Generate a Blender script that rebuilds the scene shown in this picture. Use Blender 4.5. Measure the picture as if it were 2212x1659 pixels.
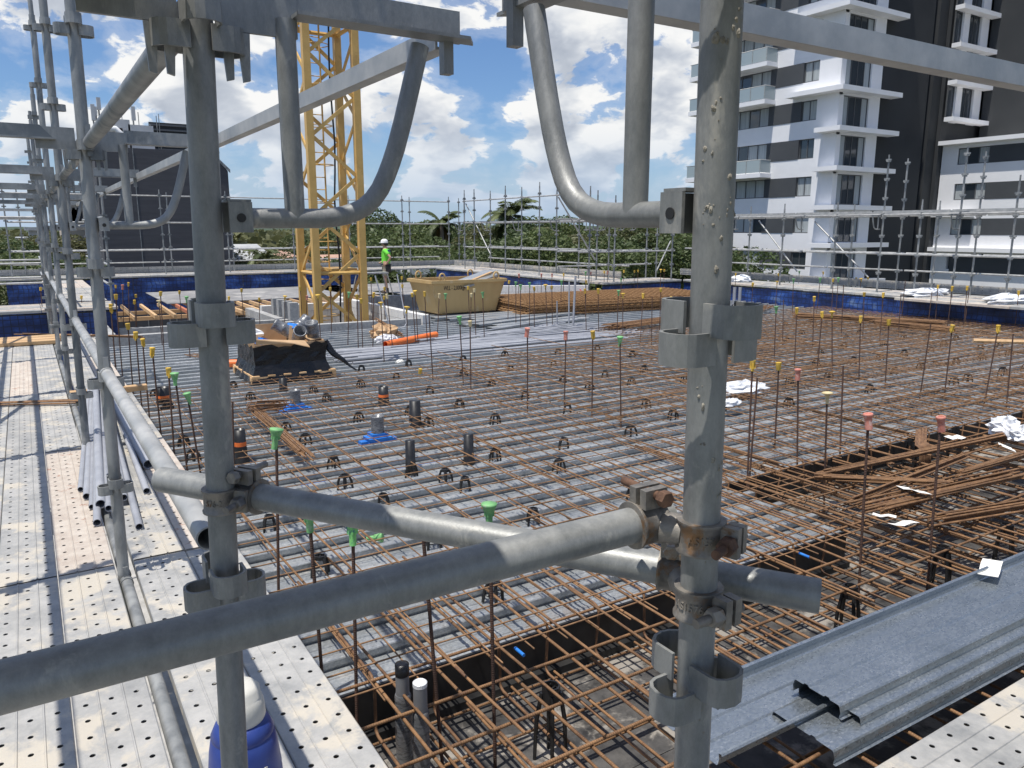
import bpy, math, random
from mathutils import Vector, Matrix

random.seed(11)
for o in list(bpy.data.objects):
    bpy.data.objects.remove(o)
SC = bpy.context.scene
COL = SC.collection
PI = math.pi

# ------------------------------------------------------------------ camera
# world: camera at the origin, X and Y follow the two slab edges, metres.
F, CX, CY, HY = 1660.0, 1106.0, 829.5, 497.0        # pixels of a 2212 x 1659 picture
PITCH = math.atan((CY - HY) / F)


def ray0(x, y):
    dx, dy = (x - CX) / F, -(y - CY) / F
    return (dx, math.cos(PITCH) + dy * math.sin(PITCH), -math.sin(PITCH) + dy * math.cos(PITCH))


_r = ray0(45.0, HY)
AZ = math.atan2(_r[0], _r[1])
cam_d = bpy.data.cameras.new('camera')
cam = bpy.data.objects.new('camera', cam_d)
COL.objects.link(cam)
cam.location = (0, 0, 0)
cam.rotation_euler = (PI / 2 - PITCH, 0, AZ)
cam_d.sensor_width = 36.0
cam_d.lens = 36.0 * F / 2212.0
cam_d.clip_start = 0.05
cam_d.clip_end = 6000
SC.camera = cam


def ray(x, y):
    r = ray0(x, y)
    return Vector((r[0] * math.cos(AZ) - r[1] * math.sin(AZ), r[0] * math.sin(AZ) + r[1] * math.cos(AZ), r[2]))


def at_h(x, y, h):
    r = ray(x, y)
    return r * (h / r.z)


def at_x(x, y, X):
    r = ray(x, y)
    return r * (X / r.x)


def at_y(x, y, Y):
    r = ray(x, y)
    return r * (Y / r.y)


def at_d(x, y, d):
    return ray(x, y) * d


def C(n, x, y):
    """pixel of the n-th quarter-by-third tile of the picture"""
    k = 1008 / 1659.0
    return ((1008 * ((n - 1) % 4) + x * k) / 1.82278, (1008 * ((n - 1) // 4) + y * k) / 1.82278)


def Zm(x, y, ox, oy, s):
    return ((ox + x / s) / 1.82278, (oy + y / s) / 1.82278)


# ------------------------------------------------------------------ light
SUN = Vector((0.30, 0.06, -1.0)).normalized()
sd = bpy.data.lights.new('sun', 'SUN')
sd.energy = 4.6
sd.angle = math.radians(0.55)
sd.color = (1.0, 0.955, 0.88)
sun = bpy.data.objects.new('sun', sd)
COL.objects.link(sun)
sun.location = (-12, -3, 40)
sun.rotation_euler = SUN.to_track_quat('-Z', 'Y').to_euler()

SC.view_settings.view_transform = 'Standard'
SC.view_settings.look = 'None'
SC.view_settings.exposure = 0.1
SC.view_settings.gamma = 1.0
SC.render.engine = 'CYCLES'

world = bpy.data.worlds.new('World')
SC.world = world
world.use_nodes = True
NT = world.node_tree
for n in list(NT.nodes):
    NT.nodes.remove(n)


class NB:
    """small helper for node trees"""
    def __init__(s, nt):
        s.nt = nt

    def n(s, t, **kw):
        nd = s.nt.nodes.new(t)
        for k, v in kw.items():
            setattr(nd, k, v)
        return nd

    def set(s, sock, v):
        if isinstance(v, bpy.types.NodeSocket):
            s.nt.links.new(v, sock)
        elif v is not None:
            sock.default_value = v

    def math(s, op, a, b=None, c=None, clamp=False):
        nd = s.n('ShaderNodeMath', operation=op, use_clamp=clamp)
        s.set(nd.inputs[0], a)
        if b is not None:
            s.set(nd.inputs[1], b)
        if c is not None:
            s.set(nd.inputs[2], c)
        return nd.outputs[0]

    def vmath(s, op, a, b=None, scale=None):
        nd = s.n('ShaderNodeVectorMath', operation=op)
        s.set(nd.inputs[0], a)
        if b is not None:
            s.set(nd.inputs[1], b)
        if scale is not None:
            s.set(nd.inputs['Scale'], scale)
        return nd.outputs['Value'] if op in ('DOT_PRODUCT', 'LENGTH', 'DISTANCE') else nd.outputs[0]

    def noise(s, vec, scale, detail=4, rough=0.55, dist=0.0, out='Fac'):
        nd = s.n('ShaderNodeTexNoise')
        s.set(nd.inputs['Vector'], vec)
        nd.inputs['Scale'].default_value = scale
        nd.inputs['Detail'].default_value = detail
        nd.inputs['Roughness'].default_value = rough
        nd.inputs['Distortion'].default_value = dist
        return nd.outputs[out]

    def ramp(s, f, stops, interp='LINEAR'):
        nd = s.n('ShaderNodeValToRGB')
        nd.color_ramp.interpolation = interp
        el = nd.color_ramp.elements
        while len(el) < len(stops):
            el.new(0.5)
        for e, (p, c) in zip(el, stops):
            e.position = p
            e.color = (c[0], c[1], c[2], 1.0) if not isinstance(c, (int, float)) else (c, c, c, 1.0)
        s.set(nd.inputs[0], f)
        return nd.outputs[0]

    def mix(s, f, a, b, mode='MIX'):
        nd = s.n('ShaderNodeMix', data_type='RGBA', blend_type=mode)
        s.set(nd.inputs[0], f)
        for sk, v in ((nd.inputs[6], a), (nd.inputs[7], b)):
            if isinstance(v, tuple):
                v = (v[0], v[1], v[2], 1.0)
            s.set(sk, v)
        return nd.outputs[2]

    def range(s, v, a, b, c=0.0, d=1.0, smooth=True):
        nd = s.n('ShaderNodeMapRange', interpolation_type='SMOOTHSTEP' if smooth else 'LINEAR')
        s.set(nd.inputs[0], v)
        for i, k in enumerate((a, b, c, d)):
            nd.inputs[i + 1].default_value = k
        return nd.outputs[0]


def build_world():
    b = NB(NT)
    sky = b.n('ShaderNodeTexSky', sky_type='NISHITA')
    sky.sun_disc = False
    sky.sun_elevation = math.asin(-SUN.z)
    sky.sun_rotation = math.atan2(-SUN.x, -SUN.y)
    sky.altitude = 0
    sky.air_density = 1.0
    sky.dust_density = 0.6
    sky.ozone_density = 1.6
    tc = b.n('ShaderNodeTexCoord')
    d = tc.outputs['Generated']
    st = b.vmath('MULTIPLY', d, (1.0, 1.0, 1.9))
    wob = b.noise(st, 5.0, 4, 0.55, out='Color')
    wob = b.vmath('SCALE', b.vmath('SUBTRACT', wob, (0.5, 0.5, 0.5)), scale=0.10)
    st = b.vmath('ADD', st, wob)
    up = b.vmath('ADD', st, (-0.02, -0.004, 0.05))
    big = b.noise(st, 9.5, 10, 0.56)
    big2 = b.noise(up, 9.5, 4, 0.5)
    # where the photograph has banks of cloud (+) and clear gaps (-)
    spots = [(60, 50, .09, .15), (700, 330, .08, .10), (1030, 60, .10, .13), (1250, 70, .11, .15), (1420, 60, .11, .15), (230, 100, .12, .15), (1180, 245, .075, .13), (930, 235, .06, .10), (1300, 250, .06, .10),
             (560, 230, .11, .12), (470, 60, .08, .1), (900, 350, .09, .12), (80, 310, .10, .14), (820, 420, .10, .10), (1440, 330, .07, .12), (1250, 350, .07, .10),
             (980, 175, .055, -.16), (1100, 175, .05, -.13), (60, 165, .06, -.16), (1070, 320, .045, -.12), (1330, 160, .035, -.1), (660, 80, .05, -.08),
             (1480, 210, .05, .10), (1120, 410, .08, .06), (400, 330, .09, .12), (330, 200, .08, .1)]
    acc = None
    for x, y, w, a in spots:
        u = ray(x, y).normalized()
        dd = b.vmath('DISTANCE', d, tuple(u))
        g = b.range(dd, 0.0, w * 1.6, a * (.58 if a > 0 else .8), 0.0)
        acc = g if acc is None else b.math('ADD', acc, g)
    dens = b.math('ADD', big, acc)
    dens2 = b.math('ADD', big2, b.math('MULTIPLY', acc, 0.8))
    alpha = b.range(dens, 0.545, 0.60, 0.0, 1.0)
    veil = b.range(dens, 0.46, 0.56, 0.0, 0.22)
    alpha = b.math('MAXIMUM', alpha, veil)
    thick = b.range(dens2, 0.51, 0.72, 0.0, 1.0)
    fine = b.noise(st, 17.0, 6, 0.62)
    lit = b.math('SUBTRACT', 1.02, b.math('MULTIPLY', thick, 0.58))
    lit = b.math('ADD', lit, b.math('MULTIPLY', b.math('SUBTRACT', fine, 0.5), 0.62))
    cloud = b.ramp(lit, [(0.25, (3.9, 4.4, 5.3)), (0.52, (5.9, 6.35, 7.1)), (0.78, (8.0, 8.25, 8.6)), (1.0, (9.9, 9.9, 9.8))])
    # air between the camera and the far clouds
    sep = b.n('ShaderNodeSeparateXYZ')
    b.set(sep.inputs[0], d)
    el = sep.outputs[2]
    air = b.range(el, 0.0, 0.15, 0.36, 0.0)
    skyc = b.mix(1.0, sky.outputs[0], (0.78, 0.98, 1.26), 'MULTIPLY')
    cl = b.mix(air, cloud, (5.0, 6.1, 7.6))
    col = b.mix(alpha, skyc, cl)
    hz = b.range(el, -0.03, 0.15, 0.9, 0.0)
    col = b.mix(hz, col, (4.5, 5.9, 7.8))
    bg = b.n('ShaderNodeBackground')
    b.set(bg.inputs[0], col)
    bg.inputs[1].default_value = 0.09
    out = b.n('ShaderNodeOutputWorld')
    NT.links.new(bg.outputs[0], out.inputs[0])


build_world()
# ------------------------------------------------------------------ materials
def new_mat(name):
    m = bpy.data.materials.new(name)
    m.use_nodes = True
    nt = m.node_tree
    for n in list(nt.nodes):
        nt.nodes.remove(n)
    b = NB(nt)
    out = b.n('ShaderNodeOutputMaterial')
    p = b.n('ShaderNodeBsdfPrincipled')
    nt.links.new(p.outputs[0], out.inputs[0])
    return m, b, p


def pm(name, c1, c2, scale=6.0, rough=(0.5, 0.7), metal=0.0, bump=0.0, bscale=None, detail=7, c3=None, spot=None,
       spotscale=3.0, spotamt=0.55, var=0.12, stretch=(1, 1, 1), rrough=0.6, ribs=None, lo=0.36, hi=0.64):
    """noise-mottled paint, metal, plastic, stone: c1..c2 by noise, patches of c3, a shift of value for each object"""
    m, b, p = new_mat(name)
    tc = b.n('ShaderNodeTexCoord')
    oi = b.n('ShaderNodeObjectInfo')
    v = b.vmath('MULTIPLY', tc.outputs['Object'], stretch)
    v = b.vmath('ADD', v, b.vmath('SCALE', b.n('ShaderNodeCombineXYZ').outputs[0], scale=1.0))
    off = b.n('ShaderNodeCombineXYZ')
    for i in range(3):
        b.set(off.inputs[i], b.math('MULTIPLY', oi.outputs['Random'], 17.0 + 9 * i))
    v = b.vmath('ADD', v, off.outputs[0])
    n1 = b.noise(v, scale, detail, rrough)
    col = b.ramp(n1, [(lo, c1), (hi, c2)])
    if c3 is not None:
        n2 = b.noise(v, spotscale, 6, 0.65, 0.3)
        f = b.range(n2, spotamt - 0.04, spotamt + 0.07)
        col = b.mix(f, col, c3)
    if var:
        val = b.math('ADD', 1.0 - var / 2, b.math('MULTIPLY', oi.outputs['Random'], var))
        cc = b.n('ShaderNodeCombineXYZ')
        for i in range(3):
            b.set(cc.inputs[i], val)
        col = b.mix(1.0, col, cc.outputs[0], 'MULTIPLY')
    b.set(p.inputs['Base Color'], col)
    p.inputs['Metallic'].default_value = metal
    b.set(p.inputs['Roughness'], b.range(n1, 0.3, 0.7, rough[0], rough[1], False))
    hgt = None
    if bump:
        hgt = b.noise(v, bscale or scale * 4, 6, 0.65)
    if ribs:
        sp = b.n('ShaderNodeSeparateXYZ')
        b.set(sp.inputs[0], tc.outputs['Object'])
        w = b.math('SINE', b.math('MULTIPLY', sp.outputs[ribs[0]], 2 * PI / ribs[1]))
        w = b.range(w, 0.1, 0.8)
        hgt = w if hgt is None else b.math('ADD', b.math('MULTIPLY', hgt, 0.6), w)
    if hgt is not None:
        bp = b.n('ShaderNodeBump')
        bp.inputs['Strength'].default_value = bump or 0.5
        bp.inputs['Distance'].default_value = 0.004
        b.set(bp.inputs['Height'], hgt)
        b.set(p.inputs['Normal'], bp.outputs[0])
    return m


M = {}
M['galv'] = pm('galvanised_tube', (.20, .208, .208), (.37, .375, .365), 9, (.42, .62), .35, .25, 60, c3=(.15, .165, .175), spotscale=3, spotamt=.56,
               stretch=(1, 1, .55))
M['galv_near'] = pm('weathered_galvanised_tube', (.175, .183, .182), (.36, .362, .35), 18, (.34, .6), .3, .14, 170, c3=(.43, .415, .38), spotscale=14, spotamt=.63,
                    stretch=(1, 1, .45), var=.06, detail=14, rrough=.78, lo=.32, hi=.68)
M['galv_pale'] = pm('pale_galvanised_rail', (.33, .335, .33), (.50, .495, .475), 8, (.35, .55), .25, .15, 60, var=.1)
M['cast'] = pm('forged_coupler', (.17, .16, .15), (.34, .31, .27), 30, (.4, .65), .5, .3, 150, c3=(.25, .15, .08), spotscale=22, spotamt=.6, var=.15)
M['rusty_bolt'] = pm('rusty_bolt', (.09, .05, .035), (.2, .11, .07), 60, (.6, .8), .3, .3, 200)
M['mortar'] = pm('mortar_lump', (.27, .25, .21), (.42, .39, .33), 60, (.9, .95), 0, .6, 200)
M['plank'] = pm('cement_stained_steel_plank', (.25, .253, .25), (.44, .43, .41), 6, (.5, .8), .12, .35, 70, c3=(.53, .485, .41), spotscale=4, spotamt=.54, var=.16,
                detail=12, rrough=.74, lo=.3, hi=.62)
M['plank_rusty'] = pm('rust_stained_steel_plank', (.46, .39, .33), (.58, .52, .45), 9, (.6, .85), .05, .4, 80, c3=(.36, .20, .14), spotscale=11, spotamt=.62, var=.1, detail=10, rrough=.7)
M['deck'] = None
M['mesh_rust'] = pm('rusty_mesh_wire', (.17, .095, .05), (.32, .185, .095), 20, (.6, .8), .2, .3, 200, var=.4)
M['rebar'] = pm('rusty_deformed_bar', (.19, .103, .052), (.34, .188, .09), 12, (.55, .75), .25, .8, 160, c3=(.16, .085, .05), spotscale=8, spotamt=.6, ribs=(0, .011), var=.3)
M['rebar_dark'] = pm('dark_rusty_starter', (.065, .038, .03), (.13, .07, .05), 14, (.6, .8), .2, .7, 160, ribs=(2, .011), var=.3)
M['rebar_bent'] = pm('rusty_bent_bar', (.15, .08, .045), (.28, .155, .08), 14, (.55, .75), .25, .6, 220, var=.35)
M['blackply'] = pm('worn_black_formply', (.028, .027, .026), (.095, .09, .085), 7, (.45, .75), 0, .2, 60, c3=(.30, .275, .24), spotscale=3.2, spotamt=.53, detail=10, rrough=.7)
M['blackform'] = pm('black_form_face', (.012, .012, .013), (.03, .029, .028), 5, (.4, .6), 0, .1, 40)
M['blackplastic'] = pm('black_plastic', (.012, .012, .013), (.022, .022, .023), 20, (.3, .45), 0, 0, var=.3)
M['capyellow'] = pm('yellow_plastic', (.58, .36, .04), (.70, .46, .07), 20, (.5, .65), 0, 0, c3=(.50, .38, .16), spotscale=30, spotamt=.6, var=.35)
M['cappale'] = pm('faded_plastic', (.62, .50, .26), (.70, .58, .34), 20, (.5, .65), 0, 0, var=.2)
M['capgreen'] = pm('green_plastic', (.13, .36, .13), (.22, .48, .19), 20, (.5, .65), 0, 0, c3=(.30, .42, .26), spotscale=30, spotamt=.58, var=.35)
M['capgreenblue'] = pm('green_plastic_smeared_blue', (.22, .62, .18), (.3, .7, .22), 25, (.4, .6), 0, 0, c3=(.03, .1, .25), spotscale=18, spotamt=.5, var=0)
M['capred'] = pm('faded_red_plastic', (.52, .17, .12), (.62, .26, .2), 20, (.5, .65), 0, 0, c3=(.62, .42, .36), spotscale=35, spotamt=.58, var=.25)
M['craneyellow'] = pm('crane_yellow_paint', (.56, .345, .10), (.66, .42, .135), 3, (.4, .6), 0, .1, 30, c3=(.50, .30, .09), spotscale=2.4, spotamt=.62, var=.08)
M['binyellow'] = pm('scuffed_yellow_paint', (.50, .34, .145), (.56, .39, .175), 4, (.5, .7), 0, .1, 30, c3=(.58, .45, .26), spotscale=5, spotamt=.6, stretch=(1, 1, .25), var=0)
M['block'] = pm('grey_concrete_block', (.30, .30, .295), (.42, .415, .40), 18, (.85, .95), 0, .5, 90, var=.25)
M['blockpale'] = pm('pale_concrete_block', (.62, .61, .59), (.72, .71, .69), 18, (.85, .95), 0, .4, 90, var=.12)
M['mortarjoint'] = pm('mortar_joint', (.36, .355, .34), (.46, .45, .43), 14, (.9, .95), 0, .3, 80)
M['timber'] = pm('raw_pine', (.50, .31, .15), (.66, .44, .24), 5, (.6, .8), 0, .2, 40, stretch=(.2, 4, 4), var=.35)
M['timberred'] = pm('red_stained_timber', (.42, .13, .06), (.52, .19, .10), 5, (.6, .8), 0, .2, 40, stretch=(.2, 4, 4), var=.25)
M['ply'] = pm('grey_plywood', (.20, .195, .19), (.30, .29, .28), 2.5, (.6, .8), 0, .1, 30, c3=(.42, .40, .37), spotscale=1.2, spotamt=.6)
M['pvc'] = pm('grey_pvc', (.30, .31, .34), (.37, .38, .41), 6, (.35, .5), 0, 0, var=.2)
M['pvcdark'] = pm('dark_grey_pvc', (.16, .165, .175), (.21, .215, .225), 8, (.35, .5), 0, 0, var=.1)
M['tape'] = pm('silver_grey_duct_tape', (.13, .135, .145), (.24, .245, .255), 30, (.2, .38), .25, .7, 45, var=.05, stretch=(1, 1, 2.5))
M['orange'] = pm('orange_pipe', (.80, .16, .03), (.86, .21, .05), 5, (.35, .5), 0, 0)
M['bluecast'] = pm('blue_plastic', (.02, .16, .56), (.03, .22, .66), 12, (.35, .5), 0, 0, var=.1)
M['bluedrum'] = pm('blue_jug_plastic', (.022, .045, .21), (.03, .06, .26), 12, (.35, .5), 0, .05, 60, var=0)
M['jugcap'] = pm('cream_lid_plastic', (.62, .60, .54), (.70, .68, .62), 10, (.4, .55), 0, .1, 60)
M['white'] = pm('white_paint', (.78, .78, .78), (.84, .84, .83), 3, (.5, .7), 0, 0, var=.05)
M['paper'] = pm('paper_tag', (.78, .76, .70), (.84, .82, .77), 12, (.8, .9), 0, .1, 60)
M['card'] = pm('brown_cardboard', (.48, .31, .17), (.56, .38, .22), 6, (.8, .9), 0, .1, 60)
M['wrap'] = pm('black_stretch_wrap', (.004, .004, .005), (.010, .010, .012), 7, (.2, .4), 0, .7, 22, stretch=(1, 1, 3.5), var=0)
M['film'] = pm('white_plastic_film', (.72, .73, .75), (.84, .85, .86), 9, (.2, .4), 0, .5, 25)
M['cable'] = pm('black_cable', (.01, .01, .01), (.02, .02, .02), 9, (.4, .5), 0, 0)
M['concrete'] = pm('site_concrete', (.33, .32, .30), (.47, .455, .43), 4, (.8, .95), 0, .2, 50)
M['skin'] = pm('skin', (.42, .25, .17), (.47, .29, .2), 10, (.5, .6), 0, 0, var=0)
M['hivis'] = pm('hi_vis_green_cloth', (.17, .72, .06), (.22, .8, .08), 30, (.8, .9), 0, .3, 40, var=0)
M['khaki'] = pm('khaki_cloth', (.30, .27, .20), (.36, .33, .25), 30, (.85, .95), 0, .3, 60, var=0)
M['boot'] = pm('dark_leather', (.05, .04, .03), (.08, .06, .045), 30, (.6, .7), 0, .1, 60, var=0)
M['hair'] = pm('dark_hair', (.02, .016, .013), (.03, .024, .02), 40, (.6, .7), 0, .3, 90, var=0)
M['helmet'] = pm('white_helmet', (.80, .80, .80), (.84, .84, .84), 8, (.25, .35), 0, 0, var=0)
M['rope'] = M['cable']


def decking_material():
    m, b, p = new_mat('spangled_galvanised_decking')
    tc = b.n('ShaderNodeTexCoord')
    oi = b.n('ShaderNodeObjectInfo')
    off = b.n('ShaderNodeCombineXYZ')
    for i in range(3):
        b.set(off.inputs[i], b.math('MULTIPLY', oi.outputs['Random'], 31.0 + 7 * i))
    v = b.vmath('ADD', tc.outputs['Object'], off.outputs[0])
    vo = b.n('ShaderNodeTexVoronoi')
    b.set(vo.inputs['Vector'], b.vmath('MULTIPLY', v, (1, 1, 1)))
    vo.inputs['Scale'].default_value = 85
    n1 = b.noise(v, 2.2, 6, .6)
    sp = b.n('ShaderNodeSeparateXYZ')
    b.set(sp.inputs[0], vo.outputs['Color'])
    f = b.math('ADD', b.math('MULTIPLY', sp.outputs[0], .2), b.math('MULTIPLY', n1, .8))
    col = b.ramp(f, [(.25, (.26, .28, .295)), (.55, (.41, .43, .44)), (.8, (.66, .665, .66))])
    n2 = b.noise(b.vmath('MULTIPLY', v, (1, 3, 1)), 4.0, 8, .7)
    col = b.mix(b.range(n2, .57, .68), col, (.62, .60, .56))
    n3 = b.noise(b.vmath('ADD', v, (3.7, 9.1, 0)), 1.3, 8, .7)
    col = b.mix(b.range(n3, .60, .72, 0.0, .6), col, (.36, .26, .18))
    b.set(p.inputs['Base Color'], col)
    p.inputs['Metallic'].default_value = .5
    b.set(p.inputs['Roughness'], b.math('ADD', .30, b.math('MULTIPLY', sp.outputs[1], .22)))
    return m


M['deck'] = decking_material()


def loose_decking_material():
    m, b, p = new_mat('clean_spangled_decking')
    tc = b.n('ShaderNodeTexCoord')
    v = tc.outputs['Object']
    vo = b.n('ShaderNodeTexVoronoi')
    b.set(vo.inputs['Vector'], b.vmath('MULTIPLY', v, (.55, 1, 1)))
    vo.inputs['Scale'].default_value = 170
    sp = b.n('ShaderNodeSeparateXYZ')
    b.set(sp.inputs[0], vo.outputs['Color'])
    n1 = b.noise(v, 3, 5, .6)
    f = b.math('ADD', b.math('MULTIPLY', sp.outputs[0], .28), b.math('MULTIPLY', n1, .72))
    col = b.ramp(f, [(.2, (.27, .31, .345)), (.6, (.38, .42, .455)), (.9, (.58, .605, .62))])
    b.set(p.inputs['Base Color'], col)
    p.inputs['Metallic'].default_value = .8
    b.set(p.inputs['Roughness'], b.math('ADD', .26, b.math('MULTIPLY', sp.outputs[1], .25)))
    bp = b.n('ShaderNodeBump')
    bp.inputs['Strength'].default_value = .12
    bp.inputs['Distance'].default_value = .002
    b.set(bp.inputs['Height'], n1)
    b.set(p.inputs['Normal'], bp.outputs[0])
    return m


M['loose'] = loose_decking_material()


def netting_material():
    """blue woven screen: a tarpaulin behind a black square net"""
    m, b, p = new_mat('blue_screen_netting')
    tc = b.n('ShaderNodeTexCoord')
    v = tc.outputs['Object']
    sp = b.n('ShaderNodeSeparateXYZ')
    b.set(sp.inputs[0], v)
    along = b.math('ADD', sp.outputs[0], sp.outputs[1])
    g = None
    for s in (along, sp.outputs[2]):
        w = b.math('ABSOLUTE', b.math('SINE', b.math('MULTIPLY', s, PI / .13)))
        w = b.range(w, .12, .30, 1.0, 0.0)
        g = w if g is None else b.math('MAXIMUM', g, w)
    n = b.noise(b.vmath('MULTIPLY', v, (.8, .8, 1.6)), 1.7, 6, .6, .4)
    base = b.ramp(n, [(.36, (.006, .016, .07)), (.48, (.010, .032, .14)), (.6, (.022, .075, .29)), (.70, (.12, .18, .32))])  # palest tone is daylight from behind the screen, put into the colour
    b.set(p.inputs['Base Color'], b.mix(b.math('MULTIPLY', g, .85), base, (.008, .012, .035)))
    p.inputs['Roughness'].default_value = .45
    bp = b.n('ShaderNodeBump')
    bp.inputs['Strength'].default_value = .5
    bp.inputs['Distance'].default_value = .05
    b.set(bp.inputs['Height'], b.noise(v, 4, 5, .6))
    b.set(p.inputs['Normal'], bp.outputs[0])
    return m


M['net'] = netting_material()


def glass_material(name, tint, rough=.04):
    m, b, p = new_mat(name)
    b.set(p.inputs['Base Color'], (*tint, 1))
    p.inputs['Roughness'].default_value = rough
    p.inputs['Metallic'].default_value = 0
    p.inputs['Specular IOR Level'].default_value = .9
    return m


M['glass'] = glass_material('dark_window_glass', (.045, .055, .065))
M['frame'] = pm('window_frame', (.10, .105, .11), (.13, .135, .14), 4, (.4, .5), .2)
M['curtain'] = pm('pale_curtain', (.30, .33, .34), (.46, .49, .49), 3, (.7, .9), 0, .3, 6, stretch=(6, 6, .15), detail=3)
M['render'] = pm('white_render', (.80, .80, .81), (.85, .85, .86), .6, (.75, .9), 0, 0, var=.02)
M['charcoal'] = pm('charcoal_render', (.028, .031, .034), (.038, .041, .044), .5, (.7, .85), 0, 0, var=.05)
M['charcoalb'] = pm('charcoal_band', (.055, .06, .066), (.07, .075, .081), .5, (.7, .85), 0, 0, var=.05)
M['tilt'] = pm('dark_brick_wall', (.065, .065, .072), (.088, .087, .095), 1.5, (.75, .9), 0, .3, 8, stretch=(.3, .3, 3))
M['balglass'] = glass_material('pale_balcony_glass', (.34, .40, .41), .06)


# ------------------------------------------------------------------ mesh building
class MB:
    def __init__(s):
        s.v, s.f, s.sm, s.mi = [], [], [], []

    def add(s, vs, fs, smooth=False, mi=0):
        o = len(s.v)
        s.v += [Vector(p) for p in vs]
        for q in fs:
            s.f.append(tuple(i + o for i in q))
            s.sm.append(smooth)
            s.mi.append(mi)
        return s

    def box(s, c, d, mat=None, mi=0, taper=1.0):
        x, y, z = d[0] / 2, d[1] / 2, d[2] / 2
        t = taper
        vs = [Vector(p) for p in ((-x, -y, -z), (x, -y, -z), (x, y, -z), (-x, y, -z), (-x * t, -y * t, z), (x * t, -y * t, z), (x * t, y * t, z), (-x * t, y * t, z))]
        if mat is not None:
            vs = [mat @ p for p in vs]
        c = Vector(c)
        return s.add([p + c for p in vs], [(3, 2, 1, 0), (4, 5, 6, 7), (0, 1, 5, 4), (1, 2, 6, 5), (2, 3, 7, 6), (3, 0, 4, 7)], mi=mi)

    def span(s, lo, hi, mi=0):
        lo, hi = Vector(lo), Vector(hi)
        return s.box((lo + hi) / 2, hi - lo, mi=mi)

    def tube(s, pts, r, n=12, cap=True, mi=0, smooth=True, hollow=0.0):
        pts = [Vector(p) for p in pts]
        rs = r if isinstance(r, (list, tuple)) else [r] * len(pts)
        t0 = (pts[1] - pts[0]).normalized()
        a = Vector((0, 0, 1)) if abs(t0.z) < .9 else Vector((1, 0, 0))
        u = t0.cross(a).normalized()
        rings = []
        prev = t0
        for i, p in enumerate(pts):
            if i == 0:
                t = t0
            elif i == len(pts) - 1:
                t = (pts[i] - pts[i - 1]).normalized()
            else:
                t = ((pts[i] - pts[i - 1]).normalized() + (pts[i + 1] - pts[i]).normalized()).normalized()
            q = prev.rotation_difference(t)
            u = (q @ u).normalized()
            w = t.cross(u)
            prev = t
            rings.append([p + (u * math.cos(2 * PI * k / n) + w * math.sin(2 * PI * k / n)) * rs[i] for k in range(n)])
        vs = [p for rg in rings for p in rg]
        fs = []
        for i in range(len(pts) - 1):
            for k in range(n):
                a0, a1 = i * n + k, i * n + (k + 1) % n
                fs.append((a0, a1, a1 + n, a0 + n))
        s.add(vs, fs, smooth, mi)
        if hollow:
            for end, sg in ((0, 1), (len(pts) - 1, -1)):
                o = rings[end]
                c = pts[end]
                inn = [c + (p - c) * hollow for p in o]
                dep = (pts[1] - pts[0]).normalized() * .12 if end == 0 else (pts[-2] - pts[-1]).normalized() * .12
                deep = [p + dep for p in inn]
                fl = []
                for k in range(n):
                    k2 = (k + 1) % n
                    fl += [(k, k + n, k2 + n, k2), (k + n, k + 2 * n, k2 + 2 * n, k2 + n)]
                fl.append(tuple(range(2 * n, 3 * n)))
                s.add(o + inn + deep, fl, False, mi)
        elif cap:
            m = len(pts) - 1
            s.add(rings[0], [tuple(range(n - 1, -1, -1))], False, mi)
            s.add(rings[m], [tuple(range(n))], False, mi)
        return s

    def lathe(s, c, prof, n=16, axis=None, mi=0, smooth=True, sx=1.0, sy=1.0):
        """prof: (radius, height) from bottom to top"""
        R = Matrix.Identity(3) if axis is None else Vector(axis).to_track_quat('Z', 'Y').to_matrix()
        c = Vector(c)
        vs = []
        for r, h in prof:
            for k in range(n):
                a = 2 * PI * k / n
                vs.append(c + R @ Vector((r * sx * math.cos(a), r * sy * math.sin(a), h)))
        fs = []
        for i in range(len(prof) - 1):
            for k in range(n):
                a0, a1 = i * n + k, i * n + (k + 1) % n
                fs.append((a0, a1, a1 + n, a0 + n))
        s.add(vs, fs, smooth, mi)
        m = len(prof) - 1
        s.add([vs[k] for k in range(n)], [tuple(range(n - 1, -1, -1))], False, mi)
        s.add([vs[m * n + k] for k in range(n)], [tuple(range(n))], False, mi)
        return s

    def strip(s, pts, side, th, mi=0):
        """a bent flat bar: centre line pts, width vector side, thickness th"""
        pts = [Vector(p) for p in pts]
        side = Vector(side)
        sn = side.normalized()
        vs = []
        for i, p in enumerate(pts):
            t = (pts[min(i + 1, len(pts) - 1)] - pts[max(i - 1, 0)]).normalized()
            nn = t.cross(sn).normalized() * th / 2
            h = side / 2
            vs += [p - h - nn, p + h - nn, p + h + nn, p - h + nn]
        fs = []
        for i in range(len(pts) - 1):
            for k in range(4):
                a0, a1 = 4 * i + k, 4 * i + (k + 1) % 4
                fs.append((a0, a1, a1 + 4, a0 + 4))
        e = 4 * (len(pts) - 1)
        fs += [(3, 2, 1, 0), (e, e + 1, e + 2, e + 3)]
        return s.add(vs, fs, False, mi)

    def prism(s, poly, ext, mi=0):
        """poly: 3-D points of a flat outline, ext: extrusion vector"""
        poly = [Vector(p) for p in poly]
        ext = Vector(ext)
        n = len(poly)
        fs = [tuple(range(n - 1, -1, -1)), tuple(range(n, 2 * n))]
        for k in range(n):
            k2 = (k + 1) % n
            fs.append((k, k2, k2 + n, k + n))
        return s.add(poly + [p + ext for p in poly], fs, False, mi)

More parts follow.
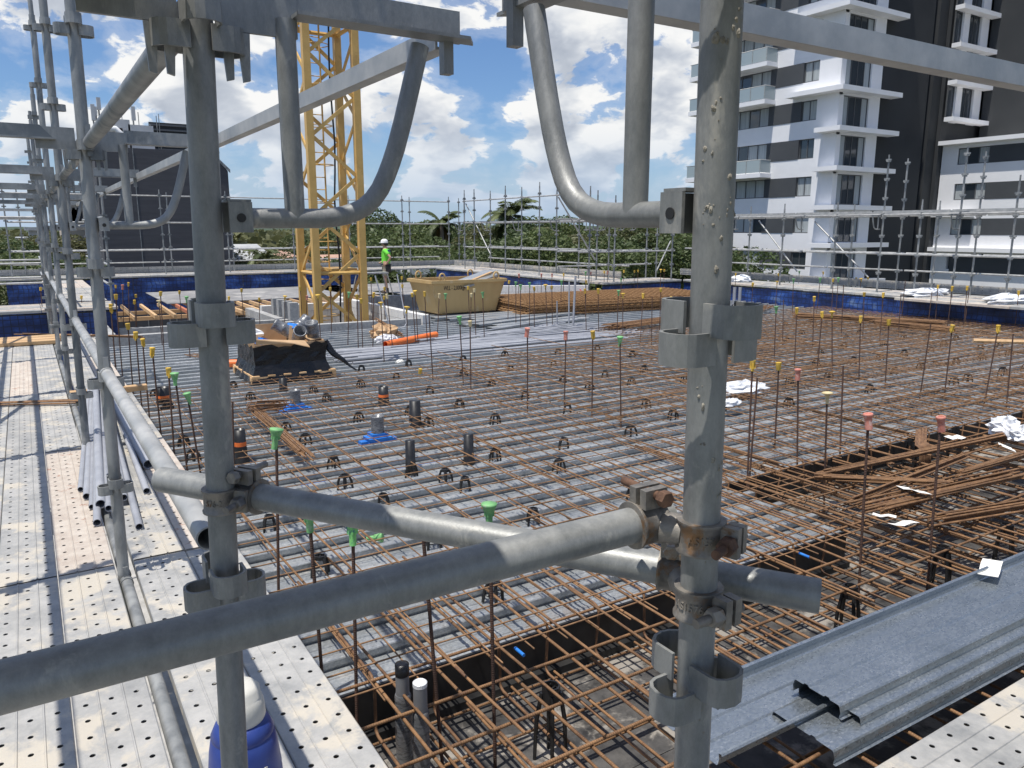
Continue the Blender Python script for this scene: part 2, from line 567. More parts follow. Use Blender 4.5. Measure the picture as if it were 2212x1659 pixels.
    def profile(s, poly, axis_vec, mi=0, close=False, smooth=False):
        """open profile line (3-D points) swept along axis_vec as a sheet"""
        poly = [Vector(p) for p in poly]
        a = Vector(axis_vec)
        n = len(poly)
        fs = [(k, k + 1, k + 1 + n, k + n) for k in range(n - 1)]
        return s.add(poly + [p + a for p in poly], fs, smooth, mi)

    def mesh(s, name, mats, origin=None):
        me = bpy.data.meshes.new(name)
        o = Vector(origin) if origin is not None else Vector((0, 0, 0))
        me.from_pydata([tuple(p - o) for p in s.v], [], s.f)
        if not isinstance(mats, (list, tuple)):
            mats = [mats]
        for m in mats:
            me.materials.append(M[m] if isinstance(m, str) else m)
        me.polygons.foreach_set('use_smooth', s.sm)
        me.polygons.foreach_set('material_index', s.mi)
        me.update()
        return me

    def build(s, name, mats, parent=None, origin=None):
        org = parent_origin(parent) if parent is not None else (Vector(origin) if origin is not None else Vector((0, 0, 0)))
        ob = bpy.data.objects.new(name, s.mesh(name, mats, org))
        COL.objects.link(ob)
        if parent is not None:
            ob.parent = parent
        elif origin is not None:
            ob.location = org
        return ob


def parent_origin(p):
    o = Vector(p.location)
    while p.parent is not None:
        p = p.parent
        o = o + Vector(p.location)
    return o


def tag(o, label=None, cat=None, group=None, kind=None):
    if label:
        o['label'] = label
    if cat:
        o['category'] = cat
    if group:
        o['group'] = group
    if kind:
        o['kind'] = kind
    return o


def thing(name, label, cat, loc=(0, 0, 0), group=None, rot=None):
    o = bpy.data.objects.new(name, None)
    o.empty_display_size = .1
    COL.objects.link(o)
    o.location = loc
    if rot is not None:
        o.rotation_euler = rot
    return tag(o, label, cat, group)


def inst(name, me, loc=(0, 0, 0), rot=(0, 0, 0), parent=None, scale=None):
    o = bpy.data.objects.new(name, me)
    COL.objects.link(o)
    o.location = loc
    o.rotation_euler = rot
    if scale is not None:
        o.scale = scale
    if parent is not None:
        o.parent = parent
    return o


def copy_tree(o, parent=None):
    c = o.copy()
    COL.objects.link(c)
    c.parent = parent
    for ch in list(o.children):
        copy_tree(ch, c)
    return c


_barcache = {}


def bar_mesh(L, r, mat='rebar', n=7):
    """straight bar along local X from 0 to L"""
    k = (round(L, 2), r, mat, n)
    if k not in _barcache:
        mb = MB()
        mb.tube([(0, 0, 0), (k[0], 0, 0)], r, n)
        _barcache[k] = mb.mesh('bar', mat)
    return _barcache[k]


def aim(d):
    """euler that turns local X onto direction d"""
    return Vector(d).to_track_quat('X', 'Z').to_euler()


def rnd(a, b):
    return random.uniform(a, b)


def arc(c, r, a0, a1, n, u, w):
    c, u, w = Vector(c), Vector(u), Vector(w)
    return [c + (u * math.cos(a0 + (a1 - a0) * i / n) + w * math.sin(a0 + (a1 - a0) * i / n)) * r for i in range(n + 1)]


ZD = -1.52      # scaffold walkway
ZS = -2.17      # decking pans of the slab
ZT = -2.43      # floor of the beam trench
ZM = -2.045     # top mesh
ZG = -13.0      # street level
# ------------------------------------------------------------------ ground, hills
M['ground'] = pm('suburb_ground', (.07, .085, .045), (.20, .19, .15), .04, (.9, .95), 0, 0, c3=(.11, .11, .105), spotscale=.02, spotamt=.5, var=0)
M['hill'] = pm('wooded_hill', (.035, .06, .03), (.06, .085, .045), .02, (.9, .95), 0, 0, var=.1)
M['bark'] = pm('grey_bark', (.14, .115, .09), (.26, .22, .18), 6, (.85, .95), 0, .5, 30, stretch=(1, 1, .3), var=.2)


def leaf_mat(name, c1, c2):
    m, b, p = new_mat(name)
    tc = b.n('ShaderNodeTexCoord')
    oi = b.n('ShaderNodeObjectInfo')
    n = b.noise(tc.outputs['Object'], 1.1, 4, .6)
    f = b.math('ADD', b.math('MULTIPLY', n, .7), b.math('MULTIPLY', oi.outputs['Random'], .3))
    col = b.ramp(f, [(.3, c1), (.75, c2)])
    b.set(p.inputs['Base Color'], col)
    p.inputs['Roughness'].default_value = .55
    tr = b.n('ShaderNodeBsdfTranslucent')
    b.set(tr.inputs[0], col)
    mx = b.n('ShaderNodeMixShader')
    mx.inputs[0].default_value = .28
    m.node_tree.links.new(p.outputs[0], mx.inputs[1])
    m.node_tree.links.new(tr.outputs[0], mx.inputs[2])
    out = [x for x in m.node_tree.nodes if x.type == 'OUTPUT_MATERIAL'][0]
    m.node_tree.links.new(mx.outputs[0], out.inputs[0])
    return m


M['leaf_olive'] = leaf_mat('olive_leaves', (.075, .085, .030), (.18, .18, .075))
M['leaf_green'] = leaf_mat('green_leaves', (.055, .085, .028), (.14, .175, .06))
M['leaf_palm'] = leaf_mat('palm_leaves', (.07, .095, .035), (.17, .2, .075))
M['leaf_dead'] = leaf_mat('dry_palm_leaves', (.17, .12, .05), (.28, .2, .09))

g = MB()
g.add([(-3500, -3500, ZG), (3500, -3500, ZG), (3500, 3500, ZG), (-3500, 3500, ZG)], [(0, 1, 2, 3)])
tag(g.build('ground', 'ground'), kind='structure')


def hill(name, pts, depth, thick):
    """ridge line given as picture points at one distance"""
    mb = MB()
    top, mid, foot, back = [], [], [], []
    x0, x1 = pts[0][0], pts[-1][0]
    n = 90
    for i in range(n + 1):
        x = x0 + (x1 - x0) * i / n
        for a, c in zip(pts[:-1], pts[1:]):
            if a[0] <= x <= c[0]:
                t = (x - a[0]) / (c[0] - a[0])
                t = t * t * (3 - 2 * t)
                y = a[1] + (c[1] - a[1]) * t
                break
        y += rnd(-.6, .6)
        p = at_d(x, y, depth)
        r = ray(x, HY)
        r.z = 0
        r.normalize()
        top.append(p)
        mid.append(p - r * thick * .4 + Vector((0, 0, -(p.z - ZG) * .45)))
        foot.append(Vector((p.x, p.y, ZG - 2)) - r * thick)
        back.append(Vector((p.x, p.y, ZG - 2)) + r * thick)
    m = n + 1
    vs = foot + mid + top + back
    fs = [(k * m + i, k * m + i + 1, (k + 1) * m + i + 1, (k + 1) * m + i) for k in range(3) for i in range(n)]
    mb.add(vs, fs, True)
    return tag(mb.build(name, 'hill'), kind='structure')


hill('hills', [(-500, 492), (100, 490), (420, 488), (700, 489), (830, 484), (960, 486), (1180, 487), (1330, 489), (1480, 485), (1560, 483), (1700, 488), (2700, 490)], 2600, 500)


# ------------------------------------------------------------------ trees
def crown_mesh(seed, rx, rz, n, leaf, mat, lobes=9, lift=0.0):
    rs = random.Random(seed)
    mb = MB()
    cs = []
    for i in range(lobes):
        a = rs.uniform(0, 2 * PI)
        q = rs.uniform(.15, .78)
        cs.append((Vector((math.cos(a) * rx * q, math.sin(a) * rx * q, rs.uniform(-.6, .75) * rz)), rs.uniform(.28, .5) * rx))
    vs, fs = [], []
    for i in range(n):
        c, r = cs[rs.randrange(lobes)]
        while True:
            d = Vector((rs.uniform(-1, 1), rs.uniform(-1, 1), rs.uniform(-1, 1)))
            if d.length <= 1:
                break
        d = d.normalized() * (d.length ** .35)
        p = c + Vector((d.x * r, d.y * r, d.z * r * .72))
        u = Vector((rs.gauss(0, 1), rs.gauss(0, 1), rs.gauss(0, .6))).normalized()
        w = u.cross(Vector((rs.gauss(0, 1), rs.gauss(0, 1), rs.gauss(0, 1)))).normalized()
        k = leaf * rs.uniform(.6, 1.4)
        o = len(vs)
        vs += [p - u * k, p - w * k * .42 + u * k * .1, p + u * k, p + w * k * .42 + u * k * .1]
        fs.append((o, o + 1, o + 2, o + 3))
    mb.add(vs, fs, False)
    return mb.mesh('crown', mat)


def trunk_mesh(seed, h, rx, r0):
    rs = random.Random(seed)
    mb = MB()
    pts = [Vector((0, 0, -.1))]
    for k in range(1, 6):
        pts.append(Vector((rs.uniform(-.15, .15) * k, rs.uniform(-.15, .15) * k, h * k / 5)))
    mb.tube(pts, [r0 * (1 - .14 * k) for k in range(6)], 8)
    for i in range(7):
        a = rs.uniform(0, 2 * PI)
        k = rs.randrange(2, 6)
        b0 = pts[k] if k < 6 else pts[5]
        e = b0 + Vector((math.cos(a) * rx * .62, math.sin(a) * rx * .62, rx * rs.uniform(.3, .8)))
        md = (b0 + e) / 2 + Vector((0, 0, -.25))
        mb.tube([b0, md, e], [r0 * .42, r0 * .28, r0 * .08], 6)
    return mb.mesh('trunk', 'bark')


TREES = []
for sd_, rx, rz, n, lf, mt, hh in ((1, 3.4, 3.2, 9500, .105, 'leaf_olive', 7.0), (2, 3.0, 2.6, 8500, .105, 'leaf_olive', 7.6), (3, 3.8, 2.8, 10000, .115, 'leaf_green', 6.4),
                                   (4, 2.6, 3.4, 8000, .10, 'leaf_olive', 7.0), (5, 3.2, 3.6, 9500, .11, 'leaf_green', 7.0)):
    TREES.append((trunk_mesh(sd_ + 20, hh, rx, .19), crown_mesh(sd_, rx, rz, n, lf, mt), hh + rz * .55, hh + rz * 1.25))


def put_tree(pos, top, label, group, v=None):
    t, c, hc, ht = TREES[random.randrange(len(TREES)) if v is None else v]
    k = (top - ZG) / ht * .93
    e = thing('tree', label, 'tree', (pos.x, pos.y, ZG), group)
    e.rotation_euler = (0, 0, rnd(0, 6.28))
    e.scale = (k * rnd(.95, 1.2), k * rnd(.95, 1.2), k)
    inst('trunk', t, parent=e)
    inst('crown', c, (0, 0, hc), parent=e)
    return e


def tree_at(x, ytop, depth, label, group, v=None):
    p = at_d(x, ytop, depth)
    return put_tree(p, p.z, label, group, v)


GB = 'trees of the belt beyond the far scaffold'
LB = 'leafy tree in the wooded belt beyond the far scaffold'
x = 775
k = 0
while x < 1530:
    wv = 9 * math.sin(x * .021) + 6 * math.sin(x * .057 + 1)
    tree_at(x, 484 + wv + rnd(-9, 9), rnd(62, 74), LB, GB)
    if k % 5 != 3:
        tree_at(x + 14, 500 + wv + rnd(-12, 14), rnd(50, 58), LB, GB)
    if k % 2 == 0:
        tree_at(x + 8, rnd(512, 535), rnd(40, 46), LB, GB, random.choice((2, 4)))
    x += 37
    k += 1
for x, y, d in ((1575, 505, 90), (1640, 520, 95), (740, 512, 70), (705, 520, 64), (655, 512, 80), (560, 530, 60), (600, 535, 52), (530, 520, 66)):
    tree_at(x, y, d, 'tree standing between the dark brick block and the crane mast' if x < 760 else 'tree half hidden behind the white tower', 'trees between buildings')
for x, y, d in ((5, 500, 75), (40, 493, 82), (75, 500, 78), (110, 490, 70), (30, 522, 55), (75, 535, 48), (15, 560, 36), (90, 565, 34), (-30, 515, 60), (145, 505, 66)):
    tree_at(x, y, d, 'leafy garden tree among the houses beyond the left walkway', 'garden trees beyond the left walkway')
# the far wood reads as one mass
fb = MB()
rs = random.Random(5)
for i in range(2600):
    x = rs.uniform(-150, 1750)
    d = rs.uniform(110, 420)
    p = at_d(x, HY, d)
    top = rs.uniform(-4.5, -.6) + (d / 420) * 1.2
    r = rs.uniform(1.8, 3.6)
    for q in range(16):
        c = Vector((p.x + rs.gauss(0, r * .6), p.y + rs.gauss(0, r * .6), top - abs(rs.gauss(0, 2.0))))
        u = Vector((rs.gauss(0, 1), rs.gauss(0, 1), rs.gauss(0, .6))).normalized()
        w = u.cross(Vector((rs.gauss(0, 1), rs.gauss(0, 1), rs.gauss(0, 1)))).normalized()
        kk = rs.uniform(.5, 1.3)
        fb.add([c - u * kk, c - w * kk * .6, c + u * kk, c + w * kk * .6], [(0, 1, 2, 3)])
tag(fb.build('distant_wood', 'leaf_olive'), 'far belt of dark treetops under the skyline', 'wood', kind='stuff')


def palm(pos, top, label, R, nf=20, lean=0.0, seed=3):
    rs = random.Random(seed)
    e = thing('palm_tree', label, 'palm', (pos.x, pos.y, ZG))
    H = top - ZG
    tb = MB()
    pts = [Vector((lean * (k / 6) ** 2, 0, H * k / 6)) for k in range(7)]
    tb.tube([p + Vector((pos.x, pos.y, ZG)) for p in pts], [.24 - .018 * k for k in range(7)], 9)
    tb.build('trunk', 'bark', e)
    c0 = Vector((pos.x + lean, pos.y, top))
    for i in range(nf):
        a = 2 * PI * i / nf * 2.4 + rs.uniform(-.2, .2)
        el = rs.uniform(-.75, 1.25)
        dead = el < -.5
        L = R * rs.uniform(.85, 1.12)
        hd = Vector((math.cos(a), math.sin(a), 0))
        side = Vector((-math.sin(a), math.cos(a), 0))
        mb = MB()
        spine = []
        p = c0.copy()
        ang = el
        for k in range(11):
            spine.append(p.copy())
            p = p + (hd * math.cos(ang) + Vector((0, 0, math.sin(ang)))) * (L / 10)
            ang -= .15 + .05 * k / 10 + (.05 if el < .4 else 0)
        mb.tube(spine, [.035 - .003 * k for k in range(11)], 4)
        for k in range(44):
            t = .12 + .88 * k / 44
            f = t * 10
            i0 = min(int(f), 9)
            q = spine[i0].lerp(spine[i0 + 1], f - i0)
            tg = (spine[i0 + 1] - spine[i0]).normalized()
            ln = R * .27 * math.sin(PI * min(t * .85 + .12, 1)) ** .7
            for sg in (-1, 1):
                dd = (side * sg * .75 + tg * .62 + Vector((0, 0, -.42 + rs.uniform(-.15, .15)))).normalized()
                w = tg * .055
                mb.add([q, q + dd * ln * .5 + w, q + dd * ln, q + dd * ln * .5 - w], [(0, 1, 2, 3)])
        mb.build('frond', 'leaf_dead' if dead else 'leaf_palm', e)
    return e


p = at_d(1098, 468, 58)
palm(p, p.z, 'tall coconut palm with spread fronds rising above the wooded belt', 2.9, 30, .2, 3)
p = at_d(962, 487, 52)
palm(p, p.z, 'shorter palm with drooping fronds by the far scaffold corner', 1.9, 20, -.3, 8)
p = at_d(568, 560, 58)
palm(p, p.z, 'low dark palm beside the dark brick block', 2.0, 16, 0, 12)


# ------------------------------------------------------------------ low houses
def house(lo, hi, label, wall, roof, gable=0.0, nwin=3, name='house'):
    lo, hi = Vector(lo), Vector(hi)
    e = thing(name, label, 'building', ((lo.x + hi.x) / 2, (lo.y + hi.y) / 2, ZG))
    w = MB()
    w.span((lo.x, lo.y, ZG), (hi.x, hi.y, hi.z))
    w.build('wall', wall, e)
    r = MB()
    ov = .4
    if gable:
        ym = (lo.y + hi.y) / 2
        r.prism([(lo.x - ov, lo.y - ov, hi.z), (lo.x - ov, hi.y + ov, hi.z), (lo.x - ov, ym, hi.z + gable)], (hi.x - lo.x + 2 * ov, 0, 0))
    else:
        r.span((lo.x - ov, lo.y - ov, hi.z), (hi.x + ov, hi.y + ov, hi.z + .35))
    r.build('roof', roof, e)
    for i in range(nwin):
        xc = lo.x + (hi.x - lo.x) * (i + .5) / nwin
        f = MB()
        f.span((xc - .8, lo.y - .06, hi.z - 2.3), (xc + .8, lo.y + .02, hi.z - 1.0))
        wn = f.build('window', 'frame', e)
        q = MB()
        q.span((xc - .72, lo.y - .075, hi.z - 2.22), (xc + .72, lo.y - .061, hi.z - 1.08))
        q.build('pane', 'glass', wn)
    return e


M['roof_white'] = pm('white_steel_roof', (.74, .74, .73), (.82, .82, .81), 1, (.5, .7), 0, 0, var=0)
M['roof_grey'] = pm('grey_steel_roof', (.36, .37, .38), (.46, .47, .47), 1, (.5, .7), 0, 0, var=.2)
M['roof_tan'] = pm('tan_tile_roof', (.36, .22, .16), (.48, .30, .22), 2, (.7, .9), 0, .3, 20, var=.2)
M['wall_tan'] = pm('tan_render', (.50, .42, .33), (.58, .49, .39), 1, (.8, .9), 0, 0, var=.2)
M['wall_grey'] = pm('pale_grey_render', (.46, .47, .48), (.54, .55, .56), 1, (.8, .9), 0, 0, var=.2)


def house_px(x0, x1, ytop, depth, deep, *a, **kw):
    p0, p1 = at_d(x0, ytop, depth), at_d(x1, ytop, depth)
    ylo = min(p0.y, p1.y)
    return house((min(p0.x, p1.x), ylo, ZG), (max(p0.x, p1.x), ylo + deep, (p0.z + p1.z) / 2), *a, **kw)


house_px(0, 62, 585, 60, 14, 'low brown house with a wide pale roof beyond the left walkway', 'wall_tan', 'roof_grey', 0, 3)
house_px(-10, 30, 540, 72, 12, 'white flat-roofed house among garden trees', 'white', 'roof_white', 0, 2)
house_px(42, 70, 520, 88, 14, 'grey two-storey house with dark upper windows among trees', 'wall_grey', 'roof_grey', 0, 2)
house_px(62, 92, 498, 84, 10, 'tall pale grey house wall beside the left scaffold posts', 'wall_grey', 'roof_grey', 0, 1)
house_px(128, 206, 425, 70, 10, 'beige apartment block left of the dark brick block', 'wall_tan', 'roof_grey', 0, 3)
house_px(500, 585, 560, 66, 12, 'tan building with a shallow grey roof right of the dark brick block', 'wall_tan', 'roof_grey', 1.2, 3)
house_px(585, 655, 566, 80, 14, 'long pale building behind the crane mast', 'wall_tan', 'roof_tan', 1.0, 4)
house_px(690, 760, 575, 76, 14, 'grey warehouse with low roof behind the crane', 'wall_grey', 'roof_grey', .8, 3)
house_px(862, 1000, 589, 42, 13, 'large white shed below the far walkway right of the worker', 'white', 'roof_white', 0, 0, name='shed')
house_px(745, 860, 596, 48, 12, 'red tiled house roof behind the blue screen', 'wall_tan', 'roof_tan', 1.2, 3)
# white curved roof cover
p0, p1 = at_d(845, 572, 62), at_d(905, 572, 62)
e = thing('carport', 'white curved carport roof showing behind the worker', 'carport', ((p0.x + p1.x) / 2, (p0.y + p1.y) / 2, ZG))
mb = MB()
a = []
for i in range(11):
    t = i / 10
    q = p0.lerp(p1, t)
    a.append((q.x, q.y, p0.z - .2 + math.sin(PI * t) * .95))
mb.profile(a, (3, 5, 0))
mb.profile([(q[0], q[1], q[2] - .06) for q in a], (3, 5, 0))
mb.build('roof', 'roof_white', e)
for q in (p0, p1):
    for dv in (Vector((0, 0, 0)), Vector((2.9, 4.9, 0))):
        lg = MB()
        lg.tube([(q.x + dv.x, q.y + dv.y, ZG), (q.x + dv.x, q.y + dv.y, p0.z - .15)], .06, 6)
        lg.build('post', 'white', e)


# ------------------------------------------------------------------ white tower on the right
XA, YA = 51.66, 37.43


def bl(x, y):
    return at_x(*C(4, x, y), XA)


def br(x, y):
    return at_y(*C(4, x, y), YA)


def z5(x, y):
    return at_x(*Zm(x, y, 2650, 350, 1.7314), XA)


def window(parent, lo, hi, face, n, curtain=(), deep=.22, bar=.07):
    """face 'x': looks to -X, in the plane x=lo.x; 'y': looks to -Y"""
    lo, hi = Vector(lo), Vector(hi)
    f = MB()
    ax = 1 if face == 'x' else 0
    L0, L1 = lo[ax], hi[ax]

    def pc(a0, a1, z0, z1, d0, d1):
        if face == 'x':
            return (lo.x + d0, a0, z0), (lo.x + d1, a1, z1)
        return (a0, lo.y + d0, z0), (a1, lo.y + d1, z1)
    for z0, z1 in ((lo.z, lo.z + bar), (hi.z - bar, hi.z)):
        f.span(*pc(L0, L1, z0, z1, deep - .1, deep))
    for i in range(n + 1):
        c = L0 + (L1 - L0) * i / n
        c = min(max(c, L0 + bar / 2), L1 - bar / 2)
        f.span(*pc(c - bar / 2, c + bar / 2, lo.z + bar, hi.z - bar, deep - .1, deep))
    w = f.build('window', 'frame', parent)
    for i in range(n):
        a0, a1 = L0 + (L1 - L0) * i / n + bar / 2, L0 + (L1 - L0) * (i + 1) / n - bar / 2
        q = MB()
        q.span(*pc(a0, a1, lo.z + bar, hi.z - bar, deep - .05, deep - .04))
        q.build('pane', 'curtain' if i in curtain else 'glass', w)
    return w


def tower():
    e = thing('apartment_tower', 'white and charcoal apartment tower with projecting white ledges behind the far scaffold', 'building', (XA, YA, ZG))
    ST = 2.80
    zl = bl(455, 585).z            # a ledge at the corner
    yW1, yW2 = bl(316, 700).y, bl(215, 715).y
    yB = z5(638, 420).y
    yE = z5(165, 430).y
    xw1, xw2 = XA + .55, br(648, 760).x
    xp = br(716, 760).x
    xd = br(1130, 760).x
    zt = zl + 4 * ST + 6
    core = MB()
    core.span((XA + .45, YA + .45, ZG), (xd + 30, yE, zt))
    core.build('core', 'frame', e)
    # charcoal shaft wall with its two grooves
    sh = MB()
    xg = xp + (xd - xp) * .76
    sh.span((xp + .35, YA + .25, ZG), (xg, YA + .6, zt))
    sh.span((xg + .35, YA + .05, ZG), (xd, YA + .6, zt))
    sh.span((xp, YA + .35, ZG), (xp + .30, YA + .6, zt))
    sh.build('shaft_wall', 'charcoal', e)
    for k in range(-6, 6):
        zb = zl + k * ST               # underside level of a ledge
        top = zb + ST
        w = MB()
        # left face, looking -X
        sill, head = zb + .95, zb + 2.42
        w.span((XA, YA, zb), (XA + .4, yE, sill))
        w.span((XA, YA, head), (XA + .4, yE, top))
        w.span((XA, YA + .003, sill), (XA + .4, yW1, head))
        # right face, looking -Y
        w.span((XA + .003, YA, zb + 2.52), (xp, YA + .4, top - .003))
        w.span((XA + .003, YA, zb), (xp, YA + .4, zb + .28))
        w.span((XA + .003, YA + .004, zb + .28), (xw1, YA + .4, zb + 2.52))
        w.span((xw2, YA, zb + .28), (xp, YA + .4, zb + 2.52))
        w.build('wall', 'render', e)
        d = MB()
        d.span((XA - .03, yW2, sill), (XA + .38, yB, head))
        d.build('dark_panel', 'charcoalb', e)
        window(e, (XA, yW1, sill), (XA, yW2, head), 'x', 2, (0, 1) if k % 3 != 1 else ())
        window(e, (XA, yB, sill - (.75 if k in (0, 1, 2, 3) else 0)), (XA, yE - .5, head), 'x', 7, random.sample(range(7), 5))
        window(e, (xw1, YA, zb + .28), (xw2, YA, zb + 2.52), 'y', 4, (0, 3) if k < 1 else (random.choice((0, 3)),))
        # ledges: along the left face and round the corner
        if k not in (1,):
            lg = MB()
            yl = bl(165, 640).y if k > -1 else bl(330, 1105).y
            lg.span((XA - .95, YA - .95, zb - .12), (XA - .002, yl, zb + .22))
            lg.span((XA - .002, YA - .95, zb - .12), (br(798, 625).x, YA - .002, zb + .22))
            lg.build('ledge', 'render', e)
        if k in (0, 1, 2, 3, -2):
            bs = MB()
            bs.span((XA - 1.3, yB - .6, zb - .28), (XA - .004, yE, zb + .05))
            bc = bs.build('balcony', 'render', e)
            gl = MB()
            gl.span((XA - 1.25, yB - .5, zb + .1), (XA - 1.22, yE - .1, zb + 1.05))
            gl.span((XA - 1.25, yB - .55, zb + .1), (XA - .1, yB - .52, zb + 1.05))
            gl.build('glass_balustrade', 'balglass', bc)
            rl = MB()
            rl.tube([(XA - .1, yB - .535, zb + 1.08), (XA - 1.235, yB - .535, zb + 1.08), (XA - 1.235, yE, zb + 1.08)], .03, 6)
            yy = yB - .5
            while yy < yE:
                rl.tube([(XA - 1.27, yy, zb), (XA - 1.27, yy, zb + 1.08)], .025, 5)
                yy += 1.4
            rl.build('handrail', 'galv_pale', bc)
    # window strip on the inner corner
    xs0, xs1 = br(1125, 560).x, br(1330, 560).x
    for k in range(0, 6):
        zb = zl + k * ST - 1.35
        xa, xb = xs0 + (xs1 - xs0) * .2, xs0 + (xs1 - xs0) * .38
        xc = xs0 + (xs1 - xs0) * .76
        for x0_, x1_ in ((xa, xb), (xc, xs1)):
            s = MB()
            s.span((x0_, YA - .75, zb), (x1_, YA - .3, zb + ST))
            s.build('pier', 'render', e)
        window(e, (xs0, YA - .7, zb + .3), (xa, YA - .7, zb + ST), 'y', 1)
        window(e, (xb, YA - .7, zb + .3), (xc, YA - .7, zb + ST), 'y', 2)
        lg = MB()
        lg.span((xs0 - .5, YA - 1.5, zb - .05), (xs1 + 1.6, YA - .76, zb + .28))
        lg.build('ledge', 'render', e)
    bk = MB()
    bk.span((xs0, YA - .28, ZG), (xs1 + 2, YA + .02, zt))
    bk.build('strip_backing', 'charcoal', e)
    # upper charcoal wing wall and lower white wing, both looking -X and coming forward
    xu = br(1345, 520).x
    xl_ = br(1098, 1050).x
    zc = at_y(*C(4, 1090, 930), YA).z
    up = MB()
    up.span((xu, YA - 30, zc), (xu + 12, YA - .8, zt))
    up.build('upper_wing', 'charcoal', e)
    cr = MB()
    cr.span((xl_ + .45, YA - 30, ZG), (xl_ + 14, YA - .6, zc - .3))
    cr.build('wing_core', 'frame', e)
    cap = MB()
    cap.span((xl_ - .7, YA - 30, zc - .2), (xl_ + 14, YA - .3, zc + .12))
    cap.build('ledge', 'render', e)

    def wl(x, y):
        return at_x(*C(4, x, y), xl_)
    ya, yb = wl(1230, 1000).y, wl(1436, 990).y      # window between ya (far) and yb (near)
    for k in range(0, 5):
        zb = zc - .2 - (k + 1) * ST
        sill, head = zb + 1.2, zb + 2.5
        w = MB()
        w.span((xl_, YA - 30, zb), (xl_ + .4, YA - .35, sill))
        w.span((xl_, YA - 30, head), (xl_ + .4, YA - .35, zb + ST))
        w.span((xl_, ya, sill), (xl_ + .4, YA - .35, head))
        w.build('wall', 'render', e)
        if k > 2:
            dd = MB()
            dd.span((xl_ - .02, YA - 30, sill - .2), (xl_ + .3, ya - .3, head))
            dd.build('dark_panel', 'charcoalb', e)
            continue
        window(e, (xl_, yb, sill), (xl_, ya, head), 'x', 3, (2, 0) if k else (0, 2))
        dd = MB()
        dd.span((xl_ - .02, yb - 7.2, sill), (xl_ + .38, yb, head))
        dd.build('dark_panel', 'charcoalb', e)
        window(e, (xl_, yb - 10.5, sill), (xl_, yb - 7.2, head), 'x', 2, (0,))
        dd = MB()
        dd.span((xl_ - .02, YA - 30, sill), (xl_ + .38, yb - 10.5, head))
        dd.build('dark_panel', 'charcoalb', e)
        if k in (1, 3):
            lg = MB()
            lg.span((xl_ - .7, YA - 3.5, zb - .15), (xl_ - .002, YA - .3, zb + .2))
            lg.build('ledge', 'render', e)
    lg = MB()
    lg.span((xl_ - .7, YA - 30, zc - .35 - 3 * ST), (xl_ - .003, YA - .3, zc - .02 - 3 * ST))
    lg.build('ledge', 'render', e)
    return e


tower()


# ------------------------------------------------------------------ dark brick block on the left
def dark_block():
    YB = 62.0

    def q(x, y):
        return at_y(*C(1, x, y), YB)
    xr = q(1490, 1300).x
    xs = q(1370, 1000).x
    xl = q(640, 1300).x
    zt = q(1370, 985).z
    zs = q(1490, 1110).z
    e = thing('brick_block', 'dark brick block with a cut corner and rooftop plant behind the left scaffold', 'building', (xr, YB, ZG))
    w = MB()
    w.prism([(xl, YB, ZG), (xr, YB, ZG), (xr, YB, zs), (xs, YB, zt), (xl, YB, zt)], (0, 18, 0))
    w.build('wall', 'tilt', e)
    jt = MB()
    for xx in (q(880, 1200).x, q(1290, 1200).x):
        jt.span((xx - .03, YB - .03, ZG), (xx + .03, YB - .002, zt))
    jt.build('joint', 'galv', e)
    cp = MB()
    cp.prism([(xs - .1, YB - .12, zt + .12), (xr + .15, YB - .12, zs + .12), (xr + .15, YB - .12, zs - .12), (xs - .1, YB - .12, zt - .12)], (0, .11, 0))
    cp.build('coping', 'galv', e)
    zr = zt
    # plant on the roof
    r = MB()
    a, b_ = q(1000, 900), q(1165, 780)
    r.span((a.x, YB + 2, zr), (b_.x + 3, YB + 2.2, b_.z))
    lv = r.build('louvre_screen', 'charcoal', e)
    for i in range(6):
        s = MB()
        zz = zr + (b_.z - zr) * (i + .5) / 6
        s.span((a.x, YB + 1.9, zz - .06), (b_.x + 3, YB + 1.99, zz + .06))
        s.build('slat', 'frame', lv)
    for lo, hi, m_ in (((845, 895), (1000, 810), 'wall_grey'), ((740, 900), (845, 770), 'wall_grey'), ((690, 900), (800, 825), 'white')):
        s = MB()
        a, b_ = q(*lo), q(*hi)
        s.span((a.x, YB + .6, zr - .2), (b_.x, YB + 2.4, b_.z))
        s.build('plant_box', m_, e)
    d = MB()
    a, b_ = q(690, 830), q(795, 880)
    d.tube([(a.x, YB + .2, a.z), (b_.x - .4, YB + .2, a.z), (b_.x, YB + .2, a.z - .4), (b_.x, YB + .2, zr)], .22, 10)
    d.build('duct', 'white', e)
    for xx, y0, y1, wd in ((615, 770, 665, 26), (650, 700, 620, 26), (632, 740, 680, 12), (878, 770, 680, 26)):
        a, b_ = q(xx, y0), q(xx, y1)
        hw = (q(xx + wd / 2, y0) - q(xx - wd / 2, y0)).x / 2
        s = MB()
        s.span((a.x - hw, YB + .8, a.z), (a.x + hw, YB + 1.1, b_.z))
        an = s.build('antenna_panel', 'wall_grey', e)
        t = MB()
        t.tube([(a.x, YB + 1.25, zr), (a.x, YB + 1.25, b_.z - .1)], .06, 6)
        t.span((a.x - .1, YB + 1.1, a.z + .2), (a.x + .1, YB + 1.2, a.z + .35))
        t.build('mast', 'galv', an)
    for xx, y1 in ((910, 710), (1030, 735), (1045, 722), (990, 790), (800, 700)):
        a = q(xx, y1)
        s = MB()
        s.tube([(a.x, YB + 1.4, zr), (a.x, YB + 1.4, a.z)], .03, 5)
        s.build('whip_aerial', 'galv', e)


dark_block()
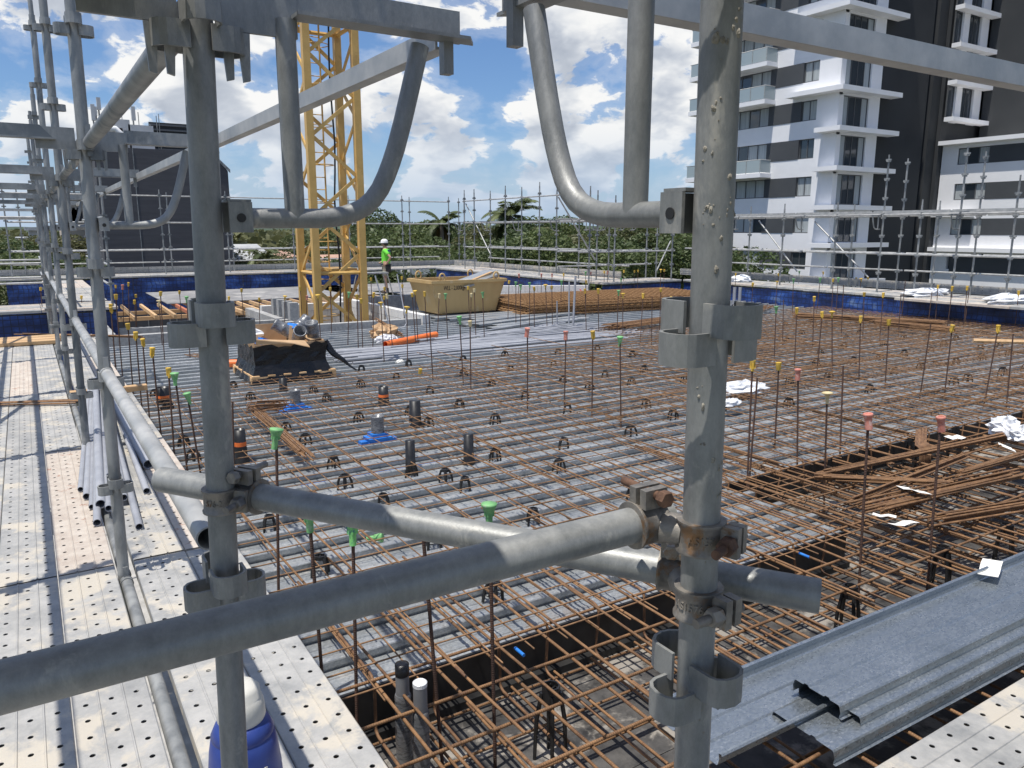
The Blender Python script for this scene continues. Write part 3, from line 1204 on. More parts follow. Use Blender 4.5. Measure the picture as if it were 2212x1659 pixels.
# ------------------------------------------------------------------ slab formwork
XE, XE2, YN = 18.5, 15.2, 30.6        # east edge, north-east edge, north edge
low = MB()
low.span((-1.5, 1.0, ZG + 6.2), (XE + 2.5, YN + 2, ZG + 6.5))
low = tag(low.build('lower_slab', 'concrete'), kind='structure')

slab = thing('slab_formwork', None, None, (0, 0, ZS))
tag(slab, 'ribbed metal decking laid as slab formwork', None, None, 'structure')


def deck_profile(w=.6, h=.058):
    """cross-section in Y-Z of one sheet: two dovetail ribs 0.3 m apart, shallow swages in the pans"""
    p = []
    for k in range(2):
        y = k * .3
        p += [(y, 0), (y + .066, 0), (y + .070, .006), (y + .086, .006), (y + .090, 0), (y + .146, 0), (y + .150, .006), (y + .166, .006), (y + .170, 0), (y + .236, 0),
              (y + .228, .016), (y + .222, .022), (y + .221, h - .006), (y + .225, h), (y + .232, h + .002), (y + .262, h + .002), (y + .269, h), (y + .273, h - .006), (y + .272, .022), (y + .258, 0)]
    p.append((w, 0))
    return p


_dk = {}


def decking_sheet(x0, x1, y0, parent, z=0.0):
    L = round(x1 - x0, 3)
    if L not in _dk:
        mb = MB()
        mb.profile([(0, y, zz) for y, zz in deck_profile()], (L, 0, 0))
        _dk[L] = mb.mesh('decking_sheet', 'deck')
    return inst('decking_sheet', _dk[L], (x0, y0, z), parent=parent)


y = 3.22
i = 0
while y < 18.9:
    cuts = [(.80, 6.8), (6.8, 12.8), (12.8, XE)]
    if y < 4.3:
        cuts = [(.80, 4.9)]
    if y > 15.6:
        cuts = [(7.9, 12.8), (12.8, XE)]
    for a, b_ in cuts:
        decking_sheet(a, b_ - .004, y, slab, .0015 * (i % 2))
    y += .6
    i += 1
for a, b_, yy in ((7.9, 10.4, 19.0), (7.9, 10.4, 19.6)):
    decking_sheet(a, b_, yy, slab)

# beam trench in front: floor of worn black form-ply sheets, black far side
xx = .12
while xx < XE:
    for y0, y1 in ((1.16, 2.35), (2.354, 3.19)) + (((3.194, 4.39),) if xx > 4.8 else ()):
        s = MB()
        s.span((xx, y0, ZT - .018), (min(xx + 2.4, XE) - .005, y1, ZT))
        o = s.build('form_sheet', 'blackply', slab)
    xx += 2.4
for lo, hi, nm in (((.72, 3.196, ZT - .02), (4.90, 3.216, ZS + .006), 'trench_side'), ((4.902, 4.396, ZT - .02), (XE, 4.416, ZS + .006), 'trench_side'),
                   ((4.88, 3.218, ZT - .02), (4.90, 4.396, ZS + .006), 'trench_side'), ((.72, 3.150, ZT), (4.9, 3.194, ZT + .045), 'batten'),
                   ((4.93, 4.350, ZT), (XE, 4.394, ZT + .045), 'batten')):
    s = MB()
    s.span(lo, hi)
    s.build(nm, 'blackform', slab)
s = MB()
s.span((.72, 1.13, ZT - .02), (XE, 1.155, ZS + .05))
s.build('trench_side', 'blackform', slab)
s = MB()
s.span((.70, 1.13, ZT - .02), (.716, 16.0, ZS + .02))
s.build('edge_form', 'blackform', slab)
s = MB()
s.span((XE, 1.13, ZT), (XE + .02, 18.9, ZS + .14))
s.build('edge_form', 'blackform', slab)
# patch of rendered concrete where the column comes up
s = MB()
s.span((1.25, 1.5, ZT + .001), (2.25, 2.05, ZT + .05))
s.build('column_head', 'concrete', slab)

# plywood soffit still being laid beyond the shafts
ply = thing('plywood_soffit', None, None, (0, 0, -2.1))
tag(ply, 'grey plywood formwork deck on timber joists', None, None, 'structure')
PZ = -2.1


def sheet_rect(x0, x1, y0, y1):
    xx = x0
    while xx < x1 - .05:
        yy = y0
        while yy < y1 - .05:
            s = MB()
            s.span((xx, yy, PZ - .018), (min(xx + 2.4, x1) - .006, min(yy + 1.2, y1) - .006, PZ))
            s.build('ply_sheet', 'ply', ply)
            yy += 1.2
        xx += 2.4


sheet_rect(3.4, 10.2, 24.3, 29.1)
sheet_rect(9.0, 15.0, 25.6, 29.1)
sheet_rect(10.6, 15.0, 19.6, 25.6)
# bearers and joists sticking out toward the shafts
for yy in (22.0, 23.6):
    s = MB()
    s.span((1.4, yy, PZ - .21), (10.2, yy + .09, PZ - .112))
    s.build('bearer', 'timber', ply)
xx = 1.7
k = 0
while xx < 9.9:
    y0 = 21.4 + rnd(-.25, .25)
    y1 = 24.9 if xx < 3.4 else 25.3
    s = MB()
    s.span((-.035, 0, -.045), (.035, y1 - y0, .045))
    inst('joist', s.mesh('joist', 'timberred' if k in (4, 11, 15) else 'timber'), (xx, y0, -.0655), (0, 0, rnd(-.03, .03)), ply)
    xx += .45 + rnd(-.05, .05)
    k += 1
s = MB()
s.span((10.3, 19.2, PZ - .19), (15.1, 19.29, PZ + .02))
s.build('bearer', 'timberred', ply)
s = MB()
s.span((8.6, 21.0, PZ - .20), (10.6, 21.1, PZ - .02))
s.build('bearer', 'timberred', ply)


# ------------------------------------------------------------------ concrete block walls of the shafts
_bk = {}


def block_wall(p0, p1, z0, courses, label, mat='block', th=.19):
    """running-bond wall of single blocks from p0 to p1 (plan), courses of 0.2 m"""
    p0, p1 = Vector((*p0, 0)), Vector((*p1, 0))
    d = p1 - p0
    L = d.length
    d.normalize()
    rz = math.atan2(d.y, d.x)
    e = thing('block_wall', label, 'wall', (p0.x, p0.y, z0), None, (0, 0, rz))
    core = MB()
    core.span((.01, -th / 2 + .008, 0), (L - .01, th / 2 - .008, courses * .2 - .012))
    cm = core.mesh('mortar', 'mortarjoint')
    inst('mortar', cm, parent=e)
    for c in range(courses):
        s = -.2 if c % 2 else 0.0
        while s < L - .02:
            a, b_ = max(s, 0), min(s + .39, L)
            if b_ - a > .03:
                w = round(b_ - a, 3)
                if (w, mat) not in _bk:
                    mb = MB()
                    mb.span((0, -th / 2, 0), (w, th / 2, .19))
                    _bk[(w, mat)] = mb.mesh('block', mat)
                inst('block', _bk[(w, mat)], (a, rnd(-.002, .002), c * .2 + .001), parent=e)
            s += .4
    return e


block_wall((.95, 16.35), (5.05, 16.30), ZS, 1, 'single course of grey blocks along the near edge of the left shaft opening')
block_wall((.95, 18.6), (5.0, 18.5), ZS - .72, 4, 'grey block wall at the far side of the left shaft opening')
block_wall((5.05, 16.30), (5.05, 21.6), ZS - .5, 3, 'pale block wall running back between the left shaft and the crane pit', 'block')
block_wall((5.15, 16.12), (7.55, 16.02), ZS, 1, 'course of grey blocks in front of the crane mast')
block_wall((7.75, 16.1), (7.75, 22.3), ZS - .55, 4, 'pale grey block wall along the right side of the crane pit', 'blockpale')
block_wall((5.2, 20.9), (7.6, 20.9), ZS - .8, 5, 'pale grey block wall behind the crane mast', 'blockpale')
block_wall((1.25, 16.6), (1.25, 22.5), ZS - .2, 2, 'narrow block upstand left of the left shaft opening')
block_wall((11.3, 21.4), (15.0, 19.4), PZ, 2, 'pale block upstand behind the stack of mesh', 'blockpale')
block_wall((7.9, 19.95), (10.4, 19.9), ZS, 2, 'grey block upstand behind the yellow bin')
for k, (a, z_) in enumerate(((17.0, 0), (17.45, 0), (17.9, 0), (18.35, 0))):
    mb = MB()
    mb.span((4.86, a, ZS + .2), (5.05, a + .19, ZS + .59))
    tag(mb.build('loose_block', 'block', origin=(4.95, a + .1, ZS + .2)), 'grey hollow block stood on end on the wall beside the pallet', 'block', 'blocks stood on end on the wall')

# ------------------------------------------------------------------ reinforcing mesh sheets
MW = .0047


def mesh_sheet(x0, y0, w, l, z, rot, label='rusty reinforcing mesh sheet laid over the metal decking'):
    e = thing('mesh_sheet', label, 'reinforcing mesh', (x0, y0, z), 'mesh sheets laid over the decking', (0, 0, rot))
    n = int(round(w / .2))
    for i in range(n + 1):
        inst('bar', bar_mesh(l, MW, 'mesh_rust', 5), (i * .2, rnd(-.02, .02), 0), (0, 0, PI / 2), e)
    m = int(round((l - .2) / .2))
    for j in range(m + 1):
        inst('bar', bar_mesh(w + .2, MW, 'mesh_rust', 5), (-.1 + rnd(-.02, .02), .1 + j * .2, .008), (0, 0, 0), e)
    return e


for k in range(8):
    x0 = .95 + 2.2 * k
    mesh_sheet(x0, (2.93 if k < 2 else 4.18) + rnd(-.05, .05), 2.2, 3.6 if k < 2 else 2.4, ZM - .008 * (k % 2), rnd(-.006, .006))
    mesh_sheet(x0, 6.27, 2.2, 4.4 if k < 4 else 4.2, ZM + .016 - .008 * (k % 2), rnd(-.004, .004))
    if k >= 4:
        mesh_sheet(x0 + .1, 10.2, 2.2, 2.6 if k < 7 else 3.2, ZM - .008 * (k % 2), rnd(-.006, .006))

# lap bars and thicker bars over the mesh along Y
lap = thing('lap_bars', 'loose rusty bars lying along the laps of the mesh', 'reinforcement', (0, 0, ZM))
for i in range(26):
    xx = rnd(1.2, 10)
    yy = rnd(3.6, 8.5)
    L = random.choice((1.2, 2.4, 3.0))
    inst('bar', bar_mesh(L, .0062, 'rebar', 6), (xx, yy, .022), (0, 0, PI / 2 + rnd(-.04, .04)), lap)
for i in range(90):
    xx = rnd(6.0, 15.5)
    yy = rnd(4.6, 11.5)
    L = random.choice((2.4, 3.0, 4.0))
    inst('bar', bar_mesh(min(L, 17.8 - xx), .0055, 'mesh_rust', 6), (xx, yy, .030), (0, 0, rnd(-.03, .03)), lap)
for i in range(60):
    xx = rnd(5.2, 16.5)
    yy = rnd(4.4, 9.5)
    L = random.choice((1.8, 2.4, 3.0))
    inst('bar', bar_mesh(L, .0055, 'mesh_rust', 6), (xx, yy, .041), (0, 0, PI / 2 + rnd(-.03, .03)), lap)
for i in range(34):
    xx = rnd(5, 14)
    yy = rnd(6.5, 11)
    L = random.choice((2.4, 3.0, 4.0))
    inst('bar', bar_mesh(L, .0055, 'mesh_rust', 6), (xx, yy, .020), (0, 0, rnd(-.03, .03)), lap)

# ------------------------------------------------------------------ beam cage in the trench
cage = thing('beam_cage', 'cage of thick rusty bars in the black beam trench', 'reinforcement', (0, 0, ZT))
top = ZM - ZT - .03
for i in range(27):                      # top bars across the trench
    xx = .92 + i * .29 + rnd(-.03, .03)
    y0 = 1.25 + rnd(0, .2)
    L = random.choice((2.6, 2.9, 3.2))
    inst('bar', bar_mesh(L, .0082), (xx, y0, top + rnd(-.004, .004)), (0, 0, PI / 2 + rnd(-.02, .02)), cage)
for i in range(17):                      # second bar of each pair, reaching back over the decking
    xx = .97 + i * .29 + rnd(-.03, .03)
    inst('bar', bar_mesh(random.choice((2.6, 3.2, 3.6)), .0075), (xx, 1.9 + rnd(0, .5), top + .034 + rnd(-.003, .003)), (0, 0, PI / 2 + rnd(-.03, .03)), cage)
for i in range(34):                      # bars over the wide part
    xx = 5.0 + i * .29 + rnd(-.05, .05)
    inst('bar', bar_mesh(random.choice((2.6, 3.0)), .0082), (xx, 2.3 + rnd(0, .3), top + rnd(-.004, .004)), (0, 0, PI / 2 + rnd(-.02, .02)), cage)
    inst('bar', bar_mesh(1.8, .0075), (xx + .1, 2.5, .075), (0, 0, PI / 2 + rnd(-.02, .02)), cage)
for yy in (4.2, 3.9, 3.6, 3.3):
    for z_ in (top + .017, .056):
        inst('bar', bar_mesh(6.0, .0082), (5.0, yy + rnd(-.03, .03), z_), (0, 0, rnd(-.006, .006)), cage)
        inst('bar', bar_mesh(6.0, .0082), (10.9, yy + rnd(-.03, .03), z_ + .002), (0, 0, rnd(-.006, .006)), cage)
for i in range(30):                      # bottom bars across
    xx = .86 + i * .27 + rnd(-.03, .03)
    inst('bar', bar_mesh(1.85, .0075), (xx, 1.25, .07), (0, 0, PI / 2 + rnd(-.015, .015)), cage)
for yy in (3.06, 2.78, 2.5, 2.2, 1.92, 1.62, 1.36):
    for z_ in (top + .017, .052):
        inst('bar', bar_mesh(6.0, .0082 if z_ > .1 else .0075), (.78 + rnd(0, .1), yy + rnd(-.03, .03), z_), (0, 0, rnd(-.006, .006)), cage)
        inst('bar', bar_mesh(6.0, .0082), (6.4 + rnd(0, .1), yy + rnd(-.03, .03), z_ + .002), (0, 0, rnd(-.006, .006)), cage)
for i in range(11 + 24):                 # cranked bars dropping into the trench
    xx = 1.18 + i * .335 + rnd(-.02, .02)
    oy = 0.0 if i < 11 else 1.2
    dx = rnd(-.05, .03)
    zt_, zb_ = ZT + top + .012, ZT + .085
    p = [Vector((xx, oy + 4.3, zt_)), Vector((xx, oy + 3.16, zt_))]
    p += arc((xx, oy + 3.16, zt_ - .055), .055, PI / 2, 0, 5, (0, -1, 0), (0, 0, 1))[1:]
    p += [Vector((xx + dx, oy + 3.10, zb_ + .06))]
    p += arc((xx + dx, oy + 3.06, zb_ + .045), .045, 0, -PI / 2, 4, (0, 1, 0), (0, 0, 1))[1:]
    p += [Vector((xx + dx, oy + 2.2, zb_))]
    mb = MB()
    mb.tube(p, .0082, 7)
    mb.build('cranked_bar', 'rebar_bent', cage)
# blue paint marks on some bars
for i in range(3):
    xx = 1.9 + i * 1.1
    mb = MB()
    mb.tube([(xx, 2.92, ZT + top + .0002), (xx, 3.0, ZT + top + .0002)], .0092, 8)
    mb.build('paint_mark', 'bluecast', cage)


def bundle(name, label, p0, p1, n, r, spread, cat='bar bundle', bow=.02, mat='rebar', layers=3, ties=2):
    p0, p1 = Vector(p0), Vector(p1)
    e = thing(name, label, cat, (p0 + p1) / 2)
    d = (p1 - p0)
    L = d.length
    d.normalize()
    sd_ = d.cross(Vector((0, 0, 1))).normalized()
    for i in range(n):
        o = sd_ * rnd(-spread, spread) + Vector((0, 0, (i % layers) * r * 2.05))
        a = p0 + o + d * rnd(-.12, .12) + sd_ * rnd(-spread, spread) * .4
        b_ = p1 + o + d * rnd(-.12, .12) + sd_ * rnd(-spread, spread) * .4
        inst('bar', bar_mesh(round((b_ - a).length, 1), r, mat, 6), a - Vector(e.location), aim(b_ - a), e)
    return e


zb_ = ZM + .03
P = lambda n, x, y, h=zb_: at_h(*C(n, x, y), h)
bundle('bar_bundle', 'long bundle of rusty bars running toward the white bag over the trench', P(8, 380, 1420), P(8, 1650, 1150), 16, .0085, .05)
bundle('bar_bundle', 'thick bundle of rusty bars under the paper tag in the trench', P(8, 650, 1640), P(8, 1600, 1420), 14, .0085, .07)
bundle('bar_bundle', 'rusty bar bundle beside the loose metal sheets', P(12, 1090, 60), P(12, 1800, -60), 14, .0085, .06)
bundle('bar_bundle', 'rusty bar bundle lying behind the tagged bundle', P(8, 1250, 1420), P(8, 1900, 1230), 12, .0085, .05)
bundle('bar_bundle', 'bundle of bent rusty bars between two red-capped starters', P(8, 380, 1450), P(8, 1150, 1480), 10, .0085, .06)
bundle('bar_bundle', 'rusty bars lying across the tall bent bar bundle', P(8, 600, 1590), P(8, 1300, 1300), 7, .008, .05)
bundle('bar_bundle', 'dark rusty bar pile along the far mesh edge before the blue screen', P(8, 180, 400), P(8, 1110, 450), 34, .010, .22, layers=6)
bundle('bar_bundle', 'second dark bar pile lying right of the first before the blue screen', P(8, 700, 440), P(8, 1180, 490), 26, .010, .18, layers=5)
bundle('bar_bundle', 'dark bar pile lying in front of the stack of mesh', P(7, 640, 470), P(7, 1200, 400), 34, .010, .28, layers=5)
bundle('bar_bundle', 'dark rusty bars right of the coated post past the mesh stack', P(7, 1390, 430), P(7, 1650, 330), 16, .010, .2, layers=4)
bundle('bar_bundle', 'short orange-brown bars fanned out behind the green-capped starter', P(6, 0, 1010), P(6, 330, 1300), 13, .007, .06)
bundle('bar_bundle', 'few thin rusty bars on the decking before the left shaft', at_h(410, 765, ZS + .08), at_h(650, 810, ZS + .08), 5, .006, .1, layers=1)
bundle('bar_bundle', 'rusty bars lying across the left walkway planks', at_h(-30, 874, ZD + .02), at_h(178, 868, ZD + .02), 6, .007, .07, layers=2)
bundle('bar_bundle', 'rusty bars at the far end of the left walkway', at_h(40, 722, ZD + .02), at_h(300, 728, ZD + .02), 5, .008, .05, layers=2)
bundle('bar_bundle', 'short rusty bars propped by the torn cardboard near the crane pit', at_h(*C(6, 780, 415), ZS + .3), at_h(*C(6, 945, 520), ZS + .06), 8, .009, .05)

# upright bundle of hooked bars in the trench
e = thing('hooked_bar_bundle', 'flat bundle of bent bars standing upright in the trench before the white bag', 'bar bundle', P(8, 1020, 1290, ZM - .1))
c0 = Vector(e.location)
for i in range(9):
    p = [c0 + Vector((-.10 + .022 * i, -.02, -.14)), c0 + Vector((-.10 + .022 * i, .0, .05))]
    p += arc(c0 + Vector((-.10 + .022 * i, .05, .05)), .05, PI, PI / 2, 5, (0, 1, 0), (0, 0, 1))[1:]
    p += [c0 + Vector((-.08 + .022 * i + .5, .35, .11 + rnd(-.01, .01)))]
    mb = MB()
    mb.tube(p, .0095, 7)
    mb.build('bar', 'rebar_bent', e)
# cluster of small bent ligatures on the mesh behind the green cap
e = thing('ligature_pile', 'small pile of bent square ligatures beside the fanned bars on the mesh', 'ligatures', P(6, 60, 1000))
c0 = Vector(e.location)
for i in range(9):
    a = rnd(-.5, .5)
    u = Vector((math.cos(a), math.sin(a), 0))
    w = Vector((-math.sin(a), math.cos(a), 0))
    q = c0 + Vector((rnd(-.12, .12), rnd(-.1, .1), .012 * i))
    pts = [q - u * .2 - w * .1, q + u * .2 - w * .1, q + u * .2 + w * .1, q - u * .2 + w * .1, q - u * .2 - w * .07]
    mb = MB()
    mb.tube(pts, .006, 6)
    mb.build('ligature', 'rebar_bent', e)

# stack of spare mesh sheets
c1, c2, c3_ = Vector((10.35, 15.75, 0)), Vector((16.6, 15.3, 0)), Vector((16.9, 17.6, 0))
u = (c2 - c1)
L1 = u.length
u.normalize()
w = Vector((-u.y, u.x, 0))
NS = 15
stk = MB()
for i in range(int(L1 / .2) + 1):
    stk.tube([u * (i * .2), u * (i * .2) + w * 2.4], .0085, 4, True, 0, False)
for j in range(13):
    stk.tube([w * (j * .2) + Vector((0, 0, .012)), w * (j * .2) + u * L1 + Vector((0, 0, .012))], .0085, 4, True, 0, False)
M['stack_rust'] = pm('bright_rusty_wire', (.24, .135, .06), (.36, .21, .10), 20, (.6, .8), .15, .2, 200, var=.4)
sm = stk.mesh('stacked_mesh_sheet', 'stack_rust')
for k in range(NS):
    o = inst('stacked_mesh_sheet', sm, (c1.x + rnd(-.07, .07), c1.y + rnd(-.07, .07), ZS + .08 + k * .024), (0, 0, rnd(-.004, .004)))
    tag(o, 'rusty mesh sheet in the tall stack beside the yellow bin', 'reinforcing mesh', 'sheets in the stack of spare mesh')
# ------------------------------------------------------------------ bar chairs (moulded plastic supports)
def chair_mesh(h, w):
    mb = MB()
    hw = w / 2
    ring = []
    for k in range(9):
        a = 2 * PI * k / 8
        ring.append((math.cos(a) * hw * .52, math.sin(a) * hw * .52, h * .93))
    mb.strip(ring, (0, 0, h * .2), .007)
    mb.box((0, 0, h * .9), (w * .42, .008, h * .16))
    mb.box((0, 0, h * .9), (.008, w * .42, h * .16))
    for sx, sy in ((1, 1), (1, -1), (-1, 1), (-1, -1)):
        a, b_ = Vector((sx * hw * .40, sy * hw * .40, h * .93)), Vector((sx * hw * .62, sy * hw * .62, h * .55))
        c = Vector((sx * hw * .70, sy * hw * .70, 0))
        mb.tube([a, b_, c], [.0105, .0115, .009], 5)
        for q in ((sx * hw * .26, sy * hw * .26),):
            mb.tube([(q[0], q[1], h), (q[0] * 1.2, q[1] * 1.2, h * .86)], .005, 4)
    for k in range(4):
        a = PI / 4 + k * PI / 2
        a2 = a + PI / 2
        mb.tube([(math.cos(a) * hw * .95, math.sin(a) * hw * .95, h * .35), (math.cos(a2) * hw * .95, math.sin(a2) * hw * .95, h * .35)], .0035, 4)
    return mb.mesh('bar_chair', 'blackplastic')


CH = [chair_mesh(.122, .12), chair_mesh(.13, .125)]
CHT = chair_mesh(ZM - ZT - .015, .15)
chairs = {
    6: [(680, 745), (985, 715), (1357, 685), (1620, 655), (1618, 735), (1320, 770), (922, 805), (672, 850), (368, 885), (1110, 890), (1550, 855), (472, 950), (655, 1065), (1323, 985),
        (1140, 1110), (1565, 1090), (180, 1125), (330, 1225), (490, 1355), (560, 1480), (965, 1390), (1490, 1290), (1210, 1440), (1370, 1520), (780, 1580), (970, 1015), (235, 815)],
    7: [(278, 635), (235, 705), (513, 605), (497, 680), (753, 650), (283, 810), (573, 780), (490, 865), (833, 750), (810, 840), (1080, 810), (100, 930), (378, 1020), (835, 970),
        (1085, 1065), (1410, 1010), (713, 1140), (275, 1215), (292, 1385), (825, 1580), (1395, 900)],
    8: [(120, 455), (235, 515), (277, 435), (320, 470), (525, 595), (590, 510), (460, 535), (300, 630), (258, 690), (515, 690), (717, 670), (860, 645), (830, 535), (765, 585), (1035, 620),
        (1085, 575), (1180, 540), (1350, 515), (1165, 690), (955, 730), (758, 755), (1260, 805), (1162, 820), (1375, 605), (1350, 665), (1455, 580), (1607, 645), (1470, 760), (1635, 735),
        (325, 780), (605, 870), (70, 960), (90, 560), (75, 820)],
    10: [(110, 135), (430, 400), (1175, 225), (1500, 530)], 11: [(140, 60)], 5: [(1080, 980), (1180, 1210), (1255, 1320), (1505, 850), (1620, 930), (1000, 900)]}
n = 0
for t, pts in chairs.items():
    for x, y in pts:
        p = at_h(*C(t, x, y), ZS + .03)
        if p.y < 3.35:
            p.y = 3.35
        if p.x > 4.8 and p.y < 4.6:
            p.y = 4.6
        ch = CH[n % 2]
        # chairs stand in the pans between two ribs
        kk = math.floor((p.y - 3.22) / .3)
        p.y = 3.22 + kk * .3 + .118
        o = inst('bar_chair', ch, (p.x, p.y, ZS + .006), (rnd(-.05, .05), rnd(-.05, .05), rnd(0, 1.5)), None, (rnd(.92, 1.1), rnd(.92, 1.1), rnd(.94, 1.02)))
        tag(o, 'black plastic bar chair standing on the decking under the mesh', 'bar chair', 'bar chairs under the mesh')
        n += 1
for x, y, t, lb in ((250, 1450, 11, 'tall black bar chair on the trench floor before the right near post'), (510, 740, 12, 'tall black bar chair at the far edge of the loose metal sheets'),
                    (1110, 460, 12, 'tall black bar chair in the trench before the paper scrap'), (1520, 300, 12, 'tall black bar chair beside the bar bundle in the trench'),
                    (880, 1330, 8, 'tall black bar chair in the trench behind the cranked bars'), (520, 1400, 8, 'tall black bar chair in the trench beside the bare starter'),
                    (690, 1140, 8, 'tall black bar chair below the red-capped starters')):
    p = at_h(*C(t, x, y), ZT + .12)
    o = inst('bar_chair', CHT, (p.x, min(max(p.y, 1.4), 2.95 if p.x < 5 else 4.2), ZT), (0, 0, .3))
    tag(o, lb, 'bar chair')

# ------------------------------------------------------------------ starter bars with plastic caps
def cap_mesh(kind, mat):
    mb = MB()
    if kind == 'q':                       # square block cap
        mb.lathe((0, 0, -.045), [(.020, 0), (.024, .01), (.027, .06), (.0285, .066), (.0285, .078), (.026, .082)], 14)
        mb.lathe((0, 0, -.045), [(.0295, .074), (.0295, .080)], 14)
    elif kind == 't':                     # tapered cap
        mb.lathe((0, 0, -.07), [(.0135, 0), (.014, .03), (.019, .06), (.026, .085), (.0275, .096), (.026, .104), (.014, .106)], 14)
        for k in range(4):
            a = k * PI / 2
            mb.box((math.cos(a) * .018, math.sin(a) * .018, -.02), (.012, .012, .06))
    elif kind == 'm':                     # mushroom
        mb.lathe((0, 0, -.075), [(.0135, 0), (.0145, .05), (.018, .07), (.026, .080), (.046, .088), (.048, .094), (.040, .103), (.018, .108)], 18)
    elif kind == 'g':                     # funnel
        mb.lathe((0, 0, -.08), [(.0155, 0), (.0165, .045), (.021, .065), (.030, .09), (.036, .102), (.0375, .108), (.036, .114), (.0, .115)], 18)
        for k in range(8):
            a = k * PI / 4
            mb.box((math.cos(a) * .021, math.sin(a) * .021, -.006), (.006, .006, .04))
    elif kind == 'r':                     # open cup
        mb.lathe((0, 0, -.075), [(.0235, 0), (.024, .02), (.022, .05), (.026, .085), (.031, .09), (.031, .102), (.026, .106), (.021, .1), (.018, .06), (.0, .058)], 16)
    return mb.mesh('cap', mat)


CAPS = {'q': cap_mesh('q', 'capyellow'), 't': cap_mesh('t', 'capyellow'), 'm': cap_mesh('m', 'capyellow'), 'g': cap_mesh('g', 'capgreen'), 'r': cap_mesh('r', 'capred'),
        'p': cap_mesh('t', 'cappale'), 'k': cap_mesh('q', 'cappale'), 'b': cap_mesh('g', 'capgreenblue'), 'w': cap_mesh('m', 'cappale')}
WORD = {'q': 'yellow square cap', 't': 'yellow tapered cap', 'm': 'yellow mushroom cap', 'g': 'green funnel cap', 'r': 'faded red cup cap', 'p': 'pale tapered cap',
        'k': 'pale square cap', 'b': 'green cap smeared with blue paint', 'w': 'pale wide mushroom cap'}
_st = {}


def starter(top, base, kind, zone, special=None):
    d = top - base
    L = d.length
    key = round(L * 20) / 20
    if key not in _st:
        mb = MB()
        mb.tube([(0, 0, -.07), (0, 0, key - .012)], .0085, 7)
        _st[key] = mb.mesh('bar', 'rebar_dark')
    lab = special or ('bare rusty starter bar ' + zone if kind == 'n' else 'rusty starter bar with ' + WORD[kind] + ' ' + zone)
    e = thing('starter_bar', lab, 'starter bar', base, None if special else ('starter bars ' + zone))
    e.rotation_euler = d.to_track_quat('Z', 'Y').to_euler()
    inst('bar', _st[key], parent=e)
    if kind != 'n':
        sc = rnd(.92, 1.08)
        inst('cap', CAPS[kind], (rnd(-.003, .003), rnd(-.003, .003), key + rnd(-.015, .004)), (rnd(-.12, .12), rnd(-.12, .12), rnd(0, 3)), e, (sc, sc, sc))
    return e


def st_px(t, x0, y0, x1, y1, kind, zone, special=None, hb=ZS + .1):
    b_ = at_h(*C(t, x1, y1), hb)
    r = ray(*C(t, x0, y0))
    # top: same distance from the camera along the ground as the base
    k = math.hypot(b_.x, b_.y) / math.hypot(r.x, r.y)
    tp = r * k
    tp.z = max(tp.z, b_.z + .25)
    b_.z = ZS + .06 if b_.y > (3.25 if b_.x < 4.9 else 4.4) else ZT + .06
    return starter(tp, b_, kind, zone, special)


def st_top(t, x, y, kind, zone, h=.85):
    """base hidden: the bar is as tall as its neighbours"""
    tp = at_h(*C(t, x, y), ZS + h)
    return starter(tp, Vector((tp.x + rnd(-.02, .02), tp.y + rnd(-.02, .02), ZS + .05)), kind, zone)


Z1, Z2, Z3, Z4, Z5 = 'along the left edge of the decking', 'around the shafts and crane', 'in the open mesh', 'along the far edge by the blue screen', 'rising from the beam trench'
for a in ((830, 460, 862, 870, 'q'), (880, 500, 918, 970, 't'), (925, 560, 968, 1040, 't'), (988, 620, 1045, 1180, 't'), (1092, 735, 1130, 1300, 't'), (1137, 800, 1210, 1355, 'g'),
          (1215, 905, 1297, 1380, 'g'), (1507, 945, 1515, 1370, 'n'), (718, 325, 745, 700, 'q'), (720, 355, 752, 735, 't'), (750, 262, 795, 790, 'q')):
    st_px(5, *a, Z1)
for a in ((263, 210, 285, 475, 'q'), (527, 258, 540, 440, 'q'), (880, 255, 885, 430, 'q'), (872, 300, 880, 440, 't'), (1040, 243, 1065, 655, 'q'), (1163, 235, 1180, 440, 'q'),
          (1030, 297, 1050, 560, 'w'), (832, 183, 838, 420, 't'), (750, 190, 762, 420, 'q'), (793, 190, 800, 420, 'r'), (1210, 280, 1230, 640, 'g'), (1437, 228, 1437, 425, 'q'),
          (1483, 262, 1488, 425, 't'), (1565, 228, 1580, 420, 'q')):
    st_px(5, *a, Z2)
for a in ((288, 213, 300, 445, 'q'), (480, 210, 490, 480, 'q'), (188, 268, 185, 440, 'm'), (330, 270, 325, 440, 'r'), (400, 262, 418, 525, 'm'), (603, 250, 595, 560, 'g'), (655, 272, 663, 595, 'q'),
          (680, 285, 692, 600, 'q'), (745, 155, 755, 420, 'q'), (763, 250, 757, 590, 't'), (830, 265, 832, 430, 'q'), (808, 310, 830, 670, 'm'), (848, 262, 885, 580, 'p'), (833, 202, 840, 420, 'q'),
          (945, 140, 960, 400, 'q'), (948, 190, 965, 400, 'q'), (978, 345, 982, 690, 'm'), (1012, 243, 1035, 570, 'q'), (1030, 220, 1050, 560, 'm'), (1092, 235, 1110, 545, 't'), (1188, 245, 1175, 515, 'p'),
          (1228, 250, 1243, 545, 'g'), (1375, 210, 1385, 440, 'q'), (1395, 245, 1390, 440, 'p'), (1415, 222, 1425, 520, 'k'), (1468, 238, 1480, 530, 'g'), (1640, 165, 1632, 420, 'q'), (20, 275, 25, 440, 'q')):
    st_px(6, *a, Z2)
for a in ((1120, 360, 1145, 770, 'n'), (1320, 418, 1342, 800, 'g'), (1387, 430, 1392, 850, 'k')):
    st_px(6, *a, Z3)
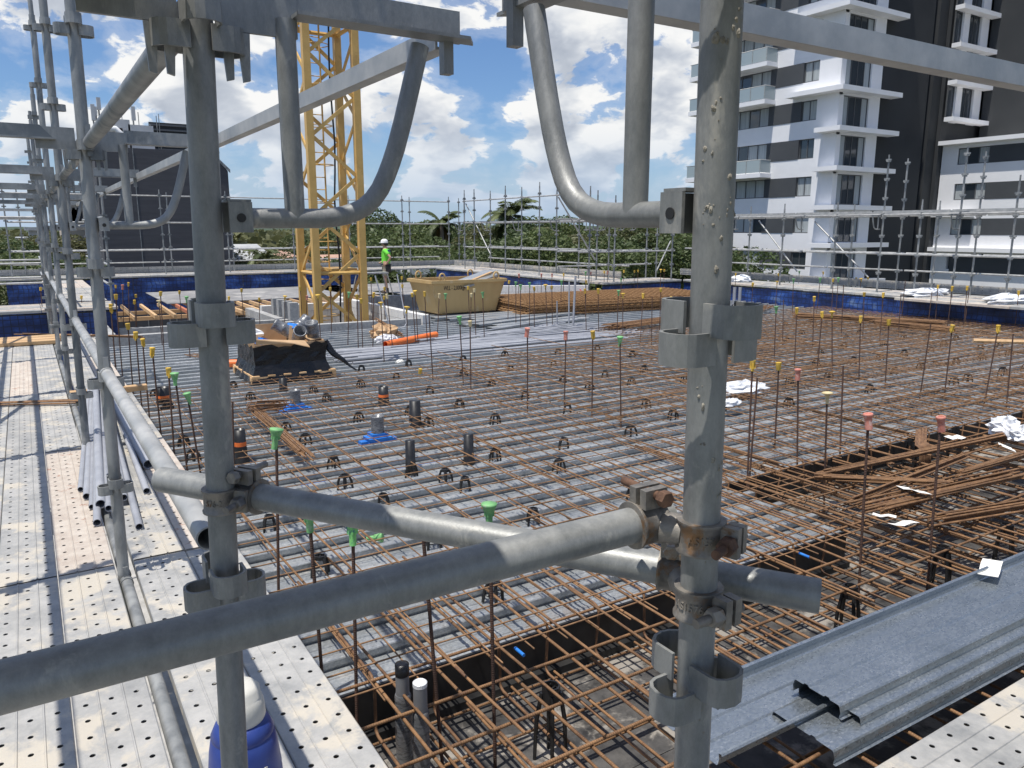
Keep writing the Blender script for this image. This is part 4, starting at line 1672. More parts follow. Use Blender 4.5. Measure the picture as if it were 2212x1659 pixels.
for a in ((100, 490, 100, 960, 'r'), (350, 485, 340, 950, 'r'), (523, 510, 518, 1000, 't'), (700, 535, 706, 1055, 'g'), (1558, 690, 1530, 1440, 't'), (1590, 790, 1540, 1400, 'n')):
    st_px(7, *a, Z3)
for a in ((25, 175, 25, 440, 'g'), (55, 195, 55, 470, 'g'), (115, 180, 112, 470, 'g'), (143, 205, 145, 470, 't'), (218, 200, 228, 470, 'm'), (258, 200, 262, 460, 'q'), (473, 220, 482, 490, 't'),
          (558, 225, 562, 495, 't'), (690, 235, 680, 510, 'g'), (718, 245, 718, 510, 'm'), (850, 250, 832, 540, 't'), (908, 255, 905, 555, 'n'), (965, 213, 955, 510, 'q'), (1032, 270, 1020, 470, 't'),
          (1090, 275, 1088, 460, 'q'), (1462, 310, 1455, 430, 'g'), (1587, 325, 1565, 640, 'g')):
    st_px(7, *a, 'before and behind the stack of mesh')
for x, y, k_ in ((45, 120, 'r'), (190, 118, 'r'), (260, 118, 'r'), (320, 168, 'g'), (335, 118, 't'), (598, 103, 'q'), (620, 100, 'r'), (512, 105, 'r'), (477, 108, 'g'), (725, 98, 'q'), (793, 97, 'q'),
                 (817, 97, 'q'), (965, 92, 'm'), (987, 90, 'q'), (708, 150, 'g'), (480, 168, 'q'), (1560, 180, 'q'), (1450, 118, 't'), (1322, 140, 'm')):
    st_top(7, x, y, k_, Z4, .9)
for a in ((53, 335, 40, 680, 'g'), (187, 355, 172, 700, 't'), (352, 370, 318, 740, 't'), (415, 375, 417, 740, 'm'), (300, 265, 290, 575, 't'), (600, 395, 590, 790, 't'), (785, 415, 760, 830, 'q'),
          (748, 240, 725, 530, 't'), (1055, 440, 988, 885, 'n'), (1195, 455, 1145, 890, 't'), (1490, 475, 1405, 935, 't'), (1590, 490, 1548, 950, 'n'), (863, 235, 845, 500, 'n'), (490, 185, 475, 510, 'n'),
          (100, 285, 95, 560, 'n'), (623, 250, 615, 530, 'q')):
    st_px(8, *a, Z3)
for a in ((1195, 205, 1160, 485, 't'), (1290, 205, 1268, 460, 't'), (1305, 210, 1275, 440, 'n'), (1102, 195, 1085, 420, 't'), (1065, 215, 1040, 420, 'n'), (1625, 228, 1600, 460, 't'), (890, 160, 865, 400, 'n'),
          (165, 155, 157, 380, 'g'), (338, 155, 315, 370, 'g'), (455, 150, 440, 370, 'g'), (423, 150, 412, 360, 'q')):
    st_px(8, *a, Z4)
for x, y, k_ in ((203, 103, 'g'), (358, 108, 't'), (572, 145, 't'), (603, 150, 'm'), (648, 143, 't'), (677, 150, 'n'), (68, 118, 'q'), (60, 170, 'm')):
    st_top(8, x, y, k_, Z4, .8)
for a in ((70, 700, 35, 1350, 'q'), (195, 735, 178, 1480, 'r'), (383, 885, 365, 1590, 'w'), (487, 710, 455, 1400, 'n'), (650, 1065, 585, 2239, 'r'), (1120, 1058, 1030, 2190, 'r')):
    st_px(8, *a, Z5, hb=ZT + .1)
st_px(6, 133, 1170, 145, 1659 + 535, 'g', Z3)
st_px(10, 345, 30, 430, 1070, 'g', Z3)
st_px(10, 628, 135, 655, 1400, 'b', Z5, 'rusty starter bar with green cap smeared with blue paint by the near plank', ZT + .1)
st_px(10, 1075, 60, 1205, 1570, 'n', Z5, None, ZT + .1)
st_px(10, 1512, -40, 1548, 1540, 'g', Z5, None, ZT + .1)
# a cap fallen onto the decking
p = at_h(*C(10, 790, 165), ZS + .05)
o = inst('fallen_cap', CAPS['g'], (p.x, p.y, ZS + .05), (1.45, .3, .9))
tag(o, 'green funnel cap lying on its side on the decking', 'cap')
p = at_h(*C(6, 1065, 768), ZM)
o = inst('fallen_cap', CAPS['q'], (p.x, p.y, ZM + .05), (.2, .1, 0))
tag(o, 'yellow square cap left standing on the mesh', 'cap')
# ------------------------------------------------------------------ scaffold parts
TR = .02415


def loop_pts(c, u, z, a=.0265, reach=.069):
    u = Vector(u)
    s = Vector((-u.y, u.x, 0))
    c = Vector((c[0], c[1], z))
    p = [c + u * .016 + s * a, c + u * (reach - .026) + s * a]
    p += arc(c + u * (reach - .02), .02, PI / 2, -PI / 2, 6, u, s)
    # squash the round end to the loop width
    p = [q if i < 2 else c + u * (q - c).dot(u) + s * ((q - c).dot(s) * a / .02) for i, q in enumerate(p)]
    p += [c + u * (reach - .026) - s * a, c + u * .016 - s * a]
    return p


def post_x(P0, P1, z):
    t = (z - P0.z) / (P1.z - P0.z)
    return P0.lerp(P1, t)


def standard(name, label, P0, P1, levels, mat='galv', group=None, fine=True, spigot=False, mortar=0):
    """upright tube from P0 (low) to P1 (high) with clusters of V-pressings"""
    P0, P1 = Vector(P0), Vector(P1)
    e = thing(name, label, 'scaffold post', P0, group)
    t = MB()
    if spigot:
        t.tube([P0, P1 - Vector((0, 0, .12))], TR, 12)
        t.tube([P1 - Vector((0, 0, .14)), P1], TR * .78, 12)
    else:
        t.tube([P0, P1], TR, 24 if fine else 10, hollow=.86)
    t.build('tube', mat, e)
    for z in levels:
        c = post_x(P0, P1, z)
        if fine:
            for u, dz in (((1, 0, 0), 0), ((-1, 0, 0), 0), ((0, 1, 0), .035), ((0, -1, 0), .035)):
                m = MB()
                m.strip(loop_pts(c, u, z + dz), (0, 0, .040), .0048)
                m.build('v_pressing', mat, e)
        else:
            m = MB()
            for u, dz in (((1, 0, 0), 0), ((0, 1, 0), .035)):
                m.box((c.x, c.y, z + dz), (.136 if u[0] else .054, .054 if u[0] else .136, .04))
            m.build('v_pressing', mat, e)
    return e


def angle_bar(name, label, p0, p1, flange, up=.05, w=.05, th=.006, mat='galv', group=None, cat='scaffold transom', cut=0.0):
    """L section from p0 to p1: upright leg of height up, flat leg toward 'flange' at the bottom"""
    p0, p1, fl = Vector(p0), Vector(p1), Vector(flange)
    d = (p1 - p0).normalized()
    e = thing(name, label, cat, (p0 + p1) / 2, group)
    m = MB()
    z = Vector((0, 0, 1))
    m.prism([p0, p1, p1 - d * cut + z * up, p0 + d * cut + z * up], fl * th)
    m.build('upright_leg', mat, e)
    m = MB()
    m.prism([p0 + fl * (th + .0005), p1 + fl * (th + .0005), p1 + fl * w, p0 + fl * w], z * th)
    m.build('flat_leg', mat, e)
    return e


def tube_rail(name, label, p0, p1, mat='galv', group=None, cat='scaffold tube', ends=(0, 1), n=16):
    p0, p1 = Vector(p0), Vector(p1)
    e = thing(name, label, cat, (p0 + p1) / 2, group)
    m = MB()
    m.tube([p0, p1], TR, n, hollow=.86)
    m.build('tube', mat, e)
    if ends:
        d = (p1 - p0).normalized()
        for q, sg in [((p0, 1), (p1, -1))[i] for i in ends]:
            f = MB()
            f.tube([q + d * sg * .002, q + d * sg * .035], TR + .0035, 16)
            f.build('end_fitting', mat, e)
            w = MB()
            w.box(q + d * sg * .012 + Vector((0, 0, .01)), (.006, .02, .125) if abs(d.x) > .5 else (.02, .006, .125))
            w.build('wedge', mat, e)
    return e


def plank_mesh(L, W=.225, holes=True):
    """perforated steel plank along +Y, top face at z=0"""
    mb = MB()
    hw = W / 2
    # sides and end caps
    mb.profile([(-hw, 0, -.055), (-hw, 0, -.004), (-hw + .004, 0, 0)], (0, L, 0))
    mb.profile([(hw - .004, 0, 0), (hw, 0, -.004), (hw, 0, -.055)], (0, L, 0))
    mb.add([(-hw, 0, -.0551), (hw, 0, -.0551), (hw, L, -.0551), (-hw, L, -.0551)], [(3, 2, 1, 0)])  # bottom plate added only to block light, so the holes look dark
    for yy in (.0, L):
        mb.add([(-hw, yy, -.055), (hw, yy, -.055), (hw, yy, -.004), (-hw, yy, -.004)], [(0, 1, 2, 3)])
    xs = (-hw + .004, -.041, -.033, .033, .041, hw - .004)
    for a, b_ in ((1, 2), (3, 4)):
        xm = (xs[a] + xs[b_]) / 2
        mb.profile([(xs[a], 0, 0), (xm - .002, 0, .004), (xm + .002, 0, .004), (xs[b_], 0, 0)], (0, L, 0))
    rows = int((L - .02) / .096)
    pad = (L - rows * .096) / 2
    for a, b_ in ((0, 1), (2, 3), (4, 5)):
        x0, x1 = xs[a], xs[b_]
        if not holes:
            mb.add([(x0, 0, 0), (x1, 0, 0), (x1, L, 0), (x0, L, 0)], [(0, 1, 2, 3)])
            continue
        mb.add([(x0, 0, 0), (x1, 0, 0), (x1, pad, 0), (x0, pad, 0), (x0, L - pad, 0), (x1, L - pad, 0), (x1, L, 0), (x0, L, 0)], [(0, 1, 2, 3), (4, 5, 6, 7)])
        for r in range(rows):
            y0, y1 = pad + r * .096, pad + (r + 1) * .096
            cx, cy = (x0 + x1) / 2, (y0 + y1) / 2
            cs = [(x0, y0, 0), (x1, y0, 0), (x1, y1, 0), (x0, y1, 0)]
            n = 12
            ho = [(cx + .0085 * math.cos(2 * PI * (k + .5) / n - PI * .75), cy + .0085 * math.sin(2 * PI * (k + .5) / n - PI * .75), 0) for k in range(n)]
            lo = [(p[0], p[1], -.0025) for p in ho]
            vs = cs + ho + lo
            fs = []
            for q in range(4):
                k0 = q * 3
                fs.append((q, (q + 1) % 4, 4 + (k0 + 2) % n, 4 + (k0 + 1) % n, 4 + k0))
                fs.append(((q + 1) % 4, 4 + (k0 + 3) % n, 4 + (k0 + 2) % n))
            for k in range(n):
                k2 = (k + 1) % n
                fs.append((4 + k, 4 + k2, 4 + n + k2, 4 + n + k))
            mb.add(vs, fs)
    return mb


_pl = {}


def plank(x, y, L, label, group, axis='y', mat='plank', holes=True, z=ZD, W=.225):
    key = (round(L, 2), mat, holes, W)
    if key not in _pl:
        _pl[key] = plank_mesh(key[0], W, holes).mesh('scaffold_plank', mat)
    o = inst('scaffold_plank', _pl[key], (x, y, z), (rnd(-.001, .001), 0, 0 if axis == 'y' else -PI / 2))
    return tag(o, label, 'plank', group)


# ------------------------------------------------------------------ left scaffold run
BAY = 2.30
PY = [1.38 + BAY * k for k in range(6)]
XI, XO = .25, -.60
LV = [-1.12, -.645, -.172, .30, .775, 1.25, 1.72]
standard('scaffold_standard', 'thick near galvanised post carrying the left hop-up bracket and coupler', (.1845, PY[0], -3.2), (.3295, PY[0], 2.6), LV, 'galv_near')
names = ['second', 'third', 'fourth', 'fifth', 'sixth']
for k in range(1, 6):
    ztop = 2.6 if k < 3 else (1.95, 1.62, 1.6)[k - 3]
    standard('scaffold_standard', 'galvanised post, %s along the left walkway from the corner' % names[k - 1], (.212, PY[k], -3.2), (.212 + .012 * (ztop + 3.2), PY[k], ztop),
             [z for z in LV if z < ztop - .1], 'galv', None, k < 4, ztop < 2.2)
for k in range(0, 6):
    standard('scaffold_standard', 'outer post of the left walkway scaffold', (XO, PY[k], -3.2), (XO, PY[k], 1.55), LV[:6], 'galv', 'outer posts of the left walkway', False, True)
# ledgers along Y
for k in range(5):
    y0, y1 = PY[k] + .03, PY[k + 1] - .03
    if k == 0:
        tube_rail('guard_rail', 'near length of the left walkway guard rail ending open behind the coupled post', (.247, 1.50, -.586), (.247, y1, -.60), 'galv_pale', None, 'guard rail', (1,), 24)
    else:
        tube_rail('guard_rail', 'guard rail tube running between inner posts of the left walkway', (XI, y0, -.60), (XI, y1, -.60), 'galv_pale', 'guard rails of the left walkway', 'guard rail')
    tube_rail('top_ledger', 'ledger tube just above eye level between inner posts of the left walkway', (XI + .02, y0 + .035, .345), (XI + .02, y1, .345), 'galv', 'upper ledgers of the left walkway', 'ledger')
    tube_rail('deck_ledger', 'ledger tube lying in the gap between walkway planks', (XI - .012, y0, ZD - .03), (XI - .012, y1, ZD - .03), 'galv', 'ledgers between the planks', 'ledger')
    for z in (-1.10, -.60, .345):
        tube_rail('outer_rail', 'outer guard rail tube of the left walkway', (XO, y0, z), (XO, y1, z), 'galv', 'outer rails of the left walkway', 'guard rail', False, 10)
tube_rail('brace_tube', 'diagonal brace tube on the outer side of the left walkway', (XO - .05, PY[2] + .2, ZD + .2), (XO - .05, PY[3] - .1, .5), 'galv', None, 'brace', False, 10)
tube_rail('brace_tube', 'diagonal brace tube at the far outer side of the left walkway', (XO - .05, PY[4] + .2, ZD + .2), (XO - .05, PY[5] - .1, .5), 'galv', None, 'brace', False, 10)


def junction_plate(e, c, sx, z0, L, h=.078):
    """hook plate with two prongs that drops into a V-pressing, on the side sx of the post along X"""
    m = MB()
    a, b_ = c.x + sx * .030, c.x + sx * (.030 + L)
    m.span((min(a, b_), c.y - .004, z0), (max(a, b_), c.y + .004, z0 + h))
    m.build('end_plate', 'galv_near', e)
    m = MB()
    for q, wd in ((.034, .020), (.060, .020)):
        x0 = c.x + sx * q
        m.prism([(x0, c.y - .004, z0 - .001), (x0 + sx * wd, c.y - .004, z0 - .001), (x0 + sx * wd * .85, c.y - .004, z0 - .075), (x0 + sx * wd * .3, c.y - .004, z0 - .078)], (0, .008, 0))
    m.build('prong', 'galv_near', e)


def hop_up(P, ax, label, mat='galv_near', hs=-1):
    """bracket on post P reaching along unit vector ax toward the slab"""
    P, ax = Vector(P), Vector(ax)
    sd_ = Vector((-ax.y, ax.x, 0))
    e = thing('hop_up_bracket', label, 'bracket', (P.x, P.y, 0))
    z = Vector((0, 0, 1))
    # top angle: upright leg on the far side, flat leg toward the camera
    m = MB()
    p0, p1 = P + ax * .15 + z * .348, P + ax * .475 + z * .348
    f0 = P + ax * .15
    m.prism([p0, p1, p1 + z * .058, p0 + z * .058], sd_ * .006)
    m.build('top_angle', mat, e)
    m = MB()
    fl = -sd_
    m.prism([p0 + fl * .0005, p1 + fl * .0005 + ax * .028, p1 + fl * .042, p0 + fl * .045], z * .006)
    m.build('flat_leg', mat, e)
    # upright tube and J tube
    m = MB()
    m.tube([P + ax * .140 + z * .02, P + ax * .140 + z * .347], .0172, 20)
    m.build('upright_tube', mat, e)
    m = MB()
    pts = [P + ax * q + z * h for q, h in ((.058, .02), (.12, .02), (.185, .0205), (.21, .0225), (.232, .0265), (.252, .033), (.27, .042), (.287, .056), (.302, .075), (.315, .099), (.326, .124), (.336, .15),
                                           (.352, .2), (.369, .259), (.39, .335))]
    m.tube(pts, .0172, 20)
    m.build('j_tube', mat, e)
    # hook box at the foot of the bracket
    m = MB()
    for s in (-1, 1):
        m.prism([P + ax * .022 + sd_ * s * .024 + z * (-.004), P + ax * .060 + sd_ * s * .024 + z * (-.004), P + ax * .060 + sd_ * s * .024 + z * .046, P + ax * .022 + sd_ * s * .024 + z * .046], sd_ * s * .005)
    m.prism([P + ax * .056 + sd_ * -.024 + z * (-.004), P + ax * .056 + sd_ * .024 + z * (-.004), P + ax * .056 + sd_ * .024 + z * .046, P + ax * .056 + sd_ * -.024 + z * .046], ax * .004)
    m.prism([P + ax * .022 + sd_ * -.024 + z * .0465, P + ax * .060 + sd_ * -.024 + z * .0465, P + ax * .060 + sd_ * .024 + z * .0465, P + ax * .022 + sd_ * .024 + z * .0465], z * .004)
    m.build('hook_box', mat, e)
    h = MB()
    h.lathe(P + ax * .041 + sd_ * hs * .0292 + z * .02, [(.0075, 0), (.0075, .0015)], 14, sd_ * hs)
    h.build('pin_hole', 'blackform', e)
    w = MB()
    w.box(P + ax * .445 + z * .325, (.02, .02, .07))
    w.build('edge_lug', mat, e)
    return e


for k in range(6):
    c = Vector((.273 if k == 0 else .212 + .012 * 3.5, PY[k], 0))
    lb = 'hop-up bracket with curved tube on the near coupled post' if k == 0 else 'hop-up bracket with curved tube on the %s post of the left walkway' % names[k - 1]
    hb = hop_up((c.x, c.y, 0), (1, 0, 0), lb, 'galv_near' if k == 0 else 'galv')
    junction_plate(hb, c, 1, .318, .13)
    tr = angle_bar('transom', 'angle-iron transom crossing the left walkway at the %s post' % (['near coupled'] + names)[k], (c.x - .10, PY[k], .352), (XO, PY[k], .352), (0, -1, 0), .056, .045, .006,
                   'galv_near' if k == 0 else 'galv', None, 'scaffold transom', .0 if k == 0 else .05)
    junction_plate(tr, c, -1, .318, .14, .085)
for k in range(5):
    angle_bar('edge_angle', 'angle iron joining the hop-up bracket ends along the left walkway', (.705, PY[k] + .02, .338), (.705, PY[k + 1] - .02, .338), (1, 0, 0), .04, .034, .005, 'galv_pale',
              'edge angles of the left hop-ups', 'edge angle')
# planks
SE = [-.8 + 2.3 * k for k in range(7)]
for c, (xc, w) in enumerate(((.0925, .225), (-.1365, .225), (-.3655, .225))):
    for k in range(6):
        plank(xc, SE[k] + .004, 2.292, 'perforated steel plank of the left walkway beside the posts' if c == 0 else 'perforated steel plank of the left walkway', 'planks of the left walkway',
              mat='plank_rusty' if (c, k) in ((0, 2), (1, 4)) else 'plank', z=ZD + rnd(-.003, .003))
for c, xc in enumerate((.3985, .6265)):
    for k in range(6):
        L = 2.292 if k else 1.15
        plank(xc, (SE[k] if k else SE[1] - 1.15) + .004, L, 'perforated steel plank on the hop-ups between the left posts and the decking', 'planks on the left hop-ups',
              mat='plank_rusty' if (c, k) in ((1, 2), (1, 4)) else 'plank', z=ZD + rnd(-.003, .003))

# ------------------------------------------------------------------ near right post and its run along X
RB, RT = Vector((.757, .675, -3.2)), Vector((.675, .675, 2.4))
rp = standard('scaffold_standard', 'thick near galvanised post spattered with mortar carrying two couplers', RB, RT, [-1.09, -.62, -.141, .335], 'galv_near')
ms = MB()
rs = random.Random(4)
cl = [(rs.uniform(-.05, .30), rs.uniform(-2.7, -1.3)) for i in range(9)] + [(rs.uniform(-.9, -.1), rs.uniform(-2.7, -1.3)) for i in range(6)]
for i in range(75):
    z, a = rs.choice(cl)
    z += rs.gauss(0, .014)
    a += rs.gauss(0, .22)
    n_ = Vector((math.cos(a), math.sin(a), 0))
    c = post_x(RB, RT, z) + n_ * TR
    s = rs.choice((.0005, .0006, .0008, .0011, .0016, .0020)) * rs.uniform(.8, 1.25)
    k0 = len(ms.v)
    ms.lathe(c - n_ * s * .4, [(s * 1.7, 0), (s * 1.5, s * .6), (s * .9, s * .9), (s * .25, s * 1.0)], 8, n_, sx=rs.uniform(.5, 1.3), sy=rs.uniform(.7, 2.0))
    for q in range(k0, len(ms.v)):
        ms.v[q] = ms.v[q] + Vector((rs.uniform(-1, 1), rs.uniform(-1, 1), rs.uniform(-1, 1))) * s * .4
ob = ms.build('mortar_splashes', 'mortar', rp)
ob['kind'] = 'stuff'
hop_up((.7075, .675, 0), (0, 1, 0), 'hop-up bracket with curved tube on the mortar-spattered near post', 'galv_near', 1)
angle_bar('edge_angle', 'long angle iron crossing above the tower at the near right hop-ups', (.55, 1.10, .372), (7.5, 1.10, .378), (0, 1, 0), .052, .045, .005, 'galv_pale', None, 'edge angle')
for c, yc in enumerate((.7635, .9915)):
    for k in range(3):
        plank(.82 + 2.3 * k, yc, 2.292, 'perforated steel plank of the near right hop-up over the trench edge', 'planks of the near right hop-up', 'x', z=ZD)
for c, yc in enumerate((.50, .27, .04, -.19)):
    for k in range(3):
        plank(.3 + 2.3 * k, yc, 2.292, 'perforated steel plank of the walkway behind the near right post', 'planks of the near right walkway', 'x', z=ZD)
standard('scaffold_standard', 'next post of the near right run beyond the frame edge', (3.02, .675, -3.2), (3.02, .675, 2.0), LV[:6], 'galv', None, False)

# upper lift of planks over the corner where the photographer stands
for xc in (.0925, -.1365, -.3655):
    plank(xc, -.92, 2.28, 'steel plank of the upper lift over the near corner', 'planks of the upper lift', 'y', 'plank', False, .425)
for yc in (.50, .27, .04, -.19):
    for k in range(2):
        plank(.24 + 2.3 * k, yc, 2.292, 'steel plank of the upper lift behind the near right post', 'planks of the upper lift on the right', 'x', 'plank', False, .425)
for yy in (-.85, 1.32):
    angle_bar('transom', 'angle-iron transom carrying the upper lift of planks', (.24, yy, .36), (-.6, yy, .36), (0, -1, 0), .008, .045, .006, 'galv', 'transoms of the upper lift')
for xx in (.30, 2.5, 4.8):
    angle_bar('transom', 'angle-iron transom carrying the upper planks on the right', (xx, .64, .36), (xx, -.35, .36), (1, 0, 0), .008, .045, .006, 'galv', 'transoms of the upper lift on the right')

# ------------------------------------------------------------------ coupled tubes in front
A1, B1 = Vector((-.62, .800, -.415)), Vector((.712, .7345, -.386))
tube_rail('guard_tube', 'heavy grey scaffold tube crossing the foreground to the mortar-spattered post', A1, B1, 'galv_near', None, 'scaffold tube', False, 28)
q0, q1 = at_d(470, 1057, 1.42), at_d(1500, 1240, 1.115)
dv = (q1 - q0).normalized()
A2 = q0 - dv * .135
B2 = q1 + dv * .17
tube_rail('guard_tube', 'scaffold tube coupled across both near posts with its end sticking out', A2, B2, 'galv_near', None, 'scaffold tube', False, 28)


def text_mesh(txt, size, depth=.0012):
    cu = bpy.data.curves.new('lettering', 'FONT')
    cu.body = txt
    cu.size = size
    cu.extrude = depth
    cu.align_x = 'CENTER'
    cu.align_y = 'CENTER'
    ob = bpy.data.objects.new('lettering', cu)
    COL.objects.link(ob)
    dg = bpy.context.evaluated_depsgraph_get()
    me = bpy.data.meshes.new_from_object(ob.evaluated_get(dg))
    bpy.data.objects.remove(ob)
    vs = [v.co.copy() for v in me.vertices]
    fs = [tuple(p.vertices) for p in me.polygons]
    bpy.data.meshes.remove(me)
    return vs, fs


def wrap_text(txt, size, c, r, a0, name, mat, parent, depth=.0012, squash=1.0):
    """lettering laid round a vertical cylinder of radius r, centred at angle a0"""
    vs, fs = text_mesh(txt, size, depth)
    out = []
    for v in vs:
        a = a0 + v.x * squash / r
        rr = r + v.z
        out.append((c[0] + math.cos(a) * rr, c[1] + math.sin(a) * rr, c[2] + v.y))
    m = MB()
    m.add(out, fs)
    return m.build(name, mat, parent)


def hexnut(mb, c, d, r, h):
    mb.lathe(c, [(r * .92, 0), (r, h * .15), (r, h * .85), (r * .9, h)], 6, d, smooth=False)


def coupler(label, post, z, bolt_dir, tubec, tdir, mat='cast', txt=None, txt_a=0.0, bolt='rusty_bolt'):
    """double coupler: one band on the post, one on the tube, a bolt on each"""
    c = Vector((post.x, post.y, z))
    e = thing('coupler', label, 'coupler', c)
    b = MB()
    ro = TR + .0060
    b.lathe(c - Vector((0, 0, .0215)), [(ro + .0022, 0), (ro + .0026, .0035), (ro, .006), (ro, .037), (ro + .0026, .0395), (ro + .0022, .043)], 28)
    band = b.build('post_band', mat, e)
    bd = Vector(bolt_dir).normalized()
    sd_ = Vector((-bd.y, bd.x, 0))
    fl = MB()
    R = Matrix((bd, sd_, Vector((0, 0, 1)))).transposed()
    fl.box(c + bd * (ro + .010), (.026, .012, .040), R)
    fl.box(c + bd * (ro + .012) + sd_ * .018, (.022, .012, .036), R)
    fl.build('flap', mat, e)
    bo = MB()
    bc = c + bd * (ro + .014)
    bo.tube([bc - sd_ * .052, bc + sd_ * .034], .0062, 14)
    bo.build('bolt', bolt, e)
    nu = MB()
    hexnut(nu, bc - sd_ * .008, -sd_, .0125, .019)
    nu.build('nut', bolt, e)
    tc, td = Vector(tubec), Vector(tdir).normalized()
    t = MB()
    t.lathe(tc - td * .0215, [(ro + .0022, 0), (ro + .0026, .0035), (ro, .006), (ro, .037), (ro + .0026, .0395), (ro + .0022, .043)], 28, td)
    t.build('tube_band', mat, e)
    mid = MB()
    m_ = (c + tc) / 2
    lk = (tc - c)
    mid.tube([c + lk * .32, c + lk * .68], .021, 12)
    mid.build('link_block', mat, e)
    upv = Vector((0, 0, 1)) - td * td.z
    upv.normalize()
    sv = td.cross(upv)
    f2 = MB()
    R2 = Matrix((td, sv, upv)).transposed()
    f2.box(tc + upv * (ro + .010), (.040, .013, .028), R2)
    f2.box(tc + upv * (ro + .011) + sv * .019, (.036, .012, .026), R2)
    f2.build('flap', mat, e)
    b2 = MB()
    bc2 = tc + upv * (ro + .016)
    b2.tube([bc2 - sv * .045, bc2 + sv * .036], .0062, 14)
    b2.build('bolt', bolt, e)
    n2 = MB()
    hexnut(n2, bc2 + sv * .034, sv, .0115, .014)
    n2.build('nut', bolt, e)
    if txt:
        wrap_text(txt, .0155, c, ro + .0004, txt_a, 'embossed_lettering', mat, band, .0011, .85)
    return e


def line_at(A, B, x=None, y=None):
    d = B - A
    t = (x - A.x) / d.x if x is not None else (y - A.y) / d.y
    return A + d * t


Lp = post_x(Vector((.1845, PY[0], -3.2)), Vector((.3295, PY[0], 2.6)), -.47)
Rp1 = post_x(RB, RT, -.392)
Rp2 = post_x(RB, RT, -.478)
dirL = math.atan2(-Lp.y, -Lp.x)          # angle of the post's face toward the camera
dirR = math.atan2(-Rp2.y, -Rp2.x)
t2L = q0 + dv * .03
t2R = line_at(A2, B2, x=Rp2.x + .03)
coupler('forged coupler joining the near coupled post to the crossing tube', Lp, -.470, (math.cos(dirL + .95), math.sin(dirL + .95), 0), t2L + dv * .045, dv, 'cast', '576-2', dirL - .45, 'cast')
coupler('upper rusty forged coupler on the mortar-spattered post', Rp1, -.392, (math.cos(dirR + 1.15), math.sin(dirR + 1.15), 0), line_at(A1, B1, x=.672), B1 - A1, 'cast', 'AS157', dirR + .05)
coupler('lower forged coupler on the mortar-spattered post with large lettering', Rp2, -.486, (math.cos(dirR + .85), math.sin(dirR + .85), 0), t2R + dv * .02, dv, 'cast', 'AS1576-2', dirR - .25, 'cast')
# ------------------------------------------------------------------ scaffolds round the far edges
ZE = -1.60


def far_post(x, y, ztop, label, group, levels=LV, zbot=-4.0):
    key = (round(ztop, 2), round(zbot, 1))
    if key not in _fp:
        mb = MB()
        mb.tube([(0, 0, zbot), (0, 0, ztop - .14)], TR, 8)
        mb.tube([(0, 0, ztop - .15), (0, 0, ztop)], TR * .75, 8)
        if 'v' not in _fp:
            vp = MB()
            vp.box((0, 0, 0), (.136, .05, .04))
            vp.box((0, 0, .035), (.05, .136, .04))
            _fp['v'] = vp.mesh('v_pressing', 'galv')
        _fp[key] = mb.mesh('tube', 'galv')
    e = thing('scaffold_standard', label, 'scaffold post', (x, y, 0), group)
    inst('tube', _fp[key], parent=e)
    for z in levels:
        if z < ztop - .1:
            inst('v_pressing', _fp['v'], (0, 0, z), parent=e)
    return e


_fp = {}


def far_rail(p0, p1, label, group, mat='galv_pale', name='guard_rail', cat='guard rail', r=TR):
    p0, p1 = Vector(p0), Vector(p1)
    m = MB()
    m.tube([p0, p1], r, 8)
    return tag(m.build(name, mat, origin=(p0 + p1) / 2), label, cat, group)


def far_transom(p0, p1, label, group):
    m = MB()
    p0, p1 = Vector(p0), Vector(p1)
    d = (p1 - p0).normalized()
    s = Vector((-d.y, d.x, 0)) * .025
    m.prism([p0 - s, p1 - s, p1 + s, p0 + s], (0, 0, .006))
    m.prism([p0, p1, p1 + Vector((0, 0, .05)), p0 + Vector((0, 0, .05))], s * .25)
    return tag(m.build('transom', 'galv_pale', origin=(p0 + p1) / 2), label, 'scaffold transom', group)


def far_hop(P, ax, label, group):
    P, ax = Vector(P), Vector(ax)
    z = Vector((0, 0, 1))
    m = MB()
    pts = [P + ax * q + z * h for q, h in ((.03, .02), (.185, .0205), (.25, .033), (.302, .075), (.336, .15), (.369, .259), (.39, .335))]
    m.tube(pts, .0172, 7)
    m.tube([P + ax * .14 + z * .02, P + ax * .14 + z * .347], .0172, 7)
    m.box(P + ax * .25 + z * .36, (.45 if abs(ax.x) > .5 else .04, .04 if abs(ax.x) > .5 else .45, .03))
    return tag(m.build('hop_up_bracket', 'galv', origin=P), label, 'bracket', group)


def toe_board(p0, p1, label, group, mat='plank', h=.225, zb=ZE):
    """perforated plank stood on edge"""
    p0, p1 = Vector(p0), Vector(p1)
    d = p1 - p0
    L = d.length
    k = ('toe', round(L, 2), mat)
    if k not in _pl:
        mb = MB()
        mb.span((0, -.02, .01), (k[1], .02, h))
        for zz in (.075, .15):
            mb.span((0, -.026, zz - .006), (k[1], -.0201, zz + .006))
        xx = .08
        while xx < k[1] - .05:
            for zz in (.04, .112, .19):
                mb.lathe((xx, -.0204, zz), [(.010, 0), (.010, .0008)], 6, (0, -1, 0), mi=1, smooth=False)
            xx += .192
        _pl[k] = mb.mesh('toe_board', [mat, 'blackform'])
    rz = math.atan2(d.y, d.x)
    o = inst('toe_board', _pl[k], (p0.x, p0.y, zb), (0, 0, rz))
    return tag(o, label, 'toe board', group)


